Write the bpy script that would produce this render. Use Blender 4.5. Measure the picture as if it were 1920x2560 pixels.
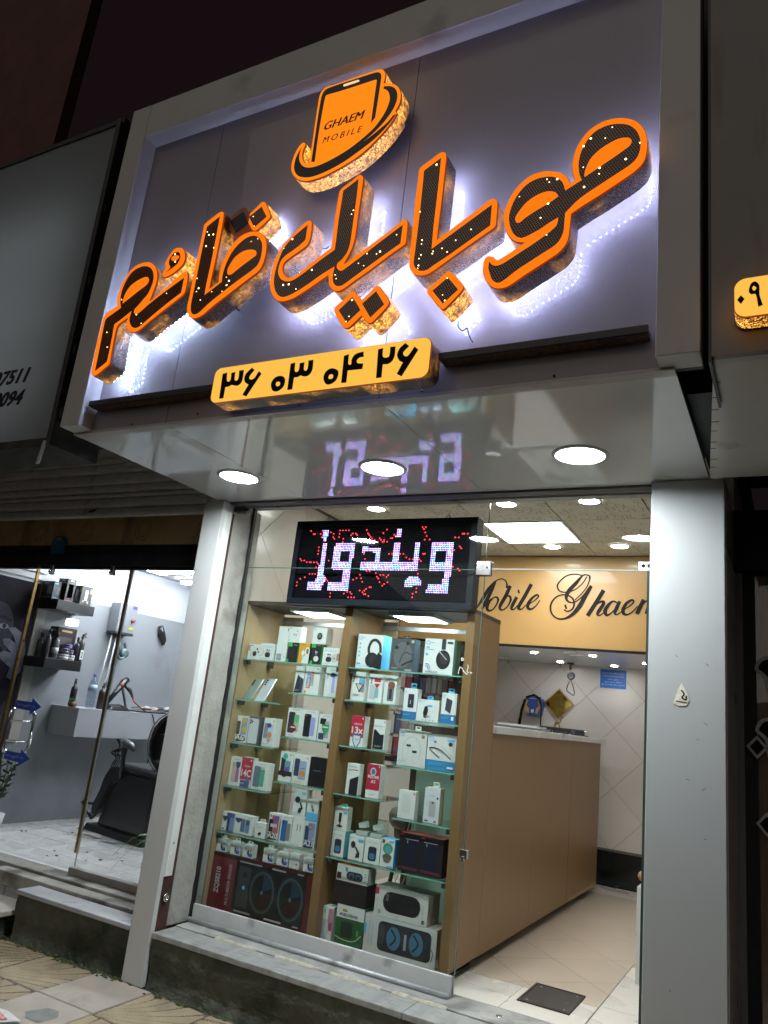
import bpy, math, random
from mathutils import Vector, Matrix
from mathutils.geometry import tessellate_polygon
random.seed(7)
# measured positions, metres: X along the shop fronts, Y into the shop, Z up
CAM_F = 1892.05
CAM_M = [[0.880804, 0.026667, 0.47273, 0.0], [0.460697, -0.278707, -0.842663, 0.0], [0.109282, 0.960006, -0.257772, 1.5], [0.0, 0.0, 0.0, 1.0]]
SEAM1, SEAM2 = -2.486, -1.382
RAILY, RAILZ0, RAILZ1 = 2.262, 2.765, 2.793
PLATE = (-2.124, -1.118, 2.668, 2.830)
RAIL = (-2.949, -2.126, -1.116, -0.384)
LEDB = (-2.738, -1.525, 2.094, 2.615)
WT = 0.53
VINYL = [[(-1.5494, 1.7493), (-1.5434, 1.7795), (-1.5352, 1.7841), (-1.5159, 1.7616), (-1.4976, 1.7491)], [(-1.502, 1.8003), (-1.4967, 1.7887), (-1.5014, 1.7686), (-1.494, 1.7573)], [(-1.5392, 1.8297), (-1.5331, 1.8341), (-1.5279, 1.8245), (-1.5362, 1.8199), (-1.5392, 1.8289)], [(-1.486, 1.7638), (-1.477, 1.7585), (-1.4735, 1.7627)]]
NUM1 = (-3.516, 0, 2.977); NUM2 = (-3.519, 0, 2.849)
NB = (-0.129, 2.717, 2.846)
STK = [(-0.1611, 1.5459, 'd', 'white edged black diamond sticker beside the pillar, upper one'), (-0.1391, 1.5888, 'b', 'white edged round black sticker cut by the picture edge, lower one'), (-0.1375, 1.8672, 'b', 'white edged round black sticker cut by the picture edge, upper one'), (-0.1265, 1.2197, 'd', 'white edged black diamond sticker low on the neighbour glass')]
BAN = (-0.145, 2.429)
BOX = {'eb1': (-3.072, -2.98, 1.749, 1.845), 'sc1': (-2.98, -2.866, 1.749, 1.855), 'tallw': (-2.855, -2.775, 1.749, 1.967), 'blk1': (-2.769, -2.691, 1.749, 1.871), 'o2top1': (-2.776, -2.686, 1.872, 1.969), 'yel': (-2.686, -2.606, 1.749, 1.873), 'blk2': (-2.595, -2.52, 1.749, 1.871), 'o2top2': (-2.598, -2.497, 1.872, 1.97), 'sc2': (-2.509, -2.392, 1.749, 1.855), 'ph1': (-3.052, -2.976, 1.508, 1.635), 'ph2': (-2.954, -2.878, 1.505, 1.645), 'n10a': (-2.686, -2.621, 1.57, 1.734), 'n10b': (-2.616, -2.508, 1.57, 1.736), 'n10c': (-2.467, -2.373, 1.57, 1.74), 'a6': (-3.072, -2.986, 1.241, 1.4), 'silv': (-2.98, -2.894, 1.241, 1.405), 'xm': (-2.866, -2.784, 1.241, 1.407), 'pr1': (-2.7, -2.592, 1.315, 1.483), 'pr2': (-2.592, -2.482, 1.315, 1.481), 'pr3': (-2.477, -2.384, 1.315, 1.468), 'pk': (-3.073, -2.988, 0.989, 1.155), 'r14': (-2.988, -2.904, 0.989, 1.162), 'gr': (-2.9, -2.785, 0.989, 1.145), 'ms': (-2.711, -2.617, 1.061, 1.228), 'or': (-2.614, -2.5, 1.061, 1.223), 'bk': (-2.497, -2.376, 1.061, 1.223), 'bl1': (-3.072, -2.979, 0.731, 0.837), 'bl2': (-2.975, -2.842, 0.731, 0.837), 'sm': (-2.822, -2.746, 0.731, 0.814), 'a20': (-2.732, -2.655, 0.731, 0.88), 'blp': (-2.647, -2.567, 0.731, 0.879), 'e11': (-2.564, -2.482, 0.731, 0.892), 'a21': (-2.48, -2.404, 0.731, 0.876), 'hold1': (-2.58, -2.492, 0.893, 1.034), 'car': (-2.482, -2.403, 0.877, 0.993), 'sb0': (-3.072, -3.0, 0.617, 0.689), 'sb1': (-2.969, -2.895, 0.617, 0.688), 'sb2': (-2.875, -2.801, 0.617, 0.687), 'sb3': (-2.728, -2.654, 0.617, 0.69), 'sb4': (-2.63, -2.555, 0.617, 0.689), 'sb5': (-2.544, -2.478, 0.617, 0.694), 'sb6': (-2.449, -2.383, 0.617, 0.689), 'hp1': (-2.275, -2.104, 1.749, 1.948), 'nb0': (-2.046, -1.898, 1.749, 1.935), 'hp2': (-1.838, -1.658, 1.749, 1.945), 'tri': (-2.286, -2.193, 1.564, 1.728), 'shl': (-2.17, -2.079, 1.564, 1.723), 'a17': (-2.069, -1.989, 1.564, 1.722), 'pb1': (-1.938, -1.852, 1.492, 1.661), 'ear': (-1.85, -1.718, 1.492, 1.609), 'pb2': (-1.706, -1.615, 1.492, 1.655), 'x13': (-2.253, -2.168, 1.311, 1.481), 'n14': (-2.108, -2.031, 1.311, 1.474), 'nb1': (-1.943, -1.771, 1.247, 1.438), 'nb2': (-1.767, -1.598, 1.247, 1.432), 'a07': (-2.246, -2.167, 1.054, 1.219), 'ra5': (-2.117, -2.033, 1.054, 1.231), 'pw1': (-1.908, -1.807, 0.981, 1.123), 'pw2': (-1.756, -1.666, 0.981, 1.157), 'sp1': (-2.294, -2.211, 0.725, 0.857), 'ho2': (-2.294, -2.209, 0.858, 0.981), 'ho3': (-2.182, -2.089, 0.725, 0.851), 'sp2': (-2.083, -1.987, 0.725, 0.852), 'clr': (-1.984, -1.903, 0.725, 0.865), 'vic': (-1.877, -1.623, 0.725, 0.913), 'ac1': (-2.162, -2.078, 0.852, 0.934), 'ac2': (-2.073, -1.987, 0.853, 0.944), 'pnk': (-2.295, -2.23, 0.305, 0.469), 'grn': (-2.209, -2.039, 0.305, 0.498), 'drk': (-2.245, -2.042, 0.499, 0.611), 'org': (-2.238, -2.042, 0.612, 0.694), 'spk2': (-2.034, -1.618, 0.305, 0.487), 'spk1': (-1.989, -1.68, 0.488, 0.631)}
LET = {'mw':{'o':[(-0.928,3.074),(-0.922,3.087),(-0.909,3.091),(-0.893,3.085),(-0.881,3.072),(-0.872,3.068),(-0.829,3.09),(-0.784,3.114,1),(-0.814,3.125),(-0.837,3.147),(-0.855,3.18),(-0.865,3.217),(-0.867,3.247),(-0.862,3.276),(-0.851,3.308),(-0.833,3.341),(-0.808,3.367),(-0.779,3.387),(-0.748,3.393),(-0.718,3.391),(-0.688,3.38),(-0.664,3.367),(-0.644,3.344),(-0.631,3.316,1),(-0.618,3.325,1),(-0.625,3.346),(-0.63,3.382),(-0.627,3.421),(-0.618,3.457),(-0.6,3.49),(-0.577,3.517),(-0.545,3.534),(-0.512,3.54),(-0.48,3.537),(-0.448,3.525),(-0.424,3.508),(-0.404,3.484),(-0.388,3.45),(-0.381,3.414),(-0.381,3.376),(-0.386,3.344),(-0.397,3.322),(-0.416,3.304),(-0.438,3.289),(-0.484,3.264),(-0.534,3.237),(-0.581,3.214),(-0.622,3.191,1),(-0.623,3.159),(-0.625,3.121),(-0.628,3.094),(-0.639,3.069),(-0.658,3.048),(-0.686,3.031),(-0.726,3.009),(-0.767,2.987),(-0.799,2.968),(-0.824,2.954),(-0.845,2.949),(-0.872,2.952),(-0.895,2.967),(-0.915,2.995),(-0.927,3.026),(-0.929,3.055)],'b':[[[(-0.904,3.065,1),(-0.894,3.051),(-0.881,3.043),(-0.863,3.043),(-0.84,3.052),(-0.794,3.077),(-0.752,3.099),(-0.712,3.123),(-0.684,3.142),(-0.67,3.158),(-0.666,3.186,1),(-0.694,3.173),(-0.73,3.153),(-0.763,3.14),(-0.785,3.134),(-0.798,3.136),(-0.816,3.149),(-0.831,3.174),(-0.841,3.206),(-0.844,3.236),(-0.839,3.265),(-0.828,3.297),(-0.81,3.327),(-0.785,3.351),(-0.755,3.363),(-0.725,3.364),(-0.695,3.357),(-0.673,3.342),(-0.657,3.321),(-0.647,3.288,1),(-0.592,3.315,1),(-0.601,3.339),(-0.606,3.375),(-0.604,3.409),(-0.596,3.441),(-0.581,3.471),(-0.56,3.497),(-0.532,3.51),(-0.503,3.513),(-0.471,3.506),(-0.443,3.492),(-0.423,3.47),(-0.409,3.442),(-0.403,3.411),(-0.404,3.378),(-0.413,3.352),(-0.428,3.335),(-0.451,3.321),(-0.516,3.287),(-0.594,3.244),(-0.643,3.198,1),(-0.644,3.164),(-0.645,3.131),(-0.651,3.107),(-0.662,3.088),(-0.68,3.073),(-0.708,3.059),(-0.749,3.037),(-0.79,3.015),(-0.818,2.997),(-0.839,2.982),(-0.856,2.973),(-0.871,2.974),(-0.888,2.989),(-0.899,3.016),(-0.906,3.041)],[(-0.583,3.324,1),(-0.584,3.339),(-0.579,3.362),(-0.566,3.392),(-0.544,3.415),(-0.517,3.432),(-0.485,3.444),(-0.462,3.446),(-0.442,3.44),(-0.432,3.427),(-0.435,3.411),(-0.449,3.399),(-0.499,3.37)],[(-0.818,3.208),(-0.82,3.221),(-0.815,3.234),(-0.801,3.255),(-0.781,3.277),(-0.751,3.294),(-0.722,3.301),(-0.7,3.299),(-0.681,3.289),(-0.67,3.271,1),(-0.702,3.252),(-0.743,3.234),(-0.781,3.214),(-0.802,3.199),(-0.813,3.2)]]]},'ba':{'o':[(-1.231,3.537),(-1.228,3.545),(-1.222,3.553),(-1.183,3.574),(-1.15,3.593),(-1.133,3.595),(-1.12,3.585),(-1.115,3.567),(-1.115,3.511),(-1.115,3.43),(-1.116,3.346),(-1.118,3.263),(-1.118,3.205,1),(-1.068,3.236),(-1.006,3.274),(-0.924,3.326),(-0.912,3.328),(-0.9,3.322),(-0.892,3.31),(-0.89,3.285),(-0.89,3.236),(-0.89,3.213),(-0.899,3.199),(-0.935,3.179),(-1.026,3.127),(-1.103,3.081),(-1.131,3.066),(-1.151,3.06),(-1.174,3.062),(-1.196,3.07),(-1.213,3.09),(-1.225,3.113),(-1.228,3.139),(-1.229,3.182),(-1.23,3.283),(-1.232,3.401),(-1.231,3.476)],'b':[[[(-1.205,3.527,1),(-1.137,3.566,1),(-1.136,3.461),(-1.137,3.351),(-1.138,3.261),(-1.136,3.166,1),(-1.097,3.19),(-1.004,3.245),(-0.912,3.3,1),(-0.912,3.213,1),(-0.966,3.181),(-1.058,3.127),(-1.121,3.094),(-1.143,3.081),(-1.159,3.079),(-1.177,3.083),(-1.193,3.096),(-1.204,3.116),(-1.205,3.141),(-1.204,3.205),(-1.203,3.295),(-1.203,3.394),(-1.204,3.469)]]]},'dot1':{'o':[(-1.139,2.992),(-1.137,3.004),(-1.101,3.031),(-1.071,3.056),(-1.059,3.06),(-1.046,3.054),(-1.023,3.026),(-0.999,2.995),(-0.994,2.982),(-0.997,2.971),(-1.01,2.955),(-1.051,2.914),(-1.064,2.905),(-1.074,2.908),(-1.091,2.928),(-1.121,2.962),(-1.135,2.981)],'b':[[[(-1.115,2.988,1),(-1.058,3.032,1),(-1.013,2.974,1),(-1.068,2.927,1)]]]},'yl':{'o':[(-1.594,3.453),(-1.592,3.53),(-1.587,3.545),(-1.575,3.556),(-1.541,3.574),(-1.511,3.593),(-1.498,3.595),(-1.486,3.585),(-1.48,3.569),(-1.479,3.505),(-1.48,3.415),(-1.48,3.33),(-1.482,3.278),(-1.49,3.241),(-1.503,3.213),(-1.517,3.184,1),(-1.448,3.223),(-1.368,3.269),(-1.309,3.305),(-1.279,3.326),(-1.262,3.327),(-1.253,3.317),(-1.249,3.293),(-1.248,3.242),(-1.248,3.221),(-1.257,3.209),(-1.315,3.177),(-1.393,3.13),(-1.452,3.098),(-1.484,3.079),(-1.504,3.068),(-1.526,3.063),(-1.549,3.071),(-1.567,3.088),(-1.579,3.112),(-1.582,3.13),(-1.586,3.145,1),(-1.654,3.109),(-1.706,3.084),(-1.741,3.07),(-1.778,3.065),(-1.807,3.069),(-1.835,3.087),(-1.857,3.116),(-1.87,3.145),(-1.877,3.187),(-1.876,3.233),(-1.869,3.277),(-1.855,3.311),(-1.837,3.344),(-1.807,3.372),(-1.773,3.404),(-1.743,3.427),(-1.723,3.433),(-1.71,3.428),(-1.702,3.41),(-1.699,3.359),(-1.703,3.328),(-1.714,3.308),(-1.749,3.288),(-1.794,3.266),(-1.813,3.252),(-1.819,3.23),(-1.812,3.206),(-1.797,3.187),(-1.778,3.176),(-1.759,3.177),(-1.733,3.188),(-1.694,3.214),(-1.631,3.251),(-1.592,3.274,1),(-1.593,3.303),(-1.594,3.375)],'b':[[[(-1.569,3.534,1),(-1.502,3.572,1),(-1.499,3.488),(-1.499,3.388),(-1.499,3.291),(-1.501,3.261),(-1.508,3.232),(-1.525,3.207),(-1.545,3.192,1),(-1.548,3.179),(-1.54,3.162),(-1.523,3.153),(-1.509,3.158),(-1.444,3.196),(-1.365,3.245),(-1.27,3.302,1),(-1.271,3.22,1),(-1.336,3.184),(-1.415,3.139),(-1.475,3.104),(-1.499,3.09),(-1.52,3.084),(-1.539,3.09),(-1.552,3.104),(-1.559,3.125),(-1.56,3.151),(-1.558,3.179,1),(-1.616,3.154),(-1.679,3.12),(-1.731,3.097),(-1.763,3.087),(-1.791,3.085),(-1.815,3.097),(-1.834,3.12),(-1.847,3.15),(-1.853,3.183),(-1.852,3.223),(-1.846,3.259),(-1.838,3.294),(-1.828,3.321),(-1.808,3.347),(-1.778,3.373),(-1.722,3.41,1),(-1.722,3.339,1),(-1.745,3.319),(-1.78,3.299),(-1.813,3.282),(-1.832,3.26),(-1.838,3.23),(-1.836,3.206),(-1.825,3.184),(-1.808,3.167),(-1.784,3.156),(-1.76,3.155),(-1.733,3.164),(-1.69,3.188),(-1.627,3.226),(-1.569,3.257,1),(-1.569,3.298),(-1.571,3.388),(-1.57,3.46)]]]},'dot2':{'o':[(-1.535,2.983),(-1.531,2.997),(-1.498,3.024),(-1.471,3.048),(-1.459,3.052),(-1.445,3.044),(-1.413,3.007,1),(-1.373,3.045),(-1.356,3.057),(-1.34,3.05),(-1.316,3.018),(-1.293,2.984),(-1.29,2.969),(-1.3,2.952),(-1.35,2.902),(-1.364,2.898),(-1.378,2.905),(-1.405,2.936,1),(-1.45,2.897),(-1.464,2.893),(-1.478,2.899),(-1.502,2.929),(-1.529,2.969)],'b':[[[(-1.51,2.977,1),(-1.454,3.025,1),(-1.41,2.961,1),(-1.465,2.914,1)]],[[(-1.407,2.987,1),(-1.352,3.031,1),(-1.309,2.967,1),(-1.363,2.921,1)]]]},'qa':{'o':[(-2.315,3.535),(-2.315,3.552),(-2.302,3.564),(-2.268,3.583),(-2.238,3.598),(-2.222,3.601),(-2.209,3.595),(-2.203,3.58),(-2.2,3.526),(-2.2,3.441),(-2.201,3.349),(-2.205,3.27),(-2.205,3.205,1),(-2.183,3.217),(-2.161,3.23,1),(-2.165,3.255),(-2.166,3.287),(-2.159,3.326),(-2.147,3.363),(-2.129,3.396),(-2.107,3.423),(-2.075,3.443),(-2.041,3.451),(-2.005,3.447),(-1.975,3.435),(-1.948,3.412),(-1.931,3.384),(-1.923,3.35),(-1.921,3.311),(-1.926,3.274),(-1.936,3.248),(-1.952,3.232),(-1.98,3.217),(-2.06,3.171),(-2.148,3.121),(-2.19,3.093),(-2.215,3.076),(-2.238,3.068),(-2.262,3.066),(-2.285,3.074),(-2.303,3.091),(-2.316,3.115),(-2.32,3.144),(-2.319,3.194),(-2.32,3.282),(-2.318,3.366),(-2.316,3.452)],'b':[[[(-2.29,3.535,1),(-2.223,3.574,1),(-2.222,3.505),(-2.222,3.409),(-2.223,3.317),(-2.226,3.234),(-2.225,3.174,1),(-2.185,3.196),(-2.138,3.223,1),(-2.141,3.247),(-2.139,3.279),(-2.132,3.313),(-2.117,3.353),(-2.095,3.384),(-2.068,3.407),(-2.039,3.421),(-2.008,3.423),(-1.983,3.413),(-1.964,3.395),(-1.949,3.37),(-1.944,3.341),(-1.943,3.305),(-1.949,3.278),(-1.961,3.26),(-1.995,3.239),(-2.066,3.202),(-2.154,3.15),(-2.197,3.122),(-2.221,3.102),(-2.242,3.088),(-2.262,3.085),(-2.279,3.094),(-2.29,3.114),(-2.295,3.147),(-2.294,3.204),(-2.293,3.295),(-2.293,3.387),(-2.292,3.476)],[(-2.116,3.263),(-2.118,3.278),(-2.11,3.301),(-2.092,3.33),(-2.064,3.349),(-2.034,3.356),(-2.002,3.353),(-1.981,3.344),(-1.971,3.33),(-1.972,3.317,1),(-2.025,3.289),(-2.063,3.267),(-2.084,3.253),(-2.099,3.249),(-2.111,3.253)]]]},'dot3':{'o':[(-2.091,3.584,1),(-2.058,3.61),(-2.034,3.63),(-2.02,3.631),(-2.005,3.617),(-1.973,3.559),(-1.966,3.542),(-1.971,3.529),(-2.016,3.492),(-2.034,3.483),(-2.05,3.485),(-2.062,3.495),(-2.09,3.537,1)],'b':[[[(-2.088,3.565,1),(-2.025,3.603,1),(-1.986,3.54,1),(-2.047,3.501,1)]]]},'dot4':{'o':[(-2.223,3.567),(-2.22,3.578),(-2.181,3.61),(-2.144,3.631),(-2.127,3.63),(-2.112,3.616),(-2.091,3.584,1),(-2.09,3.537,1),(-2.078,3.514),(-2.131,3.485),(-2.151,3.484),(-2.172,3.495),(-2.207,3.546)],'b':[[[(-2.198,3.571,1),(-2.13,3.605,1),(-2.09,3.537,1),(-2.153,3.5,1)]]]},'em':{'o':[(-2.849,2.879),(-2.854,2.915),(-2.858,3.005),(-2.857,3.082),(-2.854,3.141),(-2.852,3.173),(-2.833,3.198),(-2.796,3.212),(-2.776,3.219,1),(-2.785,3.249),(-2.785,3.287),(-2.778,3.332),(-2.76,3.371),(-2.734,3.403),(-2.7,3.424),(-2.656,3.429),(-2.621,3.424),(-2.589,3.406),(-2.563,3.378),(-2.547,3.342),(-2.542,3.305),(-2.546,3.27),(-2.554,3.235),(-2.56,3.205,1),(-2.518,3.233),(-2.449,3.278),(-2.405,3.31),(-2.382,3.323),(-2.366,3.322),(-2.354,3.308),(-2.348,3.276),(-2.347,3.228),(-2.354,3.203),(-2.385,3.182),(-2.467,3.135),(-2.536,3.094),(-2.582,3.064),(-2.607,3.055),(-2.629,3.055),(-2.654,3.066),(-2.674,3.087),(-2.684,3.109),(-2.683,3.139,1),(-2.736,3.111),(-2.743,3.074),(-2.741,3.006),(-2.736,2.93),(-2.738,2.909),(-2.767,2.89),(-2.81,2.863),(-2.833,2.863)],'b':[[[(-2.822,2.884,1),(-2.825,2.982),(-2.829,3.073),(-2.831,3.142),(-2.822,3.161),(-2.797,3.173),(-2.74,3.201,1),(-2.751,3.225),(-2.759,3.254),(-2.761,3.291),(-2.752,3.332),(-2.734,3.37),(-2.709,3.393),(-2.677,3.403),(-2.644,3.404),(-2.607,3.391),(-2.582,3.368),(-2.567,3.337),(-2.563,3.305),(-2.569,3.274),(-2.58,3.244),(-2.602,3.221),(-2.623,3.198),(-2.646,3.177,1),(-2.646,3.163),(-2.637,3.151),(-2.624,3.148),(-2.602,3.158),(-2.56,3.187),(-2.49,3.227),(-2.369,3.289,1),(-2.369,3.212,1),(-2.426,3.181),(-2.495,3.14),(-2.554,3.101),(-2.587,3.08),(-2.613,3.075),(-2.637,3.084),(-2.656,3.105),(-2.667,3.133),(-2.663,3.171,1),(-2.714,3.141),(-2.761,3.117,1),(-2.756,3.04),(-2.754,2.964),(-2.754,2.924,1)],[(-2.736,3.222,1),(-2.738,3.241),(-2.733,3.272),(-2.713,3.306),(-2.68,3.327),(-2.638,3.34),(-2.61,3.339),(-2.595,3.327),(-2.592,3.31),(-2.604,3.294),(-2.643,3.274),(-2.692,3.246)]]]},'hamza':{'o':[(-2.512,3.326),(-2.517,3.345),(-2.506,3.366),(-2.513,3.386),(-2.512,3.404),(-2.501,3.425),(-2.486,3.449),(-2.468,3.463),(-2.441,3.463),(-2.417,3.452),(-2.398,3.425),(-2.39,3.396),(-2.393,3.37),(-2.409,3.351),(-2.441,3.33),(-2.475,3.317),(-2.493,3.316),(-2.505,3.319)],'b':[[[(-2.493,3.339,1),(-2.47,3.361),(-2.482,3.379),(-2.487,3.399),(-2.481,3.418),(-2.466,3.435),(-2.443,3.437),(-2.427,3.425),(-2.418,3.405),(-2.421,3.389),(-2.43,3.371),(-2.453,3.357),(-2.479,3.345)],[(-2.476,3.41),(-2.465,3.421),(-2.447,3.42),(-2.426,3.411),(-2.431,3.398),(-2.445,3.391),(-2.464,3.394)]]]},'logo':{'o':[(-1.899,3.772),(-1.9,3.804),(-1.892,3.843),(-1.877,3.875),(-1.859,3.892),(-1.845,3.891),(-1.837,3.876),(-1.844,3.855),(-1.846,3.829),(-1.839,3.802),(-1.824,3.777),(-1.807,3.764,1),(-1.804,3.834),(-1.806,3.977),(-1.807,4.099),(-1.805,4.132),(-1.796,4.152),(-1.776,4.166),(-1.698,4.164),(-1.61,4.165),(-1.523,4.165),(-1.502,4.164),(-1.483,4.153),(-1.47,4.132),(-1.467,4.108),(-1.47,4.077,1),(-1.444,4.07),(-1.417,4.053),(-1.393,4.027),(-1.38,3.996),(-1.376,3.963),(-1.381,3.934),(-1.394,3.907,1),(-1.385,3.894,1),(-1.406,3.856),(-1.43,3.825),(-1.463,3.792),(-1.504,3.757),(-1.55,3.727),(-1.598,3.707),(-1.655,3.689),(-1.714,3.675),(-1.766,3.672),(-1.803,3.675),(-1.837,3.689),(-1.868,3.713),(-1.889,3.742)],'b':[[[(-1.789,3.769,1),(-1.79,3.88),(-1.792,4.033),(-1.79,4.112),(-1.784,4.134),(-1.768,4.15),(-1.696,4.152),(-1.608,4.15),(-1.525,4.148),(-1.503,4.142),(-1.491,4.13),(-1.486,4.11),(-1.486,4.042),(-1.488,3.953),(-1.489,3.903,1),(-1.507,3.88,1),(-1.507,3.96),(-1.507,4.041),(-1.507,4.1),(-1.513,4.107),(-1.58,4.108),(-1.69,4.11),(-1.761,4.114),(-1.768,4.105),(-1.771,4.049),(-1.773,3.911),(-1.77,3.763,1)]],[[(-1.85,3.869,1),(-1.869,3.84),(-1.879,3.807),(-1.88,3.771),(-1.87,3.741),(-1.848,3.714),(-1.81,3.695),(-1.76,3.688),(-1.691,3.697),(-1.616,3.719),(-1.553,3.749),(-1.491,3.783),(-1.446,3.817),(-1.41,3.855),(-1.389,3.887,1),(-1.401,3.887,1),(-1.426,3.858),(-1.479,3.823),(-1.526,3.796),(-1.561,3.776,1),(-1.533,3.792),(-1.495,3.818),(-1.458,3.849),(-1.429,3.881),(-1.408,3.913),(-1.396,3.944),(-1.393,3.974),(-1.398,4.002),(-1.412,4.027),(-1.435,4.045),(-1.467,4.056,1),(-1.468,4.045,1),(-1.444,4.023),(-1.431,3.991),(-1.43,3.96),(-1.442,3.92),(-1.462,3.883),(-1.491,3.848),(-1.536,3.815),(-1.591,3.783),(-1.648,3.761),(-1.707,3.745),(-1.759,3.738),(-1.8,3.743),(-1.83,3.759),(-1.85,3.785),(-1.86,3.815),(-1.858,3.846)]]]},'slot':[(-1.678,4.134,1),(-1.677,4.14),(-1.604,4.138),(-1.596,4.132),(-1.599,4.126),(-1.673,4.127)],'txtG':[(-1.749,3.921),(-1.533,3.914),(-1.749,3.966)],'txtM':[(-1.747,3.852),(-1.538,3.846),(-1.747,3.885)]}
DIGITS = [[[(-2.077,2.798,1),(-2.053,2.801,1),(-2.048,2.766),(-2.04,2.758),(-2.031,2.76),(-2.028,2.77),(-2.03,2.797,1),(-2.009,2.798,1),(-2.007,2.766),(-2.001,2.758),(-1.991,2.759),(-1.987,2.769),(-1.99,2.802,1),(-1.965,2.802,1),(-1.964,2.762),(-1.968,2.744),(-1.982,2.734),(-1.998,2.735),(-2.018,2.74),(-2.029,2.735),(-2.049,2.734,1),(-2.049,2.684,1),(-2.072,2.684,1)]],[[(-1.925,2.807,1),(-1.909,2.794,1),(-1.926,2.775),(-1.93,2.765),(-1.927,2.756),(-1.916,2.753),(-1.907,2.756),(-1.9,2.762),(-1.886,2.787,1),(-1.87,2.773,1),(-1.929,2.679,1),(-1.951,2.689,1),(-1.928,2.732,1),(-1.944,2.741),(-1.954,2.754),(-1.956,2.772),(-1.948,2.787)]],[[(-1.813,2.717),(-1.81,2.734),(-1.797,2.748),(-1.779,2.752),(-1.76,2.748),(-1.747,2.735),(-1.745,2.716),(-1.751,2.699),(-1.768,2.687),(-1.786,2.685),(-1.803,2.694)],[(-1.789,2.72),(-1.786,2.726),(-1.777,2.727),(-1.769,2.722),(-1.768,2.712),(-1.775,2.707),(-1.785,2.709)]],[[(-1.731,2.799,1),(-1.709,2.802,1),(-1.706,2.767),(-1.699,2.759),(-1.69,2.761),(-1.686,2.771),(-1.687,2.796,1),(-1.664,2.797,1),(-1.663,2.768),(-1.656,2.759),(-1.648,2.761),(-1.645,2.769),(-1.646,2.802,1),(-1.623,2.802,1),(-1.621,2.764),(-1.627,2.745),(-1.64,2.735),(-1.658,2.735),(-1.674,2.741),(-1.685,2.736),(-1.704,2.736,1),(-1.704,2.685,1),(-1.728,2.685,1)]],[[(-1.563,2.712),(-1.563,2.732),(-1.553,2.747),(-1.536,2.754),(-1.517,2.75),(-1.501,2.739),(-1.498,2.722),(-1.503,2.703),(-1.516,2.691),(-1.535,2.686),(-1.551,2.692)],[(-1.541,2.716),(-1.539,2.726),(-1.531,2.729),(-1.522,2.725),(-1.52,2.715),(-1.526,2.709),(-1.537,2.71)]],[[(-1.484,2.8,1),(-1.462,2.804,1),(-1.46,2.766),(-1.453,2.758),(-1.446,2.762),(-1.447,2.778),(-1.44,2.794),(-1.425,2.803),(-1.398,2.806,1),(-1.395,2.783,1),(-1.412,2.783),(-1.421,2.776),(-1.423,2.769),(-1.417,2.76),(-1.393,2.756,1),(-1.394,2.733,1),(-1.429,2.734),(-1.458,2.735,1),(-1.457,2.685,1),(-1.48,2.686,1)]],[[(-1.336,2.806,1),(-1.315,2.809,1),(-1.313,2.776),(-1.306,2.769),(-1.295,2.767),(-1.286,2.771),(-1.284,2.785),(-1.285,2.809,1),(-1.263,2.808,1),(-1.262,2.772),(-1.269,2.751),(-1.285,2.74),(-1.308,2.741,1),(-1.307,2.688,1),(-1.33,2.688,1)]],[[(-1.224,2.816,1),(-1.206,2.801,1),(-1.225,2.783),(-1.228,2.774),(-1.221,2.763),(-1.211,2.761),(-1.204,2.766),(-1.184,2.796,1),(-1.167,2.781,1),(-1.224,2.682,1),(-1.245,2.695,1),(-1.225,2.738,1),(-1.24,2.747),(-1.251,2.765),(-1.252,2.78),(-1.244,2.799)]]]
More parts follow.
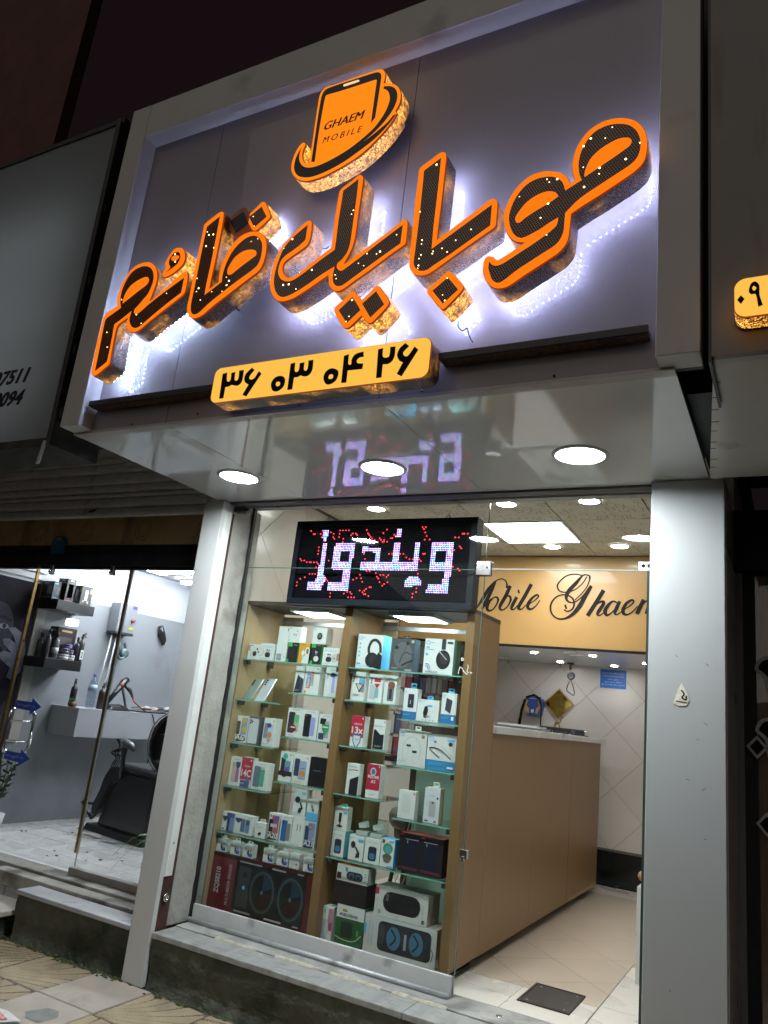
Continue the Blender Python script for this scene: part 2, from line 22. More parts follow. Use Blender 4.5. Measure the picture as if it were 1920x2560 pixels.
SCRIPT = [[[(-2.38,2.461),(-2.337,2.535),(-2.284,2.63),(-2.228,2.702)],[0.0066,0.0242,0.0286,0.011]],[[(-2.228,2.702),(-2.178,2.721),(-2.139,2.706),(-2.124,2.675),(-2.124,2.642)],[0.0088,0.0077,0.0077,0.011,0.0176]],[[(-2.222,2.706),(-2.252,2.631),(-2.293,2.536),(-2.331,2.457)],[0.0088,0.0264,0.0308,0.0154]],[[(-2.331,2.457),(-2.286,2.505),(-2.251,2.548)],[0.0066,0.0066,0.0066]],[[(-2.236,2.556),(-2.271,2.521),(-2.286,2.474),(-2.27,2.446),(-2.233,2.458),(-2.202,2.503),(-2.192,2.544),(-2.211,2.564),(-2.236,2.556)],[0.0088,0.022,0.0264,0.0154,0.0088,0.011,0.0176,0.011,0.0088]],[[(-2.094,2.663),(-2.125,2.582),(-2.167,2.499),(-2.17,2.465),(-2.143,2.457),(-2.103,2.491),(-2.082,2.542),(-2.093,2.573),(-2.124,2.572),(-2.149,2.54)],[0.0264,0.0286,0.0264,0.0176,0.0088,0.0088,0.0176,0.0154,0.0066,0.0055]],[[(-2.03,2.569),(-2.062,2.502),(-2.07,2.471),(-2.049,2.464),(-2.015,2.504)],[0.0242,0.0264,0.0198,0.0088,0.0055]],[[(-2.024,2.613),(-2.01,2.618)],[0.0286,0.0286]],[[(-1.912,2.681),(-1.958,2.586),(-2.006,2.494),(-2.004,2.471),(-1.981,2.469),(-1.948,2.506)],[0.0264,0.0286,0.0264,0.0176,0.0088,0.0055]],[[(-1.932,2.506),(-1.878,2.543),(-1.846,2.577),(-1.861,2.591),(-1.9,2.562),(-1.928,2.516),(-1.929,2.481),(-1.899,2.472),(-1.86,2.503),(-1.831,2.549)],[0.0055,0.0066,0.011,0.0132,0.0176,0.0264,0.022,0.0132,0.0077,0.0055]],[[(-1.433,2.752),(-1.436,2.717),(-1.458,2.658),(-1.504,2.598),(-1.545,2.558)],[0.0132,0.0077,0.0066,0.0066,0.0066]],[[(-1.43,2.752),(-1.457,2.764),(-1.491,2.758),(-1.542,2.696),(-1.593,2.635),(-1.615,2.59),(-1.606,2.551),(-1.564,2.535),(-1.512,2.563),(-1.461,2.619),(-1.417,2.676)],[0.011,0.0077,0.0088,0.0264,0.0308,0.0264,0.0132,0.0088,0.0077,0.0088,0.022]],[[(-1.491,2.758),(-1.555,2.77),(-1.623,2.754),(-1.675,2.708),(-1.693,2.668),(-1.671,2.628),(-1.617,2.62),(-1.549,2.641),(-1.488,2.697),(-1.457,2.751)],[0.0066,0.0066,0.0066,0.0088,0.011,0.0088,0.0066,0.0066,0.0066,0.0066]],[[(-1.42,2.673),(-1.46,2.599),(-1.505,2.51),(-1.56,2.44),(-1.626,2.403),(-1.685,2.406),(-1.728,2.443),(-1.741,2.497),(-1.722,2.552),(-1.675,2.591),(-1.616,2.597),(-1.566,2.572),(-1.549,2.528),(-1.562,2.484),(-1.599,2.463),(-1.628,2.477)],[0.022,0.0308,0.033,0.0242,0.011,0.0088,0.011,0.0132,0.011,0.0088,0.0088,0.011,0.0132,0.011,0.0088,0.0088]],[[(-1.623,2.498),(-1.609,2.503)],[0.033,0.033]],[[(-1.32,2.643),(-1.364,2.563),(-1.439,2.433)],[0.0286,0.0286,0.0286]],[[(-1.413,2.479),(-1.363,2.534),(-1.326,2.552),(-1.318,2.533),(-1.351,2.476),(-1.362,2.449),(-1.341,2.442),(-1.309,2.468)],[0.0055,0.0088,0.0176,0.0242,0.0264,0.0176,0.0088,0.0055]],[[(-1.214,2.546),(-1.247,2.556),(-1.283,2.522),(-1.303,2.478),(-1.29,2.445),(-1.258,2.461),(-1.222,2.505),(-1.201,2.553)],[0.0088,0.011,0.022,0.0286,0.0176,0.0088,0.0066,0.0055]],[[(-1.194,2.558),(-1.217,2.5),(-1.228,2.467),(-1.213,2.451),(-1.176,2.478)],[0.0198,0.0264,0.0198,0.0088,0.0055]],[[(-1.169,2.488),(-1.118,2.522),(-1.089,2.554),(-1.101,2.57),(-1.141,2.545),(-1.165,2.497),(-1.162,2.464),(-1.134,2.454),(-1.094,2.481),(-1.059,2.524)],[0.0055,0.0066,0.011,0.0132,0.0176,0.0264,0.022,0.011,0.0077,0.0055]],[[(-1.015,2.577),(-1.037,2.525),(-1.062,2.462)],[0.022,0.0264,0.0264]],[[(-1.045,2.506),(-1.002,2.559),(-0.975,2.569),(-0.97,2.551),(-0.991,2.465)],[0.0055,0.0088,0.0176,0.0242,0.0264]],[[(-0.974,2.504),(-0.935,2.561),(-0.909,2.571),(-0.904,2.553),(-0.925,2.482),(-0.912,2.462),(-0.882,2.484)],[0.0055,0.0088,0.0176,0.0242,0.0242,0.011,0.0055]]]
LEDP = [[[(-2.548,2.56),(-2.5,2.565),(-2.51,2.513),(-2.519,2.489),(-2.539,2.492)]],[[(-2.539,2.475),(-2.508,2.475),(-2.503,2.279),(-2.482,2.257),(-2.51,2.178),(-2.606,2.176),(-2.607,2.235),(-2.563,2.235),(-2.542,2.271)]],[[(-2.438,2.472),(-2.309,2.474),(-2.312,2.185),(-2.459,2.179),(-2.458,2.233),(-2.37,2.237),(-2.363,2.307),(-2.436,2.31),(-2.456,2.332),(-2.453,2.445)],[(-2.403,2.418),(-2.335,2.418),(-2.336,2.365),(-2.399,2.364)]],[[(-2.254,2.363),(-1.874,2.364),(-1.871,2.31),(-2.255,2.306)]],[[(-2.253,2.45),(-2.125,2.447),(-2.131,2.359),(-2.162,2.359),(-2.163,2.408),(-2.188,2.42),(-2.251,2.416)]],[[(-2.037,2.473),(-1.996,2.473),(-1.995,2.36),(-2.037,2.359)]],[[(-2.034,2.563),(-1.996,2.562),(-1.996,2.507),(-2.042,2.508),(-2.032,2.526)]],[[(-1.909,2.474),(-1.872,2.473),(-1.872,2.36),(-1.908,2.36)]],[[(-1.954,2.248),(-1.924,2.271),(-1.864,2.272),(-1.839,2.25),(-1.841,2.22),(-1.95,2.216)]],[[(-1.802,2.471),(-1.668,2.472),(-1.667,2.317),(-1.676,2.185),(-1.807,2.18),(-1.805,2.234),(-1.713,2.237),(-1.709,2.311),(-1.802,2.31)],[(-1.77,2.42),(-1.706,2.42),(-1.707,2.36),(-1.769,2.36)]]]
LEDR = [[(-2.65,2.573),(-2.636,2.554),(-2.619,2.534),(-2.604,2.536)],[(-2.727,2.395),(-2.658,2.361),(-2.56,2.354)],[(-2.541,2.575),(-2.557,2.533),(-2.549,2.51)],[(-2.501,2.575),(-2.492,2.544)],[(-2.469,2.536),(-2.459,2.498)],[(-2.432,2.573),(-2.423,2.516)],[(-2.429,2.554),(-2.364,2.553)],[(-2.419,2.573),(-2.367,2.572),(-2.364,2.549)],[(-2.391,2.501),(-2.392,2.478)],[(-2.339,2.523),(-2.332,2.538),(-2.296,2.518),(-2.263,2.494)],[(-2.25,2.578),(-2.228,2.536),(-2.19,2.502),(-2.155,2.484)],[(-2.082,2.575),(-2.099,2.549),(-2.121,2.531)],[(-2.142,2.505),(-2.132,2.491),(-2.094,2.476)],[(-2.122,2.48),(-2.107,2.487)],[(-2.069,2.501),(-2.057,2.501),(-2.044,2.526)],[(-1.885,2.578),(-1.856,2.552),(-1.836,2.509),(-1.819,2.495)],[(-1.837,2.577),(-1.859,2.549)],[(-1.85,2.495),(-1.836,2.509)],[(-1.664,2.504),(-1.642,2.5),(-1.622,2.521),(-1.564,2.522),(-1.562,2.496)],[(-2.561,2.445),(-2.559,2.407)],[(-2.508,2.362),(-2.478,2.366)],[(-2.559,2.324),(-2.553,2.339)],[(-2.601,2.282),(-2.561,2.282)],[(-2.687,2.209),(-2.686,2.232),(-2.668,2.247)],[(-2.633,2.263),(-2.631,2.261)],[(-2.708,2.175),(-2.703,2.145)],[(-2.493,2.265),(-2.467,2.235)],[(-2.436,2.17),(-2.433,2.148)],[(-2.338,2.165),(-2.315,2.148),(-2.266,2.149)],[(-2.32,2.18),(-2.284,2.163)],[(-2.269,2.264),(-2.288,2.246)],[(-2.244,2.286),(-2.23,2.243)],[(-2.235,2.189),(-2.177,2.151)],[(-2.209,2.183),(-2.161,2.212)],[(-2.11,2.284),(-2.062,2.285),(-2.065,2.274)],[(-2.143,2.295),(-2.122,2.256),(-2.094,2.221),(-2.061,2.242)],[(-2.07,2.41),(-2.046,2.41)],[(-1.995,2.41),(-1.97,2.403),(-1.949,2.385)],[(-1.852,2.41),(-1.84,2.407)],[(-1.623,2.451),(-1.621,2.437)],[(-1.668,2.427),(-1.656,2.424)],[(-1.659,2.331),(-1.632,2.321),(-1.617,2.311)],[(-1.869,2.287),(-1.866,2.191)],[(-1.891,2.176),(-1.885,2.152)],[(-2.235,2.407),(-2.223,2.377)],[(-2.201,2.305),(-2.188,2.298)],[(-1.929,2.378),(-1.913,2.371)],[(-1.867,2.371),(-1.858,2.364)]]
PI = math.pi
sc = bpy.context.scene
for o in list(bpy.data.objects): bpy.data.objects.remove(o)

# ------------------------------------------------------------------ camera, world, light, exposure
cam = bpy.data.cameras.new('Camera'); camo = bpy.data.objects.new('Camera', cam)
sc.collection.objects.link(camo); sc.camera = camo
cam.sensor_fit = 'VERTICAL'; cam.sensor_height = 36.0; cam.lens = 36.0 * CAM_F / 2560.0
cam.clip_start = 0.05; cam.clip_end = 500
camo.matrix_world = Matrix(CAM_M)

w = bpy.data.worlds.new('World'); sc.world = w; w.use_nodes = True
wn = w.node_tree.nodes; wn['Background'].inputs[0].default_value = (0.30, 0.17, 0.20, 1)
wn['Background'].inputs[1].default_value = 0.018

sun = bpy.data.lights.new('Sun', 'SUN'); suno = bpy.data.objects.new('Sun', sun)
sc.collection.objects.link(suno)
sun.energy = 0.25; sun.angle = math.radians(60); sun.color = (1.0, 0.93, 0.84)
suno.rotation_euler = (math.radians(57), 0, math.radians(-8))     # weak street glow falling onto the shop fronts

sc.view_settings.view_transform = 'Standard'; sc.view_settings.look = 'None'
sc.view_settings.exposure = 0.5; sc.view_settings.gamma = 1.0; sc.view_settings.use_curve_mapping = False
sc.render.engine = 'CYCLES'
cy = sc.cycles
cy.use_denoising = True
try: cy.denoiser = 'OPENIMAGEDENOISE'
except Exception: pass
cy.max_bounces = 8; cy.diffuse_bounces = 3; cy.glossy_bounces = 4; cy.transmission_bounces = 4; cy.transparent_max_bounces = 16
cy.caustics_reflective = False; cy.caustics_refractive = False
cy.sample_clamp_indirect = 4.0
cy.use_light_tree = True
cy.use_adaptive_sampling = True; cy.adaptive_threshold = .025

# ------------------------------------------------------------------ materials
MATS = {}
def mat(name, col=(.8, .8, .8), rough=.5, metal=0., noise=None, bump=None, emit=None, coat=0., spec=None, noise2=None):
    """noise=(scale, amount[, (sx,sy,sz)]) mottles the colour, bump=(scale,strength), noise2=(scale, colour, lo, hi) adds stains of another colour"""
    if name in MATS: return MATS[name]
    m = bpy.data.materials.new(name); m.use_nodes = True
    nt = m.node_tree; b = nt.nodes['Principled BSDF']
    b.inputs['Base Color'].default_value = (*col, 1); b.inputs['Roughness'].default_value = rough; b.inputs['Metallic'].default_value = metal
    if spec is not None: b.inputs['Specular IOR Level'].default_value = spec
    if coat: b.inputs['Coat Weight'].default_value = coat; b.inputs['Coat Roughness'].default_value = .018
    tc = nt.nodes.new('ShaderNodeTexCoord')
    def tex(scale, stretch=(1, 1, 1), detail=5):
        mp = nt.nodes.new('ShaderNodeMapping'); mp.inputs['Scale'].default_value = stretch
        nt.links.new(tc.outputs['Object'], mp.inputs[0])
        t = nt.nodes.new('ShaderNodeTexNoise'); t.inputs['Scale'].default_value = scale; t.inputs['Detail'].default_value = detail
        nt.links.new(mp.outputs[0], t.inputs['Vector']); return t
    src = None
    if noise:
        t = tex(noise[0], noise[2] if len(noise) > 2 else (1, 1, 1))
        r = nt.nodes.new('ShaderNodeMapRange'); r.inputs['From Min'].default_value = .3; r.inputs['From Max'].default_value = .7
        r.inputs['To Min'].default_value = 1 - noise[1]; r.inputs['To Max'].default_value = 1 + noise[1]
        nt.links.new(t.outputs['Fac'], r.inputs['Value'])
        mx = nt.nodes.new('ShaderNodeMix'); mx.data_type = 'RGBA'; mx.blend_type = 'MULTIPLY'; mx.inputs[0].default_value = 1
        mx.inputs[6].default_value = (*col, 1); nt.links.new(r.outputs[0], mx.inputs[7]); src = mx.outputs[2]
        rr = nt.nodes.new('ShaderNodeMapRange'); rr.inputs['To Min'].default_value = max(.02, rough - .08); rr.inputs['To Max'].default_value = min(1, rough + .08)
        nt.links.new(t.outputs['Fac'], rr.inputs['Value']); nt.links.new(rr.outputs[0], b.inputs['Roughness'])
    if noise2:
        t = tex(noise2[0], noise2[4] if len(noise2) > 4 else (1, 1, 1), 8)
        r = nt.nodes.new('ShaderNodeMapRange'); r.inputs['From Min'].default_value = noise2[2]; r.inputs['From Max'].default_value = noise2[3]
        nt.links.new(t.outputs['Fac'], r.inputs['Value'])
        mx = nt.nodes.new('ShaderNodeMix'); mx.data_type = 'RGBA'; nt.links.new(r.outputs[0], mx.inputs[0])
        if src: nt.links.new(src, mx.inputs[6])
        else: mx.inputs[6].default_value = (*col, 1)
        mx.inputs[7].default_value = (*noise2[1], 1); src = mx.outputs[2]
    if src: nt.links.new(src, b.inputs['Base Color'])
    if bump:
        t = tex(bump[0], bump[2] if len(bump) > 2 else (1, 1, 1), 6)
        bp = nt.nodes.new('ShaderNodeBump'); bp.inputs['Strength'].default_value = bump[1]; bp.inputs['Distance'].default_value = .01
        nt.links.new(t.outputs['Fac'], bp.inputs['Height']); nt.links.new(bp.outputs[0], b.inputs['Normal'])
    if emit:
        b.inputs['Emission Color'].default_value = (*emit[0], 1); b.inputs['Emission Strength'].default_value = emit[1]
    MATS[name] = m; return m

def emat(name, col, s, nee=True):
    if name in MATS: return MATS[name]
    m = bpy.data.materials.new(name); m.use_nodes = True; nt = m.node_tree
    nt.nodes.remove(nt.nodes['Principled BSDF']); e = nt.nodes.new('ShaderNodeEmission')
    e.inputs[0].default_value = (*col, 1); e.inputs[1].default_value = s
    nt.links.new(e.outputs[0], nt.nodes['Material Output'].inputs[0]); MATS[name] = m
    if not nee: m.cycles.emission_sampling = 'NONE'      # too faint or too small to sample as a lamp
    return m

def glass_mat(name, tint=(.93, .97, .95), grime=0.0, refl=1.0, rough=.005):
    """thin pane: clear straight through, mirror-like by Fresnel"""
    m = bpy.data.materials.new(name); m.use_nodes = True; nt = m.node_tree
    nt.nodes.remove(nt.nodes['Principled BSDF'])
    tr = nt.nodes.new('ShaderNodeBsdfTransparent'); tr.inputs[0].default_value = (*tint, 1)
    gl = nt.nodes.new('ShaderNodeBsdfGlossy'); gl.inputs['Roughness'].default_value = rough
    fr = nt.nodes.new('ShaderNodeLayerWeight'); fr.inputs[0].default_value = .5
    pw = nt.nodes.new('ShaderNodeMath'); pw.operation = 'POWER'; pw.inputs[1].default_value = 5; nt.links.new(fr.outputs['Facing'], pw.inputs[0])
    mu = nt.nodes.new('ShaderNodeMath'); mu.operation = 'MULTIPLY_ADD'; mu.inputs[1].default_value = .95 * refl; mu.inputs[2].default_value = .042 * refl; mu.use_clamp = True
    nt.links.new(pw.outputs[0], mu.inputs[0])
    mx = nt.nodes.new('ShaderNodeMixShader'); nt.links.new(mu.outputs[0], mx.inputs[0])
    nt.links.new(tr.outputs[0], mx.inputs[1]); nt.links.new(gl.outputs[0], mx.inputs[2]); out = mx.outputs[0]
    if grime:
        tc = nt.nodes.new('ShaderNodeTexCoord'); t = nt.nodes.new('ShaderNodeTexNoise'); t.inputs['Scale'].default_value = 5; t.inputs['Detail'].default_value = 8
        nt.links.new(tc.outputs['Object'], t.inputs['Vector'])
        r = nt.nodes.new('ShaderNodeMapRange'); r.inputs['From Min'].default_value = .4; r.inputs['From Max'].default_value = .8; r.inputs['To Min'].default_value = grime * .2; r.inputs['To Max'].default_value = grime
        nt.links.new(t.outputs['Fac'], r.inputs['Value'])
        df = nt.nodes.new('ShaderNodeBsdfDiffuse'); df.inputs[0].default_value = (.7, .7, .68, 1)
        m2 = nt.nodes.new('ShaderNodeMixShader'); nt.links.new(r.outputs[0], m2.inputs[0]); nt.links.new(out, m2.inputs[1]); nt.links.new(df.outputs[0], m2.inputs[2]); out = m2.outputs[0]
    nt.links.new(out, nt.nodes['Material Output'].inputs[0]); MATS[name] = m; return m

def flat(col, rough=.45):
    return mat('print_%02x%02x%02x' % tuple(int(min(1, c) * 255) for c in col), col, rough)

# ------------------------------------------------------------------ mesh building
ORG = {}
def link(o, parent=None):
    sc.collection.objects.link(o)
    if parent is not None: o.parent = parent
    return o
def tag(o, label=None, cat=None, group=None, kind=None):
    for k, v in (('label', label), ('category', cat), ('group', group), ('kind', kind)):
        if v: o[k] = v
    return o
def thing(name, loc, label, cat, group=None):
    o = bpy.data.objects.new(name, None); o.empty_display_size = .05; o.location = loc; link(o); ORG[o.name] = Vector(loc)
    return tag(o, label, cat, group)

def smooth(pts, n=3):
    N = len(pts); out = []
    P = [Vector(p[:2]) for p in pts]; S = [len(p) > 2 for p in pts]
    for i in range(N):
        j = (i + 1) % N; a, b = P[i], P[j]
        if S[i] and S[j]: out.append(a); continue
        ta = (b - a) if S[i] else (b - P[i - 1]) * .5
        tb = (b - a) if S[j] else (P[(j + 1) % N] - a) * .5
        L = (b - a).length
        if ta.length > L * 1.3: ta *= L * 1.3 / ta.length
        if tb.length > L * 1.3: tb *= L * 1.3 / tb.length
        for k in range(n):
            t = k / n; t2, t3 = t * t, t * t * t
            out.append(a * (2 * t3 - 3 * t2 + 1) + ta * (t3 - 2 * t2 + t) + b * (-2 * t3 + 3 * t2) + tb * (t3 - t2))
    return out
def area2(r): return sum(r[i].x * r[(i + 1) % len(r)].y - r[(i + 1) % len(r)].x * r[i].y for i in range(len(r)))
def inside(p, r):
    c = False; j = len(r) - 1
    for i in range(len(r)):
        a, b = r[i], r[j]
        if (a[1] > p[1]) != (b[1] > p[1]) and p[0] < (b[0] - a[0]) * (p[1] - a[1]) / (b[1] - a[1]) + a[0]: c = not c
        j = i
    return c

class MB:
    def __init__(s): s.v = []; s.f = []; s.mi = []; s.mats = []; s.sm = []
    def m(s, material):
        if material is None: return 0
        if material not in s.mats: s.mats.append(material)
        return s.mats.index(material)
    def add(s, vs, fs, material=None, smooth_=False):
        k = len(s.v); s.v += [tuple(v) for v in vs]; i = s.m(material)
        for f in fs: s.f.append([k + a for a in f]); s.mi.append(i); s.sm.append(smooth_)
        return s
    def box(s, x0, x1, y0, y1, z0, z1, material=None):
        return s.add([(x0,y0,z0),(x1,y0,z0),(x1,y1,z0),(x0,y1,z0),(x0,y0,z1),(x1,y0,z1),(x1,y1,z1),(x0,y1,z1)],
                     [(0,3,2,1),(4,5,6,7),(0,1,5,4),(1,2,6,5),(2,3,7,6),(3,0,4,7)], material)
    def hexa(s, p, material=None):      # 8 points: bottom ring then top ring
        return s.add(p, [(0,3,2,1),(4,5,6,7),(0,1,5,4),(1,2,6,5),(2,3,7,6),(3,0,4,7)], material)
    def flatxz(s, rings, y0, y1=None, material=None, side=None):
        """polygon with holes in the XZ plane at y0 (facing -Y), extruded back to y1"""
        rr = [[Vector((p[0], p[1])) for p in r] for r in rings]
        allp = [p for r in rr for p in r]
        tris = tessellate_polygon([[Vector((p.x, p.y, 0)) for p in r] for r in rr])
        def fix(t, want):
            a, b, c = (allp[i] for i in t); ar = (b - a).cross(c - a)
            return t if (ar > 0) == want else (t[0], t[2], t[1])
        n = len(allp)
        vs = [(p.x, y0, p.y) for p in allp]; s.add(vs, [fix(t, True) for t in tris], material)
        if y1 is not None:
            s.add([(p.x, y1, p.y) for p in allp], [fix(t, False) for t in tris], side or material)
            for k, r in enumerate(rr):
                ccw = area2(r) > 0; ccw = ccw if k == 0 else not ccw
                q = r if (ccw == (k == 0)) or True else r
                m = len(r); vv = [(p.x, y0, p.y) for p in r] + [(p.x, y1, p.y) for p in r]
                up = area2(r) > 0
                outw = up if k == 0 else not up
                fs = [((i + 1) % m, i, m + i, m + (i + 1) % m) if not (up != (k != 0)) else (i, (i + 1) % m, m + (i + 1) % m, m + i) for i in range(m)]
                s.add(vv, fs, side or material, False)
        return s
    def tube(s, path, r, n=8, material=None, cap=True):
        path = [Vector(p) for p in path]; rs = r if isinstance(r, (list, tuple)) else [r] * len(path)
        vs = []; up = Vector((0.13, 0.27, .95))
        for i, p in enumerate(path):
            d = (path[min(i + 1, len(path) - 1)] - path[max(i - 1, 0)]).normalized()
            a = d.cross(up)
            if a.length < 1e-3: a = d.cross(Vector((1, 0, 0)))
            a.normalize(); b = d.cross(a)
            for k in range(n): t = 2 * PI * k / n; vs.append(p + (a * math.cos(t) + b * math.sin(t)) * rs[i])
        fs = [(i * n + k, i * n + (k + 1) % n, (i + 1) * n + (k + 1) % n, (i + 1) * n + k) for i in range(len(path) - 1) for k in range(n)]
        if cap: fs += [tuple(range(n))[::-1], tuple((len(path) - 1) * n + k for k in range(n))]
        return s.add(vs, fs, material, True)
    def lathe(s, c, prof, n=20, axis='z', material=None, cap=True):
        """prof: [(r,h)...] about an axis through c"""
        vs = []
        for r, h in prof:
            for k in range(n):
                t = 2 * PI * k / n; a, b = r * math.cos(t), r * math.sin(t)
                vs.append({'z': (c[0] + a, c[1] + b, c[2] + h), 'y': (c[0] + a, c[1] + h, c[2] + b), 'x': (c[0] + h, c[1] + a, c[2] + b)}[axis])
        fs = [(i * n + k, i * n + (k + 1) % n, (i + 1) * n + (k + 1) % n, (i + 1) * n + k) for i in range(len(prof) - 1) for k in range(n)]
        if cap: fs += [tuple(range(n))[::-1], tuple((len(prof) - 1) * n + k for k in range(n))]
        return s.add(vs, fs, material, True)
    def ribbon(s, pts, ws, y, material=None, plane='xz'):
        """flat brush stroke of varying width"""
        P = [Vector(p[:2]) for p in pts]; fine = []; fw = []
        for i in range(len(P) - 1):
            p0 = P[max(i - 1, 0)]; p3 = P[min(i + 2, len(P) - 1)]
            for k in range(5):
                t = k / 5; a, b = P[i], P[i + 1]
                fine.append(.5 * (2 * a + (b - p0) * t + (2 * p0 - 5 * a + 4 * b - p3) * t * t + (3 * a - p0 - 3 * b + p3) * t ** 3)); fw.append(ws[i] * (1 - t) + ws[i + 1] * t)
        fine.append(P[-1]); fw.append(ws[-1]); vs = []
        for i, p in enumerate(fine):
            d = fine[min(i + 1, len(fine) - 1)] - fine[max(i - 1, 0)]
            d = d.normalized() if d.length > 1e-6 else Vector((1, 0)); nn = Vector((-d.y, d.x)) * fw[i] * .5
            for q in (p + nn, p - nn): vs.append((q.x, y, q.y))
        return s.add(vs, [(2 * i, 2 * i + 1, 2 * i + 3, 2 * i + 2) for i in range(len(fine) - 1)], material)
    def build(s, name, material=None, parent=None, bevel=0, origin=None):
        me = bpy.data.meshes.new(name)
        if origin is None:
            xs = [v[0] for v in s.v]; ys = [v[1] for v in s.v]; zs = [v[2] for v in s.v]
            origin = ((min(xs) + max(xs)) / 2, (min(ys) + max(ys)) / 2, min(zs))
        O = Vector(origin)
        me.from_pydata([tuple(Vector(v) - O) for v in s.v], [], s.f)
        ms = s.mats or ([material] if material else [])
        if s.mats and material and material not in s.mats: pass
        for mm in ms: me.materials.append(mm)
        for p, i, k in zip(me.polygons, s.mi, s.sm): p.material_index = i; p.use_smooth = k
        me.update()
        o = bpy.data.objects.new(name, me)
        link(o, parent); o.location = O - (ORG[parent.name] if parent else Vector((0, 0, 0))); ORG[o.name] = O
        if bevel:
            bv = o.modifiers.new('bevel', 'BEVEL'); bv.width = bevel; bv.segments = 2; bv.limit_method = 'ANGLE'; bv.harden_normals = False
        return o
def cpts(pts, n=6):
    """smooth curve through the points"""
    P = [Vector(p) for p in pts]; out = []
    for i in range(len(P) - 1):
        p0 = P[max(i - 1, 0)]; p3 = P[min(i + 2, len(P) - 1)]; a, b = P[i], P[i + 1]
        for k in range(n):
            t = k / n; out.append(.5 * (2 * a + (b - p0) * t + (2 * p0 - 5 * a + 4 * b - p3) * t * t + (3 * a - p0 - 3 * b + p3) * t ** 3))
    return out + [P[-1]]
def boxo(name, x0, x1, y0, y1, z0, z1, material, parent=None, bevel=0):
    return MB().box(x0, x1, y0, y1, z0, z1).build(name, material, parent, bevel)
def struct(o): o['kind'] = 'structure'; return o

TXT = {}
def text_mesh(body, bold=0.0, shear=0.0, sp=1.0):
    k = (body, bold, shear, sp)
    if k not in TXT:
        c = bpy.data.curves.new('t', 'FONT'); c.body = body; c.resolution_u = 3; c.offset = bold; c.shear = shear; c.space_character = sp
        o = bpy.data.objects.new('t', c); me = bpy.data.meshes.new_from_object(o)
        vs = [tuple(v.co) for v in me.vertices]; fs = [tuple(p.vertices) for p in me.polygons]
        bpy.data.objects.remove(o); bpy.data.curves.remove(c); bpy.data.meshes.remove(me)
        if vs:
            x0 = min(v[0] for v in vs); x1 = max(v[0] for v in vs); y0 = min(v[1] for v in vs); y1 = max(v[1] for v in vs)
            vs = [((v[0] - x0), (v[1] - y0)) for v in vs]; TXT[k] = (vs, fs, x1 - x0, y1 - y0)
        else: TXT[k] = ([], [], 1, 1)
    return TXT[k]
def put_text(mb, body, org, ex, ey, material, width=None, height=None, bold=0.0, shear=0.0, sp=1.0, align='l'):
    """lay text with its lower-left at org, along unit vectors ex (right) and ey (up), fitted to width and/or height"""
    vs, fs, W, H = text_mesh(body, bold, shear, sp)
    if not vs: return
    ky = height / H if height else width / W; kx = width / W if width else ky
    O = Vector(org); ex = Vector(ex); ey = Vector(ey)
    if align == 'c': O = O - ex * (W * kx / 2)
    mb.add([O + ex * v[0] * kx + ey * v[1] * ky for v in vs], fs, material)

def clip_poly(poly, x0, x1, y0, y1):
    for ax, lim, sg in ((0, x0, 1), (0, x1, -1), (1, y0, 1), (1, y1, -1)):
        out = []
        for i in range(len(poly)):
            a, b = poly[i - 1], poly[i]
            ia, ib = (a[ax] - lim) * sg >= 0, (b[ax] - lim) * sg >= 0
            if ia != ib:
                t = (lim - a[ax]) / (b[ax] - a[ax]); out.append((a[0] + (b[0] - a[0]) * t, a[1] + (b[1] - a[1]) * t))
            if ib: out.append(b)
        poly = out
        if len(poly) < 3: return []
    return poly
def shrink(poly, d):
    n = len(poly); A = sum(poly[i][0] * poly[(i + 1) % n][1] - poly[(i + 1) % n][0] * poly[i][1] for i in range(n))
    sg = 1 if A > 0 else -1; out = []
    P = [Vector(p) for p in poly]
    P = [p for i, p in enumerate(P) if (p - P[i - 1]).length > 1e-4]
    n = len(P)
    if n < 3: return []
    for i in range(n):
        a, b, c = P[i - 1], P[i], P[(i + 1) % n]
        d1 = (b - a).normalized(); d2 = (c - b).normalized()
        n1 = Vector((-d1.y, d1.x)) * sg; n2 = Vector((-d2.y, d2.x)) * sg
        h = n1 + n2; k = h.dot(n1)
        out.append(b + h * (d / max(k, .35)))
    return [(p.x, p.y) for p in out]
def diamonds(x0, x1, y0, y1, px, py, diag, gap):
    h = diag / 2; res = []
    i0 = int((x0 - px) / h) - 2; i1 = int((x1 - px) / h) + 2; j0 = int((y0 - py) / h) - 2; j1 = int((y1 - py) / h) + 2
    for i in range(i0, i1 + 1):
        for j in range(j0, j1 + 1):
            if (i + j) % 2 == 0: continue
            cx, cy_ = px + i * h, py + j * h
            p = clip_poly([(cx - h, cy_), (cx, cy_ - h), (cx + h, cy_), (cx, cy_ + h)], x0, x1, y0, y1)
            if len(p) >= 3:
                A = abs(sum(p[k][0] * p[(k + 1) % len(p)][1] - p[(k + 1) % len(p)][0] * p[k][1] for k in range(len(p)))) / 2
                if A > .002:
                    p = shrink(p, gap)
                    if p: res.append(p)
    return res

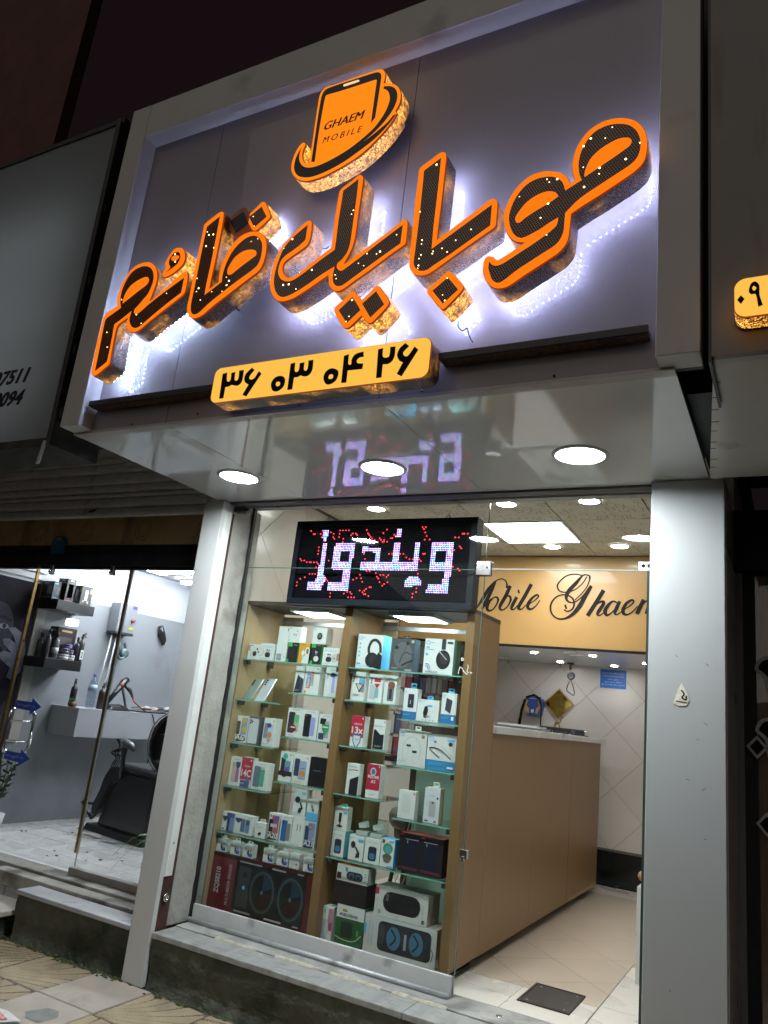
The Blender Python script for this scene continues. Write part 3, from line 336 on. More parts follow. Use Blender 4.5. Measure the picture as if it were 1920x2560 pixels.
# ------------------------------------------------------------------ shared materials
white_acp = mat('white_composite', (.52, .525, .52), .32, noise=(2, .04), noise2=(3.5, (.42, .41, .38), .62, .85), coat=.2)
gloss_soffit = mat('glossy_white_soffit', (.86, .885, .90), .06, noise=(1.2, .03), coat=.7)
frame_acp = mat('grey_white_frame', (.58, .57, .56), .42, noise=(3, .05), noise2=(4, (.33, .32, .29), .6, .8))
panel_acp = mat('brushed_fascia_panel', (.30, .268, .285), .5, noise=(90, .03, (6, 1, .12)), coat=.38)
lip_acp = mat('fascia_lip', (.5, .47, .47), .35, noise=(5, .06))
black = mat('black_void', (.012, .012, .013), .6)
darkm = mat('dark_metal', (.03, .03, .035), .45, noise=(30, .2))
alu = mat('aluminium', (.55, .55, .56), .35, .85, noise=(40, .08, (1, 12, 12)))
alu_dull = mat('dull_aluminium', (.42, .43, .44), .5, .5, noise=(15, .12), noise2=(9, (.2, .2, .2), .58, .75))
steel = mat('chrome_steel', (.75, .76, .78), .16, 1.0, noise=(25, .08))
marble = mat('grey_white_marble', (.29, .295, .285), .42, noise=(3, .2, (6, 1, 1)), noise2=(4.5, (.17, .17, .165), .52, .75, (3, 9, 3)))
marble_edge = mat('rough_marble_edge', (.42, .42, .40), .6, noise=(14, .25), bump=(60, .5))
concrete = mat('mossy_concrete', (.11, .115, .09), .9, noise=(6, .35), noise2=(3.2, (.024, .034, .018), .46, .66), bump=(24, 1.4))
moss = mat('moss', (.045, .06, .02), .95, noise=(30, .5), bump=(70, 1))
plaster = mat('stained_plaster', (.36, .35, .32), .85, noise=(7, .18), noise2=(5, (.17, .15, .13), .55, .75), bump=(40, .6))
brown_mel = mat('brown_melamine', (.225, .128, .052), .40, noise=(60, .08, (8, 8, .25)))
beige_mel = mat('light_melamine', (.37, .265, .14), .5, noise=(40, .06, (6, 6, .3)))
white_tile = mat('white_glazed_tile', (.68, .63, .57), .22, noise=(2.5, .03))
beige_tile = mat('beige_floor_tile', (.50, .42, .33), .3, noise=(3, .06))
wfloor_tile = mat('white_floor_tile', (.64, .60, .54), .28, noise=(3, .05))
grout = mat('grout', (.16, .145, .13), .9, noise=(40, .2))
black_marble = mat('black_marble', (.012, .014, .013), .15, noise2=(3, (.2, .2, .2), .70, .74, (3, 1, 6)))
ceil_m = mat('ceiling_tile', (.50, .47, .41), .8, noise=(1.5, .03))
gold_board = mat('gold_board', (.34, .21, .072), .38, noise=(1.6, .10), coat=.15)
black_ink = mat('black_vinyl', (.010, .010, .010), .7, spec=.15)
brass = mat('brass', (.55, .37, .13), .3, 1.0, noise=(20, .15))
lamp_white = emat('lamp_white', (.89, .97, 1.0), 220.0)
lamp_room = emat('lamp_room', (1.0, .97, .92), 44.0)
lamp_panel = emat('lamp_panel', (1.0, .985, .95), 25.0)
lamp_case = emat('lamp_case', (.86, .97, 1.0), 17.0)
lamp_spot = emat('lamp_spot', (.95, .98, 1.0), 90.0)
lamp_barber = emat('lamp_barber', (.88, .93, 1.0), 62.0)
shop_glass = glass_mat('shop_glass', (.943, .974, .960), 0, .55)
clear_glass = glass_mat('clear_glass', (.95, .97, .96), .003)
shelf_glass = glass_mat('shelf_glass', (.90, .96, .93), 0)
edge_glass = mat('green_glass_edge', (.07, .14, .115), .15, noise=(30, .2))

SILL = .265      # top of the marble step, and shop floor
# ------------------------------------------------------------------ ground
ground = struct(boxo('ground', -60, 60, -60, 60, -.5, -.012, mat('dark_ground', (.05, .05, .05), .95, noise=(1, .3))))
pave = struct(boxo('pavement', -9.5, 4.5, -2.0, 3.435, -.2, -.006, mat('mortar_bed', (.10, .09, .075), .95, noise=(30, .3))))
wave_m = mat('wave_paving_tile', (.33, .26, .17), .8, noise=(8, .18), noise2=(4, (.13, .105, .07), .56, .75), bump=(90, .35))
plain_m = mat('plain_paving_tile', (.36, .31, .265), .8, noise=(5, .14), noise2=(3, (.17, .155, .13), .58, .78), bump=(120, .25))
T = .39
def wave_mesh():
    n = 84; vs = []; fs = []; mi = []; h = T / 2 - .0025; deep = []
    for j in range(n + 1):
        for i in range(n + 1):
            u, v = i / n, j / n
            uu = u + .16 * math.sin(v * PI); ph = math.atan2(1.22 - v, 1.28 - uu + .1) / (PI / 2) * 11.0
            fr = ph - math.floor(ph); g = -.008 if fr < .20 else -.003 * (1 - (fr - .20) / .80)
            e = min(u, v, 1 - u, 1 - v)
            if e < .012: g = -.005
            deep.append(g < -.0045); vs.append((-h + 2 * h * u, -h + 2 * h * v, g))
    for j in range(n):
        for i in range(n):
            a = j * (n + 1) + i; f = (a, a + 1, a + n + 2, a + n + 1); fs.append(f); mi.append(1 if sum(deep[q] for q in f) >= 3 else 0)
    me = bpy.data.meshes.new('wave_tile'); me.from_pydata(vs, [], fs); me.materials.append(wave_m); me.materials.append(mat('groove_dirt', (.095, .066, .038), .95, noise=(40, .3)))
    for p, k in zip(me.polygons, mi): p.material_index = k
    me.update(); return me
def plain_mesh():
    h = T / 2 - .0025; b = .004
    vs = [(-h, -h, -.03), (h, -h, -.03), (h, h, -.03), (-h, h, -.03), (-h, -h, -b), (h, -h, -b), (h, h, -b), (-h, h, -b), (-h + b, -h + b, 0), (h - b, -h + b, 0), (h - b, h - b, 0), (-h + b, h - b, 0)]
    fs = [(0, 1, 5, 4), (1, 2, 6, 5), (2, 3, 7, 6), (3, 0, 4, 7), (4, 5, 9, 8), (5, 6, 10, 9), (6, 7, 11, 10), (7, 4, 8, 11), (8, 9, 10, 11)]
    me = bpy.data.meshes.new('plain_tile'); me.from_pydata(vs, [], fs); me.materials.append(plain_m); me.update(); return me
wm, pm = wave_mesh(), plain_mesh()
for j in range(4):
    for i in range(-6, 9):
        x = -3.155 + i * T; y = 3.225 - j * T
        o = bpy.data.objects.new('paving_tile', pm if i % 4 == 0 else wm); link(o, pave)
        o.location = Vector((x + random.uniform(-.001, .001), y, random.uniform(-.0015, .0015))) - ORG['pavement']
        if i % 4: o.rotation_euler.z = (PI if i % 2 else 0)
mb = MB()
for k in range(420):    # moss creeping along the foot of the step
    x = random.uniform(-6.2, -3.1) if random.random() < .72 else random.uniform(-3.0, -1.2)
    s_ = random.uniform(.006, .018); y = 3.437 - abs(random.gauss(0, .022)) - .004; z0 = .001
    mb.add([(x - s_, y - s_ * .6, z0), (x + s_, y - s_ * .7, z0), (x + s_ * .9, y + s_ * .5, z0), (x - s_ * .8, y + s_ * .6, z0), (x, y, z0 + s_ * .55)], [(0, 1, 4), (1, 2, 4), (2, 3, 4), (3, 0, 4)])
tag(mb.build('moss', moss), 'green moss creeping along the foot of the concrete step', 'moss', kind='stuff')
# litter
o = MB().add([(-3.6, 2.55, .012), (-3.165, 2.62, .012), (-3.085, 2.735, .012), (-3.215, 2.762, .014), (-3.6, 2.70, .014)], [(0, 1, 2, 3, 4)], mat('paper', (.6, .57, .54), .7, noise=(20, .1)))
o.add([(-3.55, 2.58, .0165), (-3.18, 2.64, .0165), (-3.13, 2.70, .0165), (-3.24, 2.73, .018), (-3.55, 2.69, .018)], [(0, 1, 2, 3, 4)], mat('red_print', (.5, .22, .2), .7, noise=(60, .5)))
o.add([(-3.6, 2.55, .005), (-3.165, 2.62, .005), (-3.085, 2.735, .005), (-3.215, 2.762, .005), (-3.6, 2.70, .005)], [(0, 1, 2, 3, 4)])
tag(o.build('leaflet'), 'white and red printed leaflet lying on the pavement', 'paper')
p = [(-3.18, 2.83), (-3.145, 2.927), (-3.08, 2.938), (-3.03, 2.893), (-3.04, 2.792), (-3.12, 2.785)]
o = MB().add([(a, b, .0028) for a, b in p], [tuple(range(len(p)))]).build('cement_patch', mat('cement_patch', (.19, .195, .18), .9, noise=(15, .2)), pave)

# ------------------------------------------------------------------ steps
def step_block(name, x0, x1, label):
    t = thing(name, ((x0 + x1) / 2, 3.6, 0), label, 'step')
    n = 60; vs = []; fs = []
    for j in range(13):
        for i in range(n + 1):
            x = x0 + (x1 - x0) * i / n; z = -.01 + (SILL - .028 + .01) * j / 12
            vs.append((x, 3.444 + random.uniform(-.004, .004) + .008 * math.sin(j * .5), z))
    for j in range(12):
        for i in range(n): a = j * (n + 1) + i; fs.append((a, a + 1, a + n + 2, a + n + 1))
    mb = MB().add(vs, fs, None, True); mb.box(x0, x1, 3.46, 3.85, -.01, SILL - .03)
    mb.build('base', concrete, t); return t
t = step_block('shop_step', -3.03, -.25, 'mossy concrete step with marble tread under the phone shop window')
xs = [-3.03, -1.55, -.25]
for a, b in zip(xs, xs[1:]):
    mb = MB().box(a + .001, b - .001, 3.425, 3.60, SILL - .028, SILL, marble); mb.build('tread_slab', marble, t, bevel=.004)
boxo('back_slab', -3.03, -.25, 3.602, 3.80, SILL - .028, SILL + .004, mat('worn_stone', (.30, .30, .285), .7, noise=(8, .25), noise2=(6, (.15, .15, .14), .5, .7), bump=(30, .5)), t)
mb = MB()
x = -2.75
while x < -1.42:        # strip of old mortar along the joint between slabs
    l = random.uniform(.03, .08); wd = random.uniform(.012, .024)
    if random.random() < .86:
        mb.hexa([(x, 3.604 - wd * .3, SILL), (x + l, 3.604 - wd * .3, SILL), (x + l, 3.604 + wd, SILL), (x, 3.604 + wd, SILL), (x + .004, 3.604, SILL + .008), (x + l - .004, 3.604, SILL + .008), (x + l - .003, 3.604 + wd * .8, SILL + .008), (x + .003, 3.604 + wd * .8, SILL + .007)])
    x += l * .93
mb.build('mortar_strip', mat('cream_mortar', (.46, .42, .33), .85, noise=(40, .2), bump=(60, .6)), t)['kind'] = 'stuff'
mb = MB().lathe((-1.20, 3.70, SILL + .0045), [(.016, 0), (.016, .002), (.012, .0025), (.008, .0015)], 16); mb.build('floor_bolt', steel, t)
t = step_block('barber_step', -4.12, -3.185, 'mossy concrete step with thin marble tread before the barber shop')
for a, b in [(-4.125, -3.65), (-3.65, -3.185)]:
    MB().box(a + .001, b - .001, 3.42, 3.585, SILL - .026, SILL).build('tread_slab', mat('blue_grey_marble', (.34, .345, .355), .4, noise=(4, .12), noise2=(9, (.2, .2, .2), .66, .74)), t, bevel=.005)
boxo('lower_sill', -4.6, -3.185, 3.59, 3.70, .2, .283, mat('worn_sill', (.30, .28, .25), .7, noise=(9, .25), noise2=(5, (.09, .085, .07), .48, .66), bump=(30, .4)), t, bevel=.006)
boxo('upper_sill', -6.0, -3.185, 3.70, 3.84, .2, .300, MATS['worn_sill'], t, bevel=.005)
t = thing('side_step', (-4.6, 3.6, 0), 'low tiled step with a pale stone slab at far left', 'step')
boxo('riser', -6.2, -4.13, 3.60, 3.72, -.01, .25, mat('grey_tile_riser', (.33, .33, .32), .6, noise=(6, .15)), t)
boxo('stone_slab', -6.2, -4.14, 3.36, 3.64, .115, .145, mat('cream_stone', (.42, .39, .33), .6, noise=(5, .15), bump=(20, .3)), t, bevel=.006)
boxo('slab_support', -6.2, -4.2, 3.42, 3.62, -.01, .115, concrete, t)
for x in (-4.45, -4.9, -5.4): boxo('riser_joint', x, x + .006, 3.597, 3.61, .146, .24, grout, t)

# ------------------------------------------------------------------ pillars
t = thing('cladding_pillar', (-3.11, 3.48, 0), 'narrow white clad pillar between the barber shop and the phone shop', 'pillar')
boxo('front_cladding', -3.183, -3.037, 3.42, 3.452, .0, 2.652, white_acp, t, bevel=.003)
boxo('side_cladding', -3.183, -3.037, 3.4535, 3.515, .53, 2.652, mat('white_side', (.68, .69, .67), .28, noise=(2, .04), coat=.3), t, bevel=.002)
boxo('core', -3.175, -3.05, 3.453, 3.55, .0, 2.6, mat('rusty_core', (.06, .022, .018), .8, noise=(20, .4)), t)
MB().lathe((-3.044, 3.50, .42), [(.022, 0), (.022, .008), (.012, .010), (.012, .002)], 16, 'x').build('lock_ring', steel, t)
MB().lathe((-3.037, 3.485, .70), [(.007, 0), (.007, .003)], 12, 'x').build('rivet', alu_dull, t)
jamb = thing('plaster_jamb', (-3.13, 3.66, SILL), 'stained plaster door jamb beside the shop window', 'wall')
mb = MB(); n = 40; vs = []; fs = []
for j in range(n + 1):
    z = SILL + 2.42 * j / n
    for k, yy in enumerate((3.535, 3.60, 3.68, 3.745)):
        vs.append((-3.062 + random.uniform(-.004, .004), yy, z))
for j in range(n):
    for k in range(3): a = j * 4 + k; fs.append((a, a + 1, a + 5, a + 4))
mb.add(vs, fs, None, True); mb.box(-3.175, -3.07, 3.54, 3.84, SILL, 2.68); mb.build('jamb_face', plaster, jamb)
boxo('dark_gap', -3.12, -3.052, 3.516, 3.534, SILL, 2.63, mat('reddish_gap', (.03, .012, .01), .7), jamb)

t = thing('wide_pillar', (-.4, 3.7, 0), 'wide white clad pillar at the right of the shop entrance', 'pillar')
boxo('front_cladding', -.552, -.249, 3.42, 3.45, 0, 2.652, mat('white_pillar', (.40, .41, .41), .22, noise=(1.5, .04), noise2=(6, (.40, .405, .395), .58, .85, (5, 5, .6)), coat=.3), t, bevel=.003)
boxo('side_cladding', -.30, -.2485, 3.452, 4.02, 0, 2.66, mat('lit_pillar_side', (.72, .70, .75), .25, noise=(2, .03), coat=.3), t)  # paler violet than the front: light from the neighbour put into the colour
boxo('core', -.545, -.302, 3.453, 4.0, 0, 2.64, mat('pillar_core', (.25, .25, .25), .7), t)
boxo('side_panel', -.2483, -.2455, 3.46, 4.01, .02, 2.35, mat('trim_film', (.72, .70, .76), .3, noise=(3, .04)), t)  # same raised violet tone, side light put into the colour
for k_ in range(9):
    a_, z_ = random.uniform(-.54, -.27), random.uniform(.5, 2.2); l_ = random.uniform(.006, .022)
    MB().ribbon([(a_, z_), (a_ + l_ * random.uniform(-1, 1), z_ + random.uniform(-.3, 1) * l_)], [.0035, .0015], 3.4188).build('scuff_mark', mat('scuff_grey', (.12, .12, .12), .8), t)
sx, sz = -.418, 1.725
pts = [(-.03, -.045), (-.018, -.005), (0, .04), (.018, .012), (.032, -.03), (.02, -.052), (-.01, -.055)]
st_ = thing('torn_sticker', (sx, 3.417, sz - .05), 'torn white paper sticker left on the wide right pillar', 'sticker')
mb = MB().flatxz([[(sx + a, sz + b) for a, b in pts]], 3.4175, 3.4195); mb.build('paper', mat('torn_paper', (.62, .58, .48), .8, noise=(50, .2)), st_)
mb = MB().ribbon([(sx, sz + .01), (sx + .012, sz - .005), (sx + .004, sz - .02), (sx + .018, sz - .028), (sx + .02, sz - .012)], [.006] * 5, 3.4165); mb.build('ink_mark', black_ink, st_)
mb = MB().ribbon([(sx - .02, sz - .036), (sx + .022, sz - .04)], [.004] * 2, 3.4165); mb.build('ink_mark', black_ink, st_)

# ------------------------------------------------------------------ fascia box
FX0, FX1, FY, PY = -3.092, -.228, 2.24, 2.325
ZB, ZT = 2.70, 4.51
t = thing('fascia_box', (-1.66, 2.4, 2.66), 'large white framed fascia box carrying the lit sign', 'sign board')
boxo('frame_side', FX0, -2.962, FY, PY + .02, ZB - .035, ZT, frame_acp, t, bevel=.003)
boxo('frame_side', -.358, FX1, FY, PY + .02, ZB - .035, ZT, frame_acp, t, bevel=.003)
boxo('frame_top', -2.961, -.359, FY + .001, PY + .02, 4.305, ZT, frame_acp, t, bevel=.003)
px = [-2.961, SEAM1, SEAM2, -.359]
for a, b in zip(px, px[1:]): boxo('fascia_panel', a + .0015, b - .0015, PY, PY + .02, 2.668, 4.304, panel_acp, t)
boxo('panel_backing', -3.09, -.23, PY + .021, PY + .05, 2.67, 4.5, black, t)
for a, b in zip([FX0, SEAM1, SEAM2, -.31], [SEAM1, SEAM2, -.31]):
    boxo('fascia_lip', a + .0015, b - .0015, PY - .002, 2.372, 2.655, 2.667, lip_acp, t)
boxo('canopy_cover', -3.085, -.33, 2.40, 3.55, 2.80, 4.45, black, t)
mb = MB()
for x in (-2.3, -1.75, -1.2, -.7, -2.7): mb.lathe((x, PY - .0035, 2.675 + random.uniform(0, .02)), [(.005, 0), (.005, .003)], 8, 'y')
mb.build('rivets', darkm, t)['kind'] = 'stuff'
r1 = thing('perforated_rail', (-2.5, 2.28, 2.72), 'dark perforated light rail left of the yellow number plate', 'rail')
r2 = thing('perforated_rail', (-.75, 2.28, 2.72), 'dark perforated light rail right of the yellow number plate', 'rail')
rail_under = mat('rusty_perforated', (.13, .075, .05), .6, .3, noise=(45, .45), bump=(110, .9))
for r, a, b in ((r1, RAIL[0], RAIL[1]), (r2, RAIL[2], RAIL[3])):
    boxo('rail_face', a, b, RAILY, RAILY + .012, RAILZ0 + .002, RAILZ1, darkm, r)
    boxo('rail_underside', a + .002, b - .002, RAILY + .0125, PY - .001, RAILZ0, RAILZ1 - .004, rail_under, r)

# ------------------------------------------------------------------ soffit and downlights
sof = tag(MB().box(-3.085, -.315, 2.372, 3.52, 2.6725, 2.70).build('soffit', black), 'glossy white panelled soffit under the fascia', 'soffit')
xs = [-3.092, SEAM1, SEAM2, -.309]
HOLES = [(-2.628, 3.045), (-1.744, 3.045), (-.782, 3.035)]
def panel_hole(x0, x1, y0, y1, z0, z1, c, r, n=40):
    """flat panel with a round cut-out"""
    ring = [(c[0] + r * math.cos(2 * PI * k / n), c[1] + r * math.sin(2 * PI * k / n)) for k in range(n)]
    outer = [(x0, y0), (x1, y0), (x1, y1), (x0, y1)]
    al = outer + ring; tris = tessellate_polygon([[Vector((a, b, 0)) for a, b in outer], [Vector((a, b, 0)) for a, b in ring]])
    m = MB(); m.add([(a, b, z0) for a, b in al], tris); m.add([(a, b, z1) for a, b in al], tris)
    m.add([(a, b, z) for z in (z0, z1) for a, b in ring], [(k, (k + 1) % n, n + (k + 1) % n, n + k) for k in range(n)])
    m.add([(a, b, z) for z in (z0, z1) for a, b in outer], [(k, (k + 1) % 4, 4 + (k + 1) % 4, 4 + k) for k in range(4)]); return m
for (a, b), h in zip(zip(xs, xs[1:]), HOLES):
    panel_hole(a + .0016, b - .0016, 2.374, 3.475, 2.657, 2.671, h, .104).build('soffit_panel', gloss_soffit, sof)
for (hx, hy), lab in zip(HOLES, ('round white downlight at the left end of the soffit', 'round white downlight in the middle of the soffit, by the mirrored letters', 'round white downlight at the right end of the soffit')):
    d = thing('soffit_downlight', (hx, hy, 2.655), lab, 'downlight', 'downlights in the soffit')
    MB().lathe((hx, hy, 2.655), [(.120, .003), (.118, -.003), (.100, -.006), (.099, .014), (.1035, .0155)], 40, cap=False).build('trim_ring', mat('white_trim', (.7, .7, .7), .4), d)
    MB().lathe((hx, hy, 2.655), [(.0985, .010), (.0985, .014)], 40).build('diffuser', lamp_white, d)
beam = thing('header_beam', (-1.8, 3.6, 2.66), 'dark metal head rail above the shop window', 'rail')
boxo('head_rail', -3.06, -.552, 3.477, 3.53, 2.645, 2.672, mat('head_rail', (.10, .10, .11), .5, .4, noise=(20, .2)), beam)
boxo('inner_head', -3.06, -.552, 3.72, 3.78, 2.69, 2.74, alu_dull, beam)
mb = MB().box(-3.045, -2.96, 3.535, 3.58, 2.612, 2.645); mb.lathe((-2.957, 3.55, 2.628), [(.012, -.01), (.012, .012)], 12, 'x'); mb.build('bracket', darkm, beam)
boxo('closing_plate', -3.06, -.31, 3.531, 3.719, 2.70, 2.71, mat('plate_grey', (.3, .3, .3), .6), beam)

# ------------------------------------------------------------------ lit channel letters
def film_mat():
    m = bpy.data.materials.new('perforated_black_face'); m.use_nodes = True; nt = m.node_tree; b = nt.nodes['Principled BSDF']
    b.inputs['Base Color'].default_value = (.010, .008, .007, 1); b.inputs['Roughness'].default_value = .16
    tc = nt.nodes.new('ShaderNodeTexCoord'); mp = nt.nodes.new('ShaderNodeMapping'); mp.inputs['Scale'].default_value = (118, 0, 118); mp.inputs['Rotation'].default_value = (0, .5, 0)
    nt.links.new(tc.outputs['Object'], mp.inputs[0])
    fr = nt.nodes.new('ShaderNodeVectorMath'); fr.operation = 'FRACTION'; nt.links.new(mp.outputs[0], fr.inputs[0])
    sb = nt.nodes.new('ShaderNodeVectorMath'); sb.operation = 'SUBTRACT'; sb.inputs[1].default_value = (.5, 0, .5); nt.links.new(fr.outputs[0], sb.inputs[0])
    ln = nt.nodes.new('ShaderNodeVectorMath'); ln.operation = 'LENGTH'; nt.links.new(sb.outputs[0], ln.inputs[0])
    lt = nt.nodes.new('ShaderNodeMath'); lt.operation = 'LESS_THAN'; lt.inputs[1].default_value = .22; nt.links.new(ln.outputs['Value'], lt.inputs[0])
    no = nt.nodes.new('ShaderNodeTexNoise'); no.inputs['Scale'].default_value = 9; nt.links.new(tc.outputs['Object'], no.inputs['Vector'])
    mr = nt.nodes.new('ShaderNodeMapRange'); mr.inputs['To Min'].default_value = .02; mr.inputs['To Max'].default_value = .17; nt.links.new(no.outputs['Fac'], mr.inputs['Value'])
    mu = nt.nodes.new('ShaderNodeMath'); mu.operation = 'MULTIPLY'; nt.links.new(lt.outputs[0], mu.inputs[0]); nt.links.new(mr.outputs[0], mu.inputs[1])
    b.inputs['Emission Color'].default_value = (1, .40, .16, 1); nt.links.new(mu.outputs[0], b.inputs['Emission Strength']); m.cycles.emission_sampling = 'NONE'; return m
def filigree_mat(name, strength, lo, base):
    """pierced metal band, lit from inside: small petal-shaped holes"""
    m = bpy.data.materials.new(name); m.use_nodes = True; nt = m.node_tree; b = nt.nodes['Principled BSDF']
    b.inputs['Base Color'].default_value = (*base, 1); b.inputs['Roughness'].default_value = .42; b.inputs['Metallic'].default_value = .35
    tc = nt.nodes.new('ShaderNodeTexCoord')
    vo = nt.nodes.new('ShaderNodeTexVoronoi'); vo.feature = 'DISTANCE_TO_EDGE'; vo.inputs['Scale'].default_value = 125; nt.links.new(tc.outputs['Object'], vo.inputs['Vector'])
    gt = nt.nodes.new('ShaderNodeMapRange'); gt.inputs['From Min'].default_value = .06; gt.inputs['From Max'].default_value = .16; nt.links.new(vo.outputs['Distance'], gt.inputs['Value'])
    no = nt.nodes.new('ShaderNodeTexNoise'); no.inputs['Scale'].default_value = 5.5; no.inputs['Detail'].default_value = 3; nt.links.new(tc.outputs['Object'], no.inputs['Vector'])
    mr = nt.nodes.new('ShaderNodeMapRange'); mr.inputs['From Min'].default_value = lo; mr.inputs['From Max'].default_value = lo + .22; mr.inputs['To Min'].default_value = 0; mr.inputs['To Max'].default_value = strength; nt.links.new(no.outputs['Fac'], mr.inputs['Value'])
    n2 = nt.nodes.new('ShaderNodeTexNoise'); n2.inputs['Scale'].default_value = 70; nt.links.new(tc.outputs['Object'], n2.inputs['Vector'])
    m2 = nt.nodes.new('ShaderNodeMapRange'); m2.inputs['From Min'].default_value = .35; m2.inputs['From Max'].default_value = .75; m2.inputs['To Min'].default_value = .25; m2.inputs['To Max'].default_value = 2.2; nt.links.new(n2.outputs['Fac'], m2.inputs['Value'])
    a = nt.nodes.new('ShaderNodeMath'); a.operation = 'MULTIPLY'; nt.links.new(gt.outputs[0], a.inputs[0]); nt.links.new(mr.outputs[0], a.inputs[1])
    c = nt.nodes.new('ShaderNodeMath'); c.operation = 'MULTIPLY'; nt.links.new(a.outputs[0], c.inputs[0]); nt.links.new(m2.outputs[0], c.inputs[1])
    b.inputs['Emission Color'].default_value = (1, .42, .07, 1); nt.links.new(c.outputs[0], b.inputs['Emission Strength'])
    mx = nt.nodes.new('ShaderNodeMix'); mx.data_type = 'RGBA'; nt.links.new(gt.outputs[0], mx.inputs[0]); mx.inputs[6].default_value = (*base, 1); mx.inputs[7].default_value = (base[0] * .25, base[1] * .22, base[2] * .2, 1); nt.links.new(mx.outputs[2], b.inputs['Base Color']); m.cycles.emission_sampling = 'NONE'; return m
film = film_mat()
filig = filigree_mat('filigree_band', 1.2, .465, (.46, .39, .33))
filig_hot = filigree_mat('filigree_band_bright', 1.5, .24, (.45, .36, .25))
filig_dim = filigree_mat('filigree_band_dim', .5, .56, (.22, .16, .13))
orange = emat('lit_orange_acrylic', (1.0, .185, .006), .80, False)
orange_logo = emat('lit_orange_logo', (1.0, .235, .008), .80)
brown_off = mat('unlit_orange_acrylic', (.60, .20, .085), .35, noise=(20, .1))
yellow = emat('lit_yellow_acrylic', (1.0, .54, .075), .70)
led_white = emat('halo_led', (.53, .59, 1.0), 108.0)
led_white_l = emat('halo_led_cool', (.50, .64, 1.0), 128.0)
sparkle = emat('pixel_led', (1, .62, .24), 5.5, False)
rim_dark = mat('acrylic_edge', (.12, .035, .02), .4, emit=((1, .12, .01), .12))

def outline_samples(r, step, inset):
    sg = 1 if area2(r) > 0 else -1; res = []; acc = 0
    for i in range(len(r)):
        a, b = r[i], r[(i + 1) % len(r)]; d = b - a; L = d.length
        if L < 1e-6: continue
        d /= L; n = Vector((-d.y, d.x)) * sg
        while acc < L:
            p = a + d * acc + n * inset
            if inside(p, r): res.append(p)
            acc += step
        acc -= L
    return res
def channel_letter(name, key, label, yf=2.16, depth=.092, led=None, side=None, face=None, sparks=6, ymount=PY, group='lit letters of the shop sign', extra=None, cat='sign letter'):
    d = LET[key]; outer = smooth(d['o']); side = side or filig; face = face or orange
    zmin = min(p.y for p in outer); xm = sum(p.x for p in outer) / len(outer)
    t = thing(name, (xm, yf + depth, zmin), label, cat, group)
    n = len(outer)
    MB().flatxz([outer], yf + .004, yf + .009).build('acrylic_rim', rim_dark, t)
    MB().flatxz([shrinkv(outer, .0022)], yf).build('acrylic_face', face, t)
    m = MB(); m.add([(p.x, y, p.y) for y in (yf + .0095, yf + depth) for p in outer], [(i, (i + 1) % n, n + (i + 1) % n, n + i) for i in range(n)], side, True)
    m.build('return_band', side, t)
    MB().flatxz([outer], yf + depth - .002).build('back_plate', mat('letter_back', (.25, .24, .24), .6), t)
    for b in d['b']:
        MB().flatxz([smooth(r) for r in b], yf - .003).build('perforated_face' if sparks else 'black_face', film if sparks else mat('gloss_black_vinyl', (.012, .006, .004), .3), t)
    if sparks:
        m = MB(); k = 0; b = d['b'][0]; rr = smooth(b[0]); hs = [smooth(h) for h in b[1:]]
        xs = [p.x for p in rr]; zs = [p.y for p in rr]; tries = 0
        while k < sparks and tries < 400:
            tries += 1
            p = (random.uniform(min(xs), max(xs)), random.uniform(min(zs), max(zs)))
            if inside(p, rr) and not any(inside(p, h) for h in hs):
                s_ = random.choice([.0016, .002, .0024, .0036])
                m.lathe((p[0], yf - .0045, p[1]), [(s_, 0), (s_ * .6, -.001)], 8, 'y'); k += 1
        if m.v: m.build('led_points', sparkle, t)['kind'] = 'stuff'
    if led:
        m = MB()
        for p in outline_samples(outer, .024, .021):
            m.lathe((p.x, yf + depth + .012, p.y), [(.0038, .0), (.0038, .004)], 6, 'y')
        o = m.build('halo_leds', led, t); o['kind'] = 'stuff'
    m = MB(); pts = [p for p in outline_samples(outer, .11, .035) if not inside((p.x, p.y + .05), outer) and inside((p.x, p.y - .075), outer)]
    for p in pts[:6:2]: m.tube([(p.x, yf + depth - .001, p.y), (p.x, ymount + .002, p.y)], .004, 6)
    if m.v: m.build('standoffs', darkm, t)['kind'] = 'stuff'
    return t
def shrinkv(r, d): return [Vector(p) for p in shrink([(p.x, p.y) for p in r], d)]

channel_letter('sign_letter', 'mw', 'rightmost double looped orange letter of the sign', led=led_white, sparks=17)
channel_letter('sign_letter', 'ba', 'orange L shaped letter right of the logo, with a square dot below', led=led_white, sparks=14)
channel_letter('sign_letter_dot', 'dot1', 'single orange diamond dot hanging below the right half of the sign', led=led_white, sparks=3, side=filig_hot)
channel_letter('sign_letter', 'yl', 'orange hook and upright letter directly below the phone logo', led=led_white, sparks=16)
channel_letter('sign_letter_dot', 'dot2', 'pair of joined orange diamond dots just above the yellow number plate', led=led_white, sparks=3, side=filig_hot)
channel_letter('sign_letter', 'qa', 'orange V shaped letter with a loop, second letter from the left', sparks=16, side=filig)
tt = channel_letter('sign_letter_dot', 'dot3', 'lit orange diamond dot above the left half of the sign', yf=2.20, depth=.085, led=led_white, sparks=2, side=filig_hot)
channel_letter('sign_letter_dot', 'dot4', 'unlit brown diamond dot above the left half of the sign', yf=2.202, depth=.083, sparks=0, side=filig_dim, face=brown_off)
channel_letter('sign_letter', 'em', 'leftmost orange letter with a long tail running down to the left', led=led_white_l, sparks=6, side=filig)
channel_letter('sign_letter_mark', 'hamza', 'small orange curled mark above the leftmost letter', led=led_white, sparks=2, side=filig_hot)
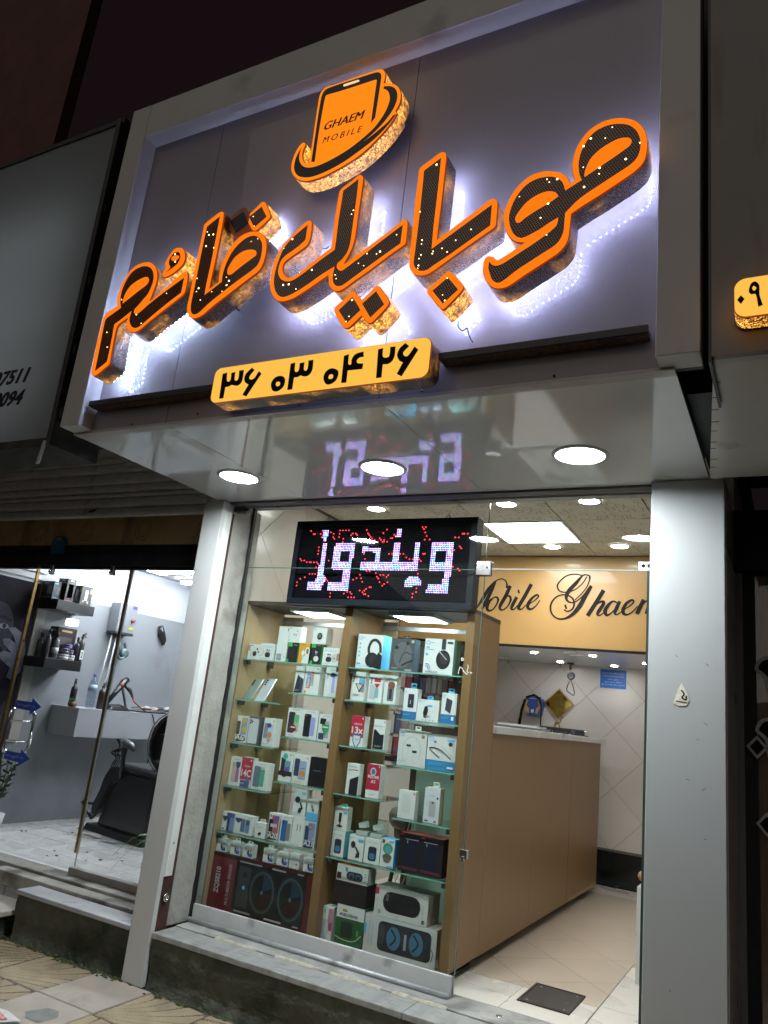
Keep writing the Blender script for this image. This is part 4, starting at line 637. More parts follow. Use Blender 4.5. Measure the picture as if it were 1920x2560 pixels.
m = MB(); m.tube(cpts([(-1.045, 2.25, 2.905), (-1.045, 2.255, 2.885), (-1.03, 2.265, 2.872), (-1.018, 2.275, 2.885), (-1.02, 2.30, 2.87), (-1.01, 2.32, 2.85)]), .0022, 6)
tag(m.build('loose_wire', darkm), 'short loose wire hanging below the single diamond dot', 'wire')
m = MB(); m.tube(cpts([(-1.765, 2.28, 3.40), (-1.74, 2.285, 3.385), (-1.72, 2.30, 3.39), (-1.715, 2.31, 3.405)]), .0028, 6)
tag(m.build('loose_wire', darkm), 'short loose wire curling beside the lit dot on the left', 'wire')

lg = channel_letter('phone_logo_sign', 'logo', 'orange lit phone and swoosh logo sign above the letters', yf=2.20, depth=.075, side=filig_hot, face=orange_logo, sparks=0, group=None, cat='sign')
ink = mat('logo_ink', (.05, .008, .003), .4)
m = MB(); a, b, c = LET['txtG']; put_text(m, 'GHAEM', (a[0], 2.1985, a[1]), (1, 0, 0), (0, 0, 1), ink, width=(b[0] - a[0]) * .93, height=(c[1] - a[1]) * .93, bold=.0, shear=.28); put_text(m, 'GHAEM', (a[0] + .0022, 2.1982, a[1] + .0006), (1, 0, 0), (0, 0, 1), ink, width=(b[0] - a[0]) * .93, height=(c[1] - a[1]) * .93, bold=.0, shear=.28); put_text(m, 'GHAEM', (a[0] + .0044, 2.1979, a[1]), (1, 0, 0), (0, 0, 1), ink, width=(b[0] - a[0]) * .93, height=(c[1] - a[1]) * .93, bold=.0, shear=.28); m.build('lettering', ink, lg)
m = MB(); a, b, c = LET['txtM']; put_text(m, 'MOBILE', (a[0], 2.1985, a[1]), (1, 0, 0), (0, 0, 1), ink, width=(b[0] - a[0]) * .95, height=(c[1] - a[1]) * .95, shear=.28, sp=1.5); put_text(m, 'MOBILE', (a[0] + .0018, 2.1982, a[1]), (1, 0, 0), (0, 0, 1), ink, width=(b[0] - a[0]) * .95, height=(c[1] - a[1]) * .95, shear=.28, sp=1.5); m.build('lettering', ink, lg)
m = MB(); m.flatxz([smooth(LET['slot'])], 2.1955); m.build('speaker_slot', emat('slot_cream', (1, .62, .3), .8, False), lg)

# number plate
def rrect(x0, x1, z0, z1, r, n=7):
    out = []
    for cx, cz, a0 in ((x1 - r, z0 + r, -PI / 2), (x1 - r, z1 - r, 0), (x0 + r, z1 - r, PI / 2), (x0 + r, z0 + r, PI)):
        for k in range(n): a = a0 + PI / 2 * k / (n - 1); out.append(Vector((cx + r * math.cos(a), cz + r * math.sin(a))))
    return out
def lit_plate(name, x0, x1, z0, z1, yf, depth, label, side):
    t = thing(name, ((x0 + x1) / 2, yf + depth, z0), label, 'sign')
    R = rrect(x0, x1, z0, z1, .034)
    MB().flatxz([R], yf + .004, yf + .008).build('acrylic_rim', rim_dark, t)
    MB().flatxz([shrinkv(R, .002)], yf).build('acrylic_face', yellow, t); n = len(R)
    MB().add([(p.x, y, p.y) for y in (yf + .0085, yf + depth) for p in R], [(i, (i + 1) % n, n + (i + 1) % n, n + i) for i in range(n)], side, True).build('return_band', side, t)
    MB().flatxz([R], yf + depth).build('back_plate', darkm, t); return t
np_ = lit_plate('number_plate_sign', PLATE[0], PLATE[1], PLATE[2], PLATE[3], 2.20, .085, 'long yellow lit plate with black phone number digits', filigree_mat('plate_band', .9, .5, (.16, .10, .06)))
for dgt in DIGITS:
    m = MB(); m.flatxz([smooth(r) for r in dgt], 2.197); m.build('digit', black_ink, np_)

# ------------------------------------------------------------------ shop window glazing
GY = 3.75
t = thing('shop_window', (-2.25, GY, SILL), 'large fixed glass pane in front of the display case', 'window')
boxo('pane', -3.058, -1.447, GY - .005, GY + .005, .35, 2.303, shop_glass, t)
boxo('pane_edge', -1.4466, -1.4446, GY - .005, GY + .005, .36, 2.303, edge_glass, t)
mb = MB().box(-3.035, -1.45, GY - .018, GY - .0055, .272, .362); mb.build('kick_rail', mat('kick_rail', (.55, .56, .56), .42, .2, noise=(6, .08), noise2=(7, (.28, .28, .28), .6, .75)), t, bevel=.004)
MB().tube([(-3.04, GY - .034, .280), (-1.455, GY - .034, .280)], .014, 12).build('round_trim', alu_dull, t)
boxo('inner_rail', -3.05, -1.45, GY + .0055, GY + .02, .272, .355, alu_dull, t)
boxo('sealant_strip', -3.066, -3.048, GY - .012, GY + .012, SILL, 2.69, mat('black_sealant', (.012, .012, .012), .6, bump=(60, .8)), t)
t = thing('transom_window', (-1.8, GY, 2.306), 'glass transom across the top of the shop front', 'window')
boxo('pane', -3.058, -1.447, GY - .005, GY + .005, 2.309, 2.692, shop_glass, t)
boxo('pane', -1.4438, -.556, GY - .005, GY + .005, 2.313, 2.692, shop_glass, t)
boxo('pane_edge', -3.058, -1.447, GY - .0048, GY + .0048, 2.3035, 2.3075, edge_glass, t)
boxo('pane_edge', -1.44, -.556, GY - .0048, GY + .0048, 2.3085, 2.3125, mat('pale_glass_edge', (.5, .55, .52), .2), t)
boxo('pane_edge', -1.4466, -1.4443, GY - .0048, GY + .0048, 2.32, 2.692, edge_glass, t)
t = thing('patch_fitting', (-1.44, GY, 2.28), 'square chrome patch fitting joining window and transom glass', 'fitting')
MB().box(-1.492, -1.408, GY - .018, GY - .006, 2.272, 2.352).build('cover_plate', steel, t, bevel=.004)
MB().box(-1.492, -1.408, GY + .006, GY + .018, 2.272, 2.352).build('cover_plate', steel, t, bevel=.004)
MB().lathe((-1.43, GY - .0185, 2.315), [(.006, 0), (.006, -.002)], 10, 'y').build('screw', darkm, t)
t = thing('patch_fitting', (-.6, GY, 2.31), 'chrome pivot fitting at the top of the open door', 'fitting')
MB().box(-.655, -.556, GY - .016, GY - .006, 2.306, 2.352).build('cover_plate', alu, t, bevel=.003)
mb = MB()
for x in (-.632, -.605): mb.lathe((x, GY - .017, 2.33), [(.010, 0), (.010, -.002), (.005, -.002), (.004, .0)], 12, 'y')
mb.build('screw', darkm, t)
t = thing('glass_door', (-.585, 3.8, .28), 'frameless glass door swung open against the right wall', 'door')
boxo('door_leaf', -.606, -.597, 3.70, 4.56, .28, 2.30, clear_glass, t)
boxo('front_edge', -.6065, -.5965, 3.692, 3.6995, .28, 2.30, mat('dark_glass_edge', (.03, .045, .04), .2), t)
t = thing('window_lock', (-1.455, GY, .9), 'small chrome lock on the edge of the window glass', 'lock')
MB().box(-1.462, -1.425, GY - .014, GY + .014, .872, .915).build('body', steel, t, bevel=.003)
MB().box(-1.45, -1.436, GY - .022, GY - .0145, .858, .885).build('latch', steel, t, bevel=.002)
t = thing('cut_vinyl_mark', (-1.5, GY - .006, 1.7), 'white hand drawn marks on the glass beside the black headphones box', 'sticker')
mb = MB()
for pts in VINYL: mb.ribbon(pts, [.004] * len(pts), GY - .0062)
mb.build('stroke', mat('white_vinyl', (.62, .62, .62), .6), t)['kind'] = 'stuff'

# ------------------------------------------------------------------ LED message board
BX0, BX1, BZ0, BZ1, BY = LEDB[0], LEDB[1], LEDB[2], LEDB[3], 3.80
t = thing('led_board', ((BX0 + BX1) / 2, BY + .05, BZ0), 'black framed LED board showing pink white pixel lettering', 'LED board')
navy = mat('navy_black_frame', (.006, .008, .015), .5, noise=(20, .1), spec=.2); fw = .036
boxo('frame_bar', BX0, BX1, BY - .012, BY + .075, BZ0, BZ0 + fw, navy, t, bevel=.003)
boxo('frame_bar', BX0, BX1, BY - .012, BY + .075, BZ1 - fw, BZ1, navy, t, bevel=.003)
boxo('frame_bar', BX0, BX0 + fw, BY - .0118, BY + .075, BZ0 + fw, BZ1 - fw, navy, t)
boxo('frame_bar', BX1 - fw, BX1, BY - .0118, BY + .075, BZ0 + fw, BZ1 - fw, navy, t)
boxo('led_panel', BX0 + fw, BX1 - fw, BY + .006, BY + .07, BZ0 + fw, BZ1 - fw, mat('led_panel_black', (.003, .003, .005), .8, spec=.05), t)
pit = .0105; nx = int((BX1 - BX0 - 2 * fw) / pit) - 1; nz = int((BZ1 - BZ0 - 2 * fw) / pit) - 1
ox = (BX0 + BX1) / 2 - (nx - 1) * pit / 2; oz = (BZ0 + BZ1) / 2 - (nz - 1) * pit / 2
lit = {}
for rings in LEDP:
    for i in range(nx):
        for j in range(nz):
            p = (ox + i * pit, oz + j * pit)
            if inside(p, rings[0]) and not any(inside(p, h) for h in rings[1:]): lit[(i, j)] = 'w'
for pl in LEDR:
    for a, b in zip(pl, pl[1:]):
        L = math.hypot(b[0] - a[0], b[1] - a[1]); n = max(1, int(L / .0165))
        for k in range(n + 1):
            q = (a[0] + (b[0] - a[0]) * k / n, a[1] + (b[1] - a[1]) * k / n); c = (round((q[0] - ox) / pit), round((q[1] - oz) / pit))
            if 0 <= c[0] < nx and 0 <= c[1] < nz and c not in lit: lit[c] = 'r'
lm = {'white': emat('led_white', (.62, .58, 1.0), 4.6, False), 'blue': emat('led_blue', (.30, .20, 1.0), 5.6, False), 'green': emat('led_green', (.22, .80, .74), 3.4, False), 'pink': emat('led_pink', (.74, .30, .95), 5.0, False), 'red': emat('led_red', (1.0, .04, .06), 3.2, False), 'off': mat('led_off', (.010, .010, .014), .5, spec=.2)}
parts = {k: MB() for k in lm}
for i in range(nx):
    for j in range(nz):
        k = lit.get((i, j)); c = 'off'
        if k == 'r': c = 'red'
        elif k == 'w':
            edge = sum(lit.get(q) != 'w' for q in ((i - 1, j), (i + 1, j), (i, j - 1), (i, j + 1)))
            c = random.choices(['white', 'blue', 'green', 'pink'], [2, 5, 2.4, 4] if edge else [4.5, 2.5, 1.8, 2.6])[0]
        x, z, r = ox + i * pit, oz + j * pit, (.0041 if k == 'w' else .0046 if k == 'r' else .0026)
        parts[c].add([(x - r, BY + .003, z), (x, BY + .003, z - r), (x + r, BY + .003, z), (x, BY + .003, z + r)], [(0, 1, 2, 3)])
for k, m_ in parts.items():
    if m_.v: o = m_.build('unlit_leds' if k == 'off' else 'lit_leds', lm[k], t); o['kind'] = 'stuff'
for x in (BX0 + .20, BX1 - .20):
    MB().tube([(x - .006, BY + .03, BZ1), (x - .012, BY + .03, BZ1 + .018), (x, BY + .03, BZ1 + .028), (x + .012, BY + .03, BZ1 + .018), (x + .006, BY + .03, BZ1)], .0028, 6).build('hanging_hook', darkm, t)
w_ = MB()
for x in (BX0 + .20, BX1 - .20): w_.tube([(x, BY + .03, BZ1 + .026), (x + .01, BY + .05, 2.68)], .0012, 5)
w_.build('hanging_wire', darkm, t)['kind'] = 'stuff'

# ------------------------------------------------------------------ display case
CY0, CY1 = 3.862, 4.27
t = thing('display_case', (-2.32, 4.06, SILL), 'tall brown and beige display case full of phone boxes behind the glass', 'display case')
boxo('side_panel', -3.112, -3.076, CY0, CY1, .285, 2.088, beige_mel, t)
boxo('side_panel', -1.573, -1.5255, CY0, CY1, .325, 2.088, brown_mel, t, bevel=.001)
boxo('divider', -2.350, -2.298, CY0 + .001, CY1, .305, 2.088, brown_mel, t)
for a, b in ((-3.0755, -2.3505), (-2.2975, -1.5735)):
    boxo('back_board', a + .0, a + .16, CY1 - .012, CY1, .306, 2.07, beige_mel, t) if a < -3 else boxo('back_board', a, a + .10, CY1 - .012, CY1, .306, 2.07, beige_mel, t)
boxo('top_panel', -3.112, -1.5255, CY0 - .003, CY1 + .002, 2.0885, 2.112, mat('dark_case_top', (.06, .045, .035), .5, noise=(20, .2)), t)
boxo('bottom_panel', -3.0755, -1.5735, CY0, CY1, .285, .304, brown_mel, t)
boxo('plinth', -3.1, -1.56, CY0 + .03, CY1, SILL + .004, .284, black, t)
boxo('back_rail', -3.0755, -2.3505, CY1 - .02, CY1 - .001, 2.02, 2.045, alu_dull, t); boxo('back_rail', -2.2975, -1.5735, CY1 - .02, CY1 - .001, 2.02, 2.045, alu_dull, t)
pg = mat('shelf_bracket', (.045, .04, .04), .4, noise=(30, .2))
SHELVES = [(-3.074, -2.352, 1.745), (-3.074, -2.74, 1.495), (-2.690, -2.352, 1.566), (-3.074, -2.74, 1.237), (-2.705, -2.352, 1.311), (-3.074, -2.74, .985), (-2.715, -2.352, 1.057), (-3.074, -2.352, .727),
           (-2.296, -1.575, 1.745), (-2.296, -1.945, 1.560), (-1.942, -1.575, 1.488), (-2.296, -1.985, 1.307), (-1.945, -1.575, 1.243), (-2.296, -1.985, 1.050), (-1.915, -1.575, .977), (-2.296, -1.885, .721), (-1.882, -1.575, .721)]
for a, b, z in SHELVES:
    dd = 4.17 if (b - a) < .5 else 4.22
    s_ = boxo('glass_shelf', a, b, CY0 + .018, dd, z - .004, z + .003, shelf_glass, t)
    boxo('shelf_edge', a, b, CY0 + .0145, CY0 + .0175, z - .004, z + .003, mat('shelf_edge_green', (.16, .38, .30), .15, noise=(30, .15)), s_)
    for x, sg in ((a, 1), (b, -1)):
        if abs(x + 3.074) < .01 or abs(x + 2.352) < .01 or abs(x + 2.296) < .01 or abs(x + 1.575) < .01:
            for yy in (CY0 + .03, 4.14): boxo('shelf_bracket', min(x, x + sg * .032), max(x, x + sg * .032), yy, yy + .035, z - .03, z - .0045, pg, s_)
for a, lab in ((-2.66, 'square LED panel lamp in the left bay of the display case'), (-1.95, 'square LED panel lamp in the right bay of the display case')):
    l = thing('case_lamp', (a, 4.04, 2.07), lab, 'lamp', 'LED lamps inside the display case')
    boxo('lamp_frame', a - .15, a + .15, 3.93, 4.20, 2.068, 2.088, mat('lamp_frame_blue', (.55, .62, .68), .4), l, bevel=.003)
    boxo('diffuser', a - .125, a + .125, 3.955, 4.175, 2.0655, 2.0675, lamp_case, l)

# ------------------------------------------------------------------ boxes on the shelves
W, K, G = (.66, .68, .66), (.015, .015, .017), (.32, .33, .34)
BL, SK, RD, GN, YE, OR = (.05, .16, .42), (.10, .42, .70), (.42, .02, .05), (.05, .42, .08), (.62, .34, .03), (.60, .22, .04)
NV, PP, PK, TL, CR = (.03, .05, .12), (.16, .10, .36), (.60, .30, .36), (.10, .50, .48), (.60, .56, .45)
def draw(mb, els, x0, x1, z0, z1, y):
    Wd, H = x1 - x0, z1 - z0; k = 0
    X = lambda u: x0 + u * Wd
    Z = lambda v: z0 + v * H
    for e in els:
        yy = y - .0007 - .0003 * k; k += 1
        if e[0] == 'r': mb.add([(X(e[1]), yy, Z(e[2])), (X(e[3]), yy, Z(e[2])), (X(e[3]), yy, Z(e[4])), (X(e[1]), yy, Z(e[4]))], [(0, 1, 2, 3)], flat(e[5]))
        elif e[0] == 'rr': mb.flatxz([rrect(X(e[1]), X(e[3]), Z(e[2]), Z(e[4]), min(e[5] * Wd, (Z(e[4]) - Z(e[2])) * .49, (X(e[3]) - X(e[1])) * .49), 4)], yy, None, flat(e[6]))
        elif e[0] == 'e': mb.flatxz([[(X(e[1]) + e[3] * Wd * math.cos(a * PI / 10), Z(e[2]) + e[4] * H * math.sin(a * PI / 10)) for a in range(20)]], yy, None, flat(e[5]))
        elif e[0] == 'p': mb.flatxz([[(X(u), Z(v)) for u, v in e[1]]], yy, None, flat(e[2]))
        elif e[0] == 'l': mb.ribbon([(X(u), Z(v)) for u, v in e[1]], [e[2] * Wd] * len(e[1]), yy, flat(e[3]))
        elif e[0] == 't':     # text, u, v, height, colour, [width], [bold]
            put_text(mb, e[1], (X(e[2]), yy, Z(e[3])), (1, 0, 0), (0, 0, 1), flat(e[5]), width=e[6] * Wd if len(e) > 6 and e[6] else None, height=e[4] * H, bold=e[7] if len(e) > 7 else 0)
        elif e[0] == 'tv':    # vertical text reading upward
            put_text(mb, e[1], (X(e[2]), yy, Z(e[3])), (0, 0, 1), (-1, 0, 0), flat(e[5]), width=e[6] * H, height=e[4] * Wd, bold=e[7] if len(e) > 7 else 0)
def phone(u0, v0, u1, v1, c, cam_=True):
    r = [('rr', u0, v0, u1, v1, .07, c)]
    if cam_: r += [('e', u0 + (u1 - u0) * .22, v1 - (v1 - v0) * .10, .035, .02, K), ('e', u0 + (u1 - u0) * .22, v1 - (v1 - v0) * .19, .035, .02, K)]
    return r
def lines(u, v, n, w=.3, c=(.3, .3, .3), dv=.03): return [('r', u, v - i * dv, u + w * (1 if i % 2 == 0 else .8), v - i * dv + .012, c) for i in range(n)]
shield = lambda u, v, s_, c: [('p', [(u - s_, v + s_ * .6), (u + s_, v + s_ * .6), (u + s_ * .9, v - s_ * .1), (u, v - s_ * .9), (u - s_ * .9, v - s_ * .1)], c)]
o2 = [('l', [(.08, .93), (.05, .89), (.08, .85), (.14, .85), (.16, .89), (.13, .93), (.08, .93)], .022, SK), ('t', '2', .15, .83, .045, SK), ('r', .2, .895, .32, .91, SK)]
buds = lambda u, v, s_, c: [('e', u, v, s_ * .5, s_ * .45, c), ('e', u + s_ * 1.3, v - s_ * .2, s_ * .5, s_ * .45, c), ('r', u - s_ * .15, v - s_ * 1.4, u + s_ * .15, v, c), ('r', u + s_ * 1.2, v - s_ * 1.5, u + s_ * 1.45, v - s_ * .2, c)]
def gadget_box(key, label, art, depth=.05, col=W, side=None, cat='box', name='product_box', group='product boxes in the display case', y=3.92, tab=None, top=None):
    x0, x1, z0, z1 = BOX[key]
    t = thing(name, ((x0 + x1) / 2, y + depth / 2, z0), label, cat, group)
    body = mat('card_%02x%02x%02x' % tuple(int(c * 255) for c in col), col, .5, noise=(25, .03)); sd = mat('card_%02x%02x%02x' % tuple(int(c * 255) for c in (side or col)), side or col, .5, noise=(25, .03))
    mb = MB(); a, b, c, d, e, f = x0 + .001, x1 - .001, y, y + depth, z0 + .0005, z1
    tp = mat('card_%02x%02x%02x' % tuple(int(q * 255) for q in (top or side or col)), top or side or col, .5, noise=(25, .03))
    vs = [(a, c, e), (b, c, e), (b, d, e), (a, d, e), (a, c, f), (b, c, f), (b, d, f), (a, d, f)]
    mb.add(vs, [(0, 1, 5, 4), (0, 3, 2, 1), (2, 3, 7, 6)], body); mb.add(vs, [(1, 2, 6, 5), (3, 0, 4, 7)], sd); mb.add(vs, [(4, 5, 6, 7)], tp)
    mb.build('carton', None, t)
    if art:
        m = MB(); draw(m, art, x0, x1, z0, z1, y); m.build('printed_art', None, t)
    if tab:
        xm = (x0 + x1) / 2 + tab[0] * (x1 - x0); w2 = .018; h = tab[1]
        m = MB(); m.flatxz([rrect(xm - w2, xm + w2, z1, z1 + h, .004), rrect(xm - w2 * .5, xm + w2 * .5, z1 + h * .45, z1 + h * .75, .002)[::-1]], y + depth * .45, y + depth * .45 + .001); m.build('hang_tab', flat(tab[2] if len(tab) > 2 else W), t)
    return t
DK2 = (.03, .03, .035)
gb = gadget_box
gb('eb1', 'small white earbud box with a curled cable drawing, leftmost on the top shelf', [('r', 0, .55, .18, .95, (.45, .28, .18)), ('r', .1, .86, .4, .94, SK)] + [('e', .58, .38, .17, .17, DK2), ('l', [(.32, .5), (.25, .3), (.32, .16), (.45, .15)], .03, G), ('e', .78, .68, .06, .08, DK2), ('e', .9, .5, .05, .08, DK2)], .05)
gb('sc1', 'small white earbud box with black buds over a case, second on the top shelf', [('t', 'soundcore', .12, .76, .1, SK, .8), ('rr', .38, .18, .72, .48, .1, DK2), ('l', [(.02, .72), (.22, .6), (.26, .42), (.12, .26), (.02, .24)], .03, (.5, .3, .2))] + buds(.5, .62, .1, DK2) + lines(.1, .1, 2, .7), .05)
gb('tallw', 'tall plain white box with a small photo at its foot on the top shelf', [('rr', .12, .03, .55, .22, .05, (.22, .27, .33)), ('r', .18, .1, .5, .17, G), ('r', .78, .12, .86, .15, RD), ('r', .86, .88, .93, .95, DK2)], .09)
gb('blk1', 'black box with green corners below the white earphone box', [('r', 0, .8, .4, 1, GN), ('r', 0, 0, .2, .16, GN), ('r', .3, .3, .7, .7, (.03, .02, .02)), ('r', .55, .86, .9, .89, G)], .06, K, GN)
gb('o2top1', 'white earphone box stacked on the black and green box', o2 + [('e', .45, .5, .06, .07, G), ('e', .62, .48, .06, .07, G), ('e', .7, .72, .05, .05, G), ('e', .12, .14, .05, .05, SK)], .06)
gb('yel', 'yellow earbud box with one white bud on the top shelf', [('p', [(.35, 0), (1, 0), (1, .55), (.7, .45), (.45, .28)], W), ('e', .42, .52, .16, .12, W), ('r', .36, .28, .46, .52, W), ('e', .82, .6, .22, .2, (.75, .73, .7)), ('e', .82, .6, .12, .14, (.25, .12, .12)), ('r', .1, .9, .5, .94, OR)], .06, YE, K)
gb('blk2', 'black box with white earbuds and a green corner on the top shelf', [('r', 0, .82, .42, 1, GN), ('r', 0, 0, .22, .16, GN), ('e', .55, .28, .24, .14, W), ('r', .55, .92, .9, .95, G)] + buds(.45, .62, .1, W), .06, K, GN)
gb('o2top2', 'white box with a black round gadget stacked above the green cornered box', o2 + [('e', .52, .48, .19, .22, K), ('e', .52, .5, .11, .12, (.12, .12, .13)), ('r', .46, .14, .58, .16, G)], .07)
gb('sc2', 'white earbud box with a round sticker, last on the left top shelf', [('t', 'soundcore', .06, .78, .1, SK, .72), ('rr', .22, .2, .56, .48, .1, DK2), ('e', .74, .42, .2, .24, (.55, .5, .48)), ('t', '+', .66, .34, .14, K), ('r', .86, .3, 1, .7, (.35, .2, .15))] + buds(.34, .62, .09, DK2) + lines(.1, .1, 2, .4), .06, W, CR)
PHL = 'phone boxes in the display case'
def pb(key, label, art, depth=.048, col=W, side=None, **k): return gb(key, label, art, depth, col, side, name='phone_box', group=PHL, **k)
pb('n10a', 'white phone box with a dark phone in landscape view on the second left shelf', [('t', 'Redmi Note 10', .05, .78, .035, DK2, .9), ('p', [(.3, .68), (.6, .6), (.62, .02), (.05, .02)], DK2), ('p', [(.62, .6), (.98, .52), (.95, .04), (.6, .02)], (.05, .05, .08)), ('r', .8, .92, .9, .95, OR)] + lines(.12, .12, 2, .5, G), .05)
pb('n10b', 'white phone box with a blue and red phone bearing vertical white lettering', [('rr', .42, .3, .62, .82, .05, (.34, .42, .5)), ('rr', .14, .22, .42, .74, .05, (.10, .22, .42)), ('p', [(.17, .22), (.40, .22), (.40, .4), (.16, .42)], (.45, .16, .06)), ('tv', 'Note10', .36, .26, .2, W, .42, .02), ('rr', .44, .42, .6, .8, .03, (.52, .3, .2)), ('r', .08, .05, .2, .13, OR), ('r', .78, .9, .88, .95, OR)], .06)
pb('n10c', 'pale phone box with a violet phone and a round blue badge', [('rr', .5, .12, .72, .78, .06, (.36, .36, .7)), ('e', .54, .74, .2, .08, (.04, .07, .22)), ('r', .3, .72, .8, .75, (.04, .07, .22)), ('t', 'SAMSUNG', .3, .9, .025, DK2, .5), ('e', .16, .76, .035, .02, DK2), ('e', .16, .69, .035, .02, DK2), ('e', .16, .62, .035, .02, DK2)] + lines(.35, .06, 1, .4), .05)
pb('a6', 'white phone box with a yellow pebble picture and big white title, leftmost', [('rr', .42, .28, .94, .95, .1, (.30, .34, .42)), ('e', .62, .84, .2, .1, (.6, .45, .08)), ('e', .72, .5, .2, .1, (.55, .5, .1)), ('rr', .04, .3, .34, .8, .08, (.08, .06, .06)), ('p', [(.1, .02), (.95, .1), (.9, .28), (.1, .28)], (.1, .11, .1)), ('t', 'A6', .04, .1, .2, W, .72, .03), ('t', '7', .72, .1, .2, W, .2, .03)], .05)
pb('silv', 'dark grey phone box with a silver phone with three cameras', [('rr', .03, .03, .88, .93, .12, (.55, .57, .58)), ('e', .16, .85, .07, .04, K), ('e', .16, .76, .07, .04, K), ('e', .3, .81, .07, .04, K)], .05, (.10, .11, .12))
pb('xm', 'white phone box with an orange leaf picture and a dark phone on its side', [('rr', .08, .28, .48, .82, .06, (.2, .25, .32)), ('rr', .42, .18, .9, .78, .06, (.45, .55, .7)), ('e', .62, .4, .2, .12, OR), ('e', .6, .24, .16, .1, (.5, .3, .25)), ('e', .52, .74, .2, .08, (.04, .06, .2)), ('r', .82, .88, .92, .93, OR)] + lines(.1, .1, 2, .6, G), .075)
pb('pr1', 'white phone box with a black phone, a green phone and a dark red round seal', [('rr', .08, .14, .5, .86, .08, DK2), ('rr', .46, .2, .78, .78, .06, (.12, .42, .2)), ('p', [(.5, .24), (.76, .24), (.76, .5), (.5, .5)], (.55, .35, .32)), ('e', .42, .3, .24, .13, (.15, .02, .03)), ('r', .3, .32, .6, .36, W), ('t', 'SAMSUNG', .25, .93, .028, DK2, .5)] + lines(.2, .05, 1, .4), .05)
pb('pr2', 'white phone box with a black phone beside a lilac phone', [('rr', .12, .08, .56, .86, .08, K), ('rr', .54, .12, .84, .76, .06, (.30, .34, .62)), ('e', .22, .8, .04, .02, G), ('t', 'SAMSUNG', .32, .93, .026, DK2, .4)] + lines(.2, .04, 1, .4), .05)
pb('pr3', 'white phone box with a green shield seal across two phones', [('rr', .1, .06, .5, .3, .05, NV), ('rr', .12, .62, .56, .84, .06, K), ('rr', .5, .12, .82, .74, .05, (.4, .35, .42)), ('r', .02, .3, .6, .62, W)] + shield(.56, .46, .28, (.03, .3, .1)) + [('r', .34, .5, .78, .55, W), ('t', 'SAMSUNG', .3, .91, .026, DK2, .5)], .05)
pb('pk', 'white phone box with a peach phone, a pink phone and a navy shield', [('rr', .2, .12, .62, .82, .06, (.58, .42, .36)), ('rr', .58, .14, .86, .58, .05, (.42, .16, .32))] + shield(.72, .72, .2, (.05, .08, .2)) + [('e', .3, .76, .04, .02, DK2), ('e', .3, .7, .04, .02, DK2), ('t', 'SAMSUNG', .3, .9, .026, DK2, .5)], .05)
pb('r14', 'red phone box with large white lettering on the lower left shelf', [('r', 0, .26, 1, 1, RD), ('t', 'Redmi', .3, .68, .07, W, .5), ('t', '14C', .08, .36, .24, W, .86, .02), ('r', .08, .02, .9, .24, (.06, .10, .25)), ('e', .72, .28, .16, .07, (.1, .14, .3)), ('r', .78, .88, .9, .94, W)] + lines(.15, .14, 2, .35, W), .05)
pb('gr', 'pale phone box with a grey phone beside a green phone', [('rr', .1, .1, .52, .86, .07, (.13, .18, .22)), ('rr', .5, .14, .8, .76, .05, (.08, .36, .24)), ('r', .45, .8, .75, .83, (.4, .2, .2)), ('t', 'SAMSUNG', .4, .92, .026, DK2, .4)] + lines(.2, .04, 1, .4), .06)
pb('ms', 'white phone box with a dark watch strap over it and a turquoise round sticker', [('rr', .1, .28, .44, .8, .07, DK2), ('rr', .4, .3, .82, .7, .06, (.12, .32, .36)), ('p', [(.42, .32), (.78, .32), (.78, .52), (.42, .48)], PP), ('r', .0, .2, 1, .35, (.03, .02, .02)), ('e', .44, .26, .22, .11, (.05, .03, .03)), ('e', .38, .85, .2, .11, (.10, .55, .48)), ('t', '5', .3, .8, .1, NV, .16), ('r', .72, .88, .82, .93, OR)], .055)
pb('or', 'white phone box with an orange sunset phone picture on the third left shelf', [('rr', .08, .26, .4, .86, .07, NV), ('rr', .38, .16, .82, .8, .07, (.30, .38, .52)), ('e', .6, .36, .18, .1, OR), ('e', .55, .24, .16, .08, (.45, .3, .3)), ('l', [(.46, .52), (.76, .56)], .02, K), ('r', .78, .88, .88, .93, OR)] + lines(.15, .08, 1, .5), .06)
pb('bk', 'plain black phone box with tiny grey lettering', [('t', 'POCO X7 Pro', .22, .52, .045, G, .42)], .05, (.010, .010, .011))
pb('bl1', 'white box with two blue handsets and a navy shield on the lower left shelf', [('r', .42, .02, .78, .96, (.05, .06, .12)), ('r', .62, .02, .98, .98, (.16, .27, .55)), ('r', .36, .74, .96, .98, (.08, .10, .3))] + shield(.24, .66, .2, NV) + [('r', .08, .08, .25, .14, DK2)], .05)
pb('bl2', 'white box with two slim blue keypad handsets on the lower left shelf', [('rr', .34, .12, .58, .8, .05, (.10, .15, .26)), ('rr', .6, .1, .84, .8, .05, (.16, .24, .42)), ('rr', .64, .5, .8, .76, .03, (.06, .09, .16))] + shield(.2, .7, .18, NV) + [('t', 'NOKIA', .7, .86, .05, DK2, .2)], .05)
gb('sm', 'small white box with a black dongle picture on the lower left shelf', o2 + [('p', [(.3, .3), (.55, .42), (.68, .3), (.45, .12)], K)] + lines(.12, .7, 2, .6, G), .04, tab=(0, .02))
pb('a20', 'white phone box with a red and violet screen and big white title', [('rr', .3, .3, .95, .93, .08, (.35, .12, .14)), ('p', [(.35, .62), (.9, .8), (.9, .93), (.6, .93)], PP), ('rr', .06, .32, .42, .78, .06, K), ('r', .22, .5, .8, .62, (.6, .5, .5)), ('p', [(.06, .03), (.9, .06), (.9, .3), (.06, .3)], (.07, .03, .04)), ('t', 'A20', .06, .1, .2, W, .88, .03), ('e', .18, .9, .1, .05, G)], .05)
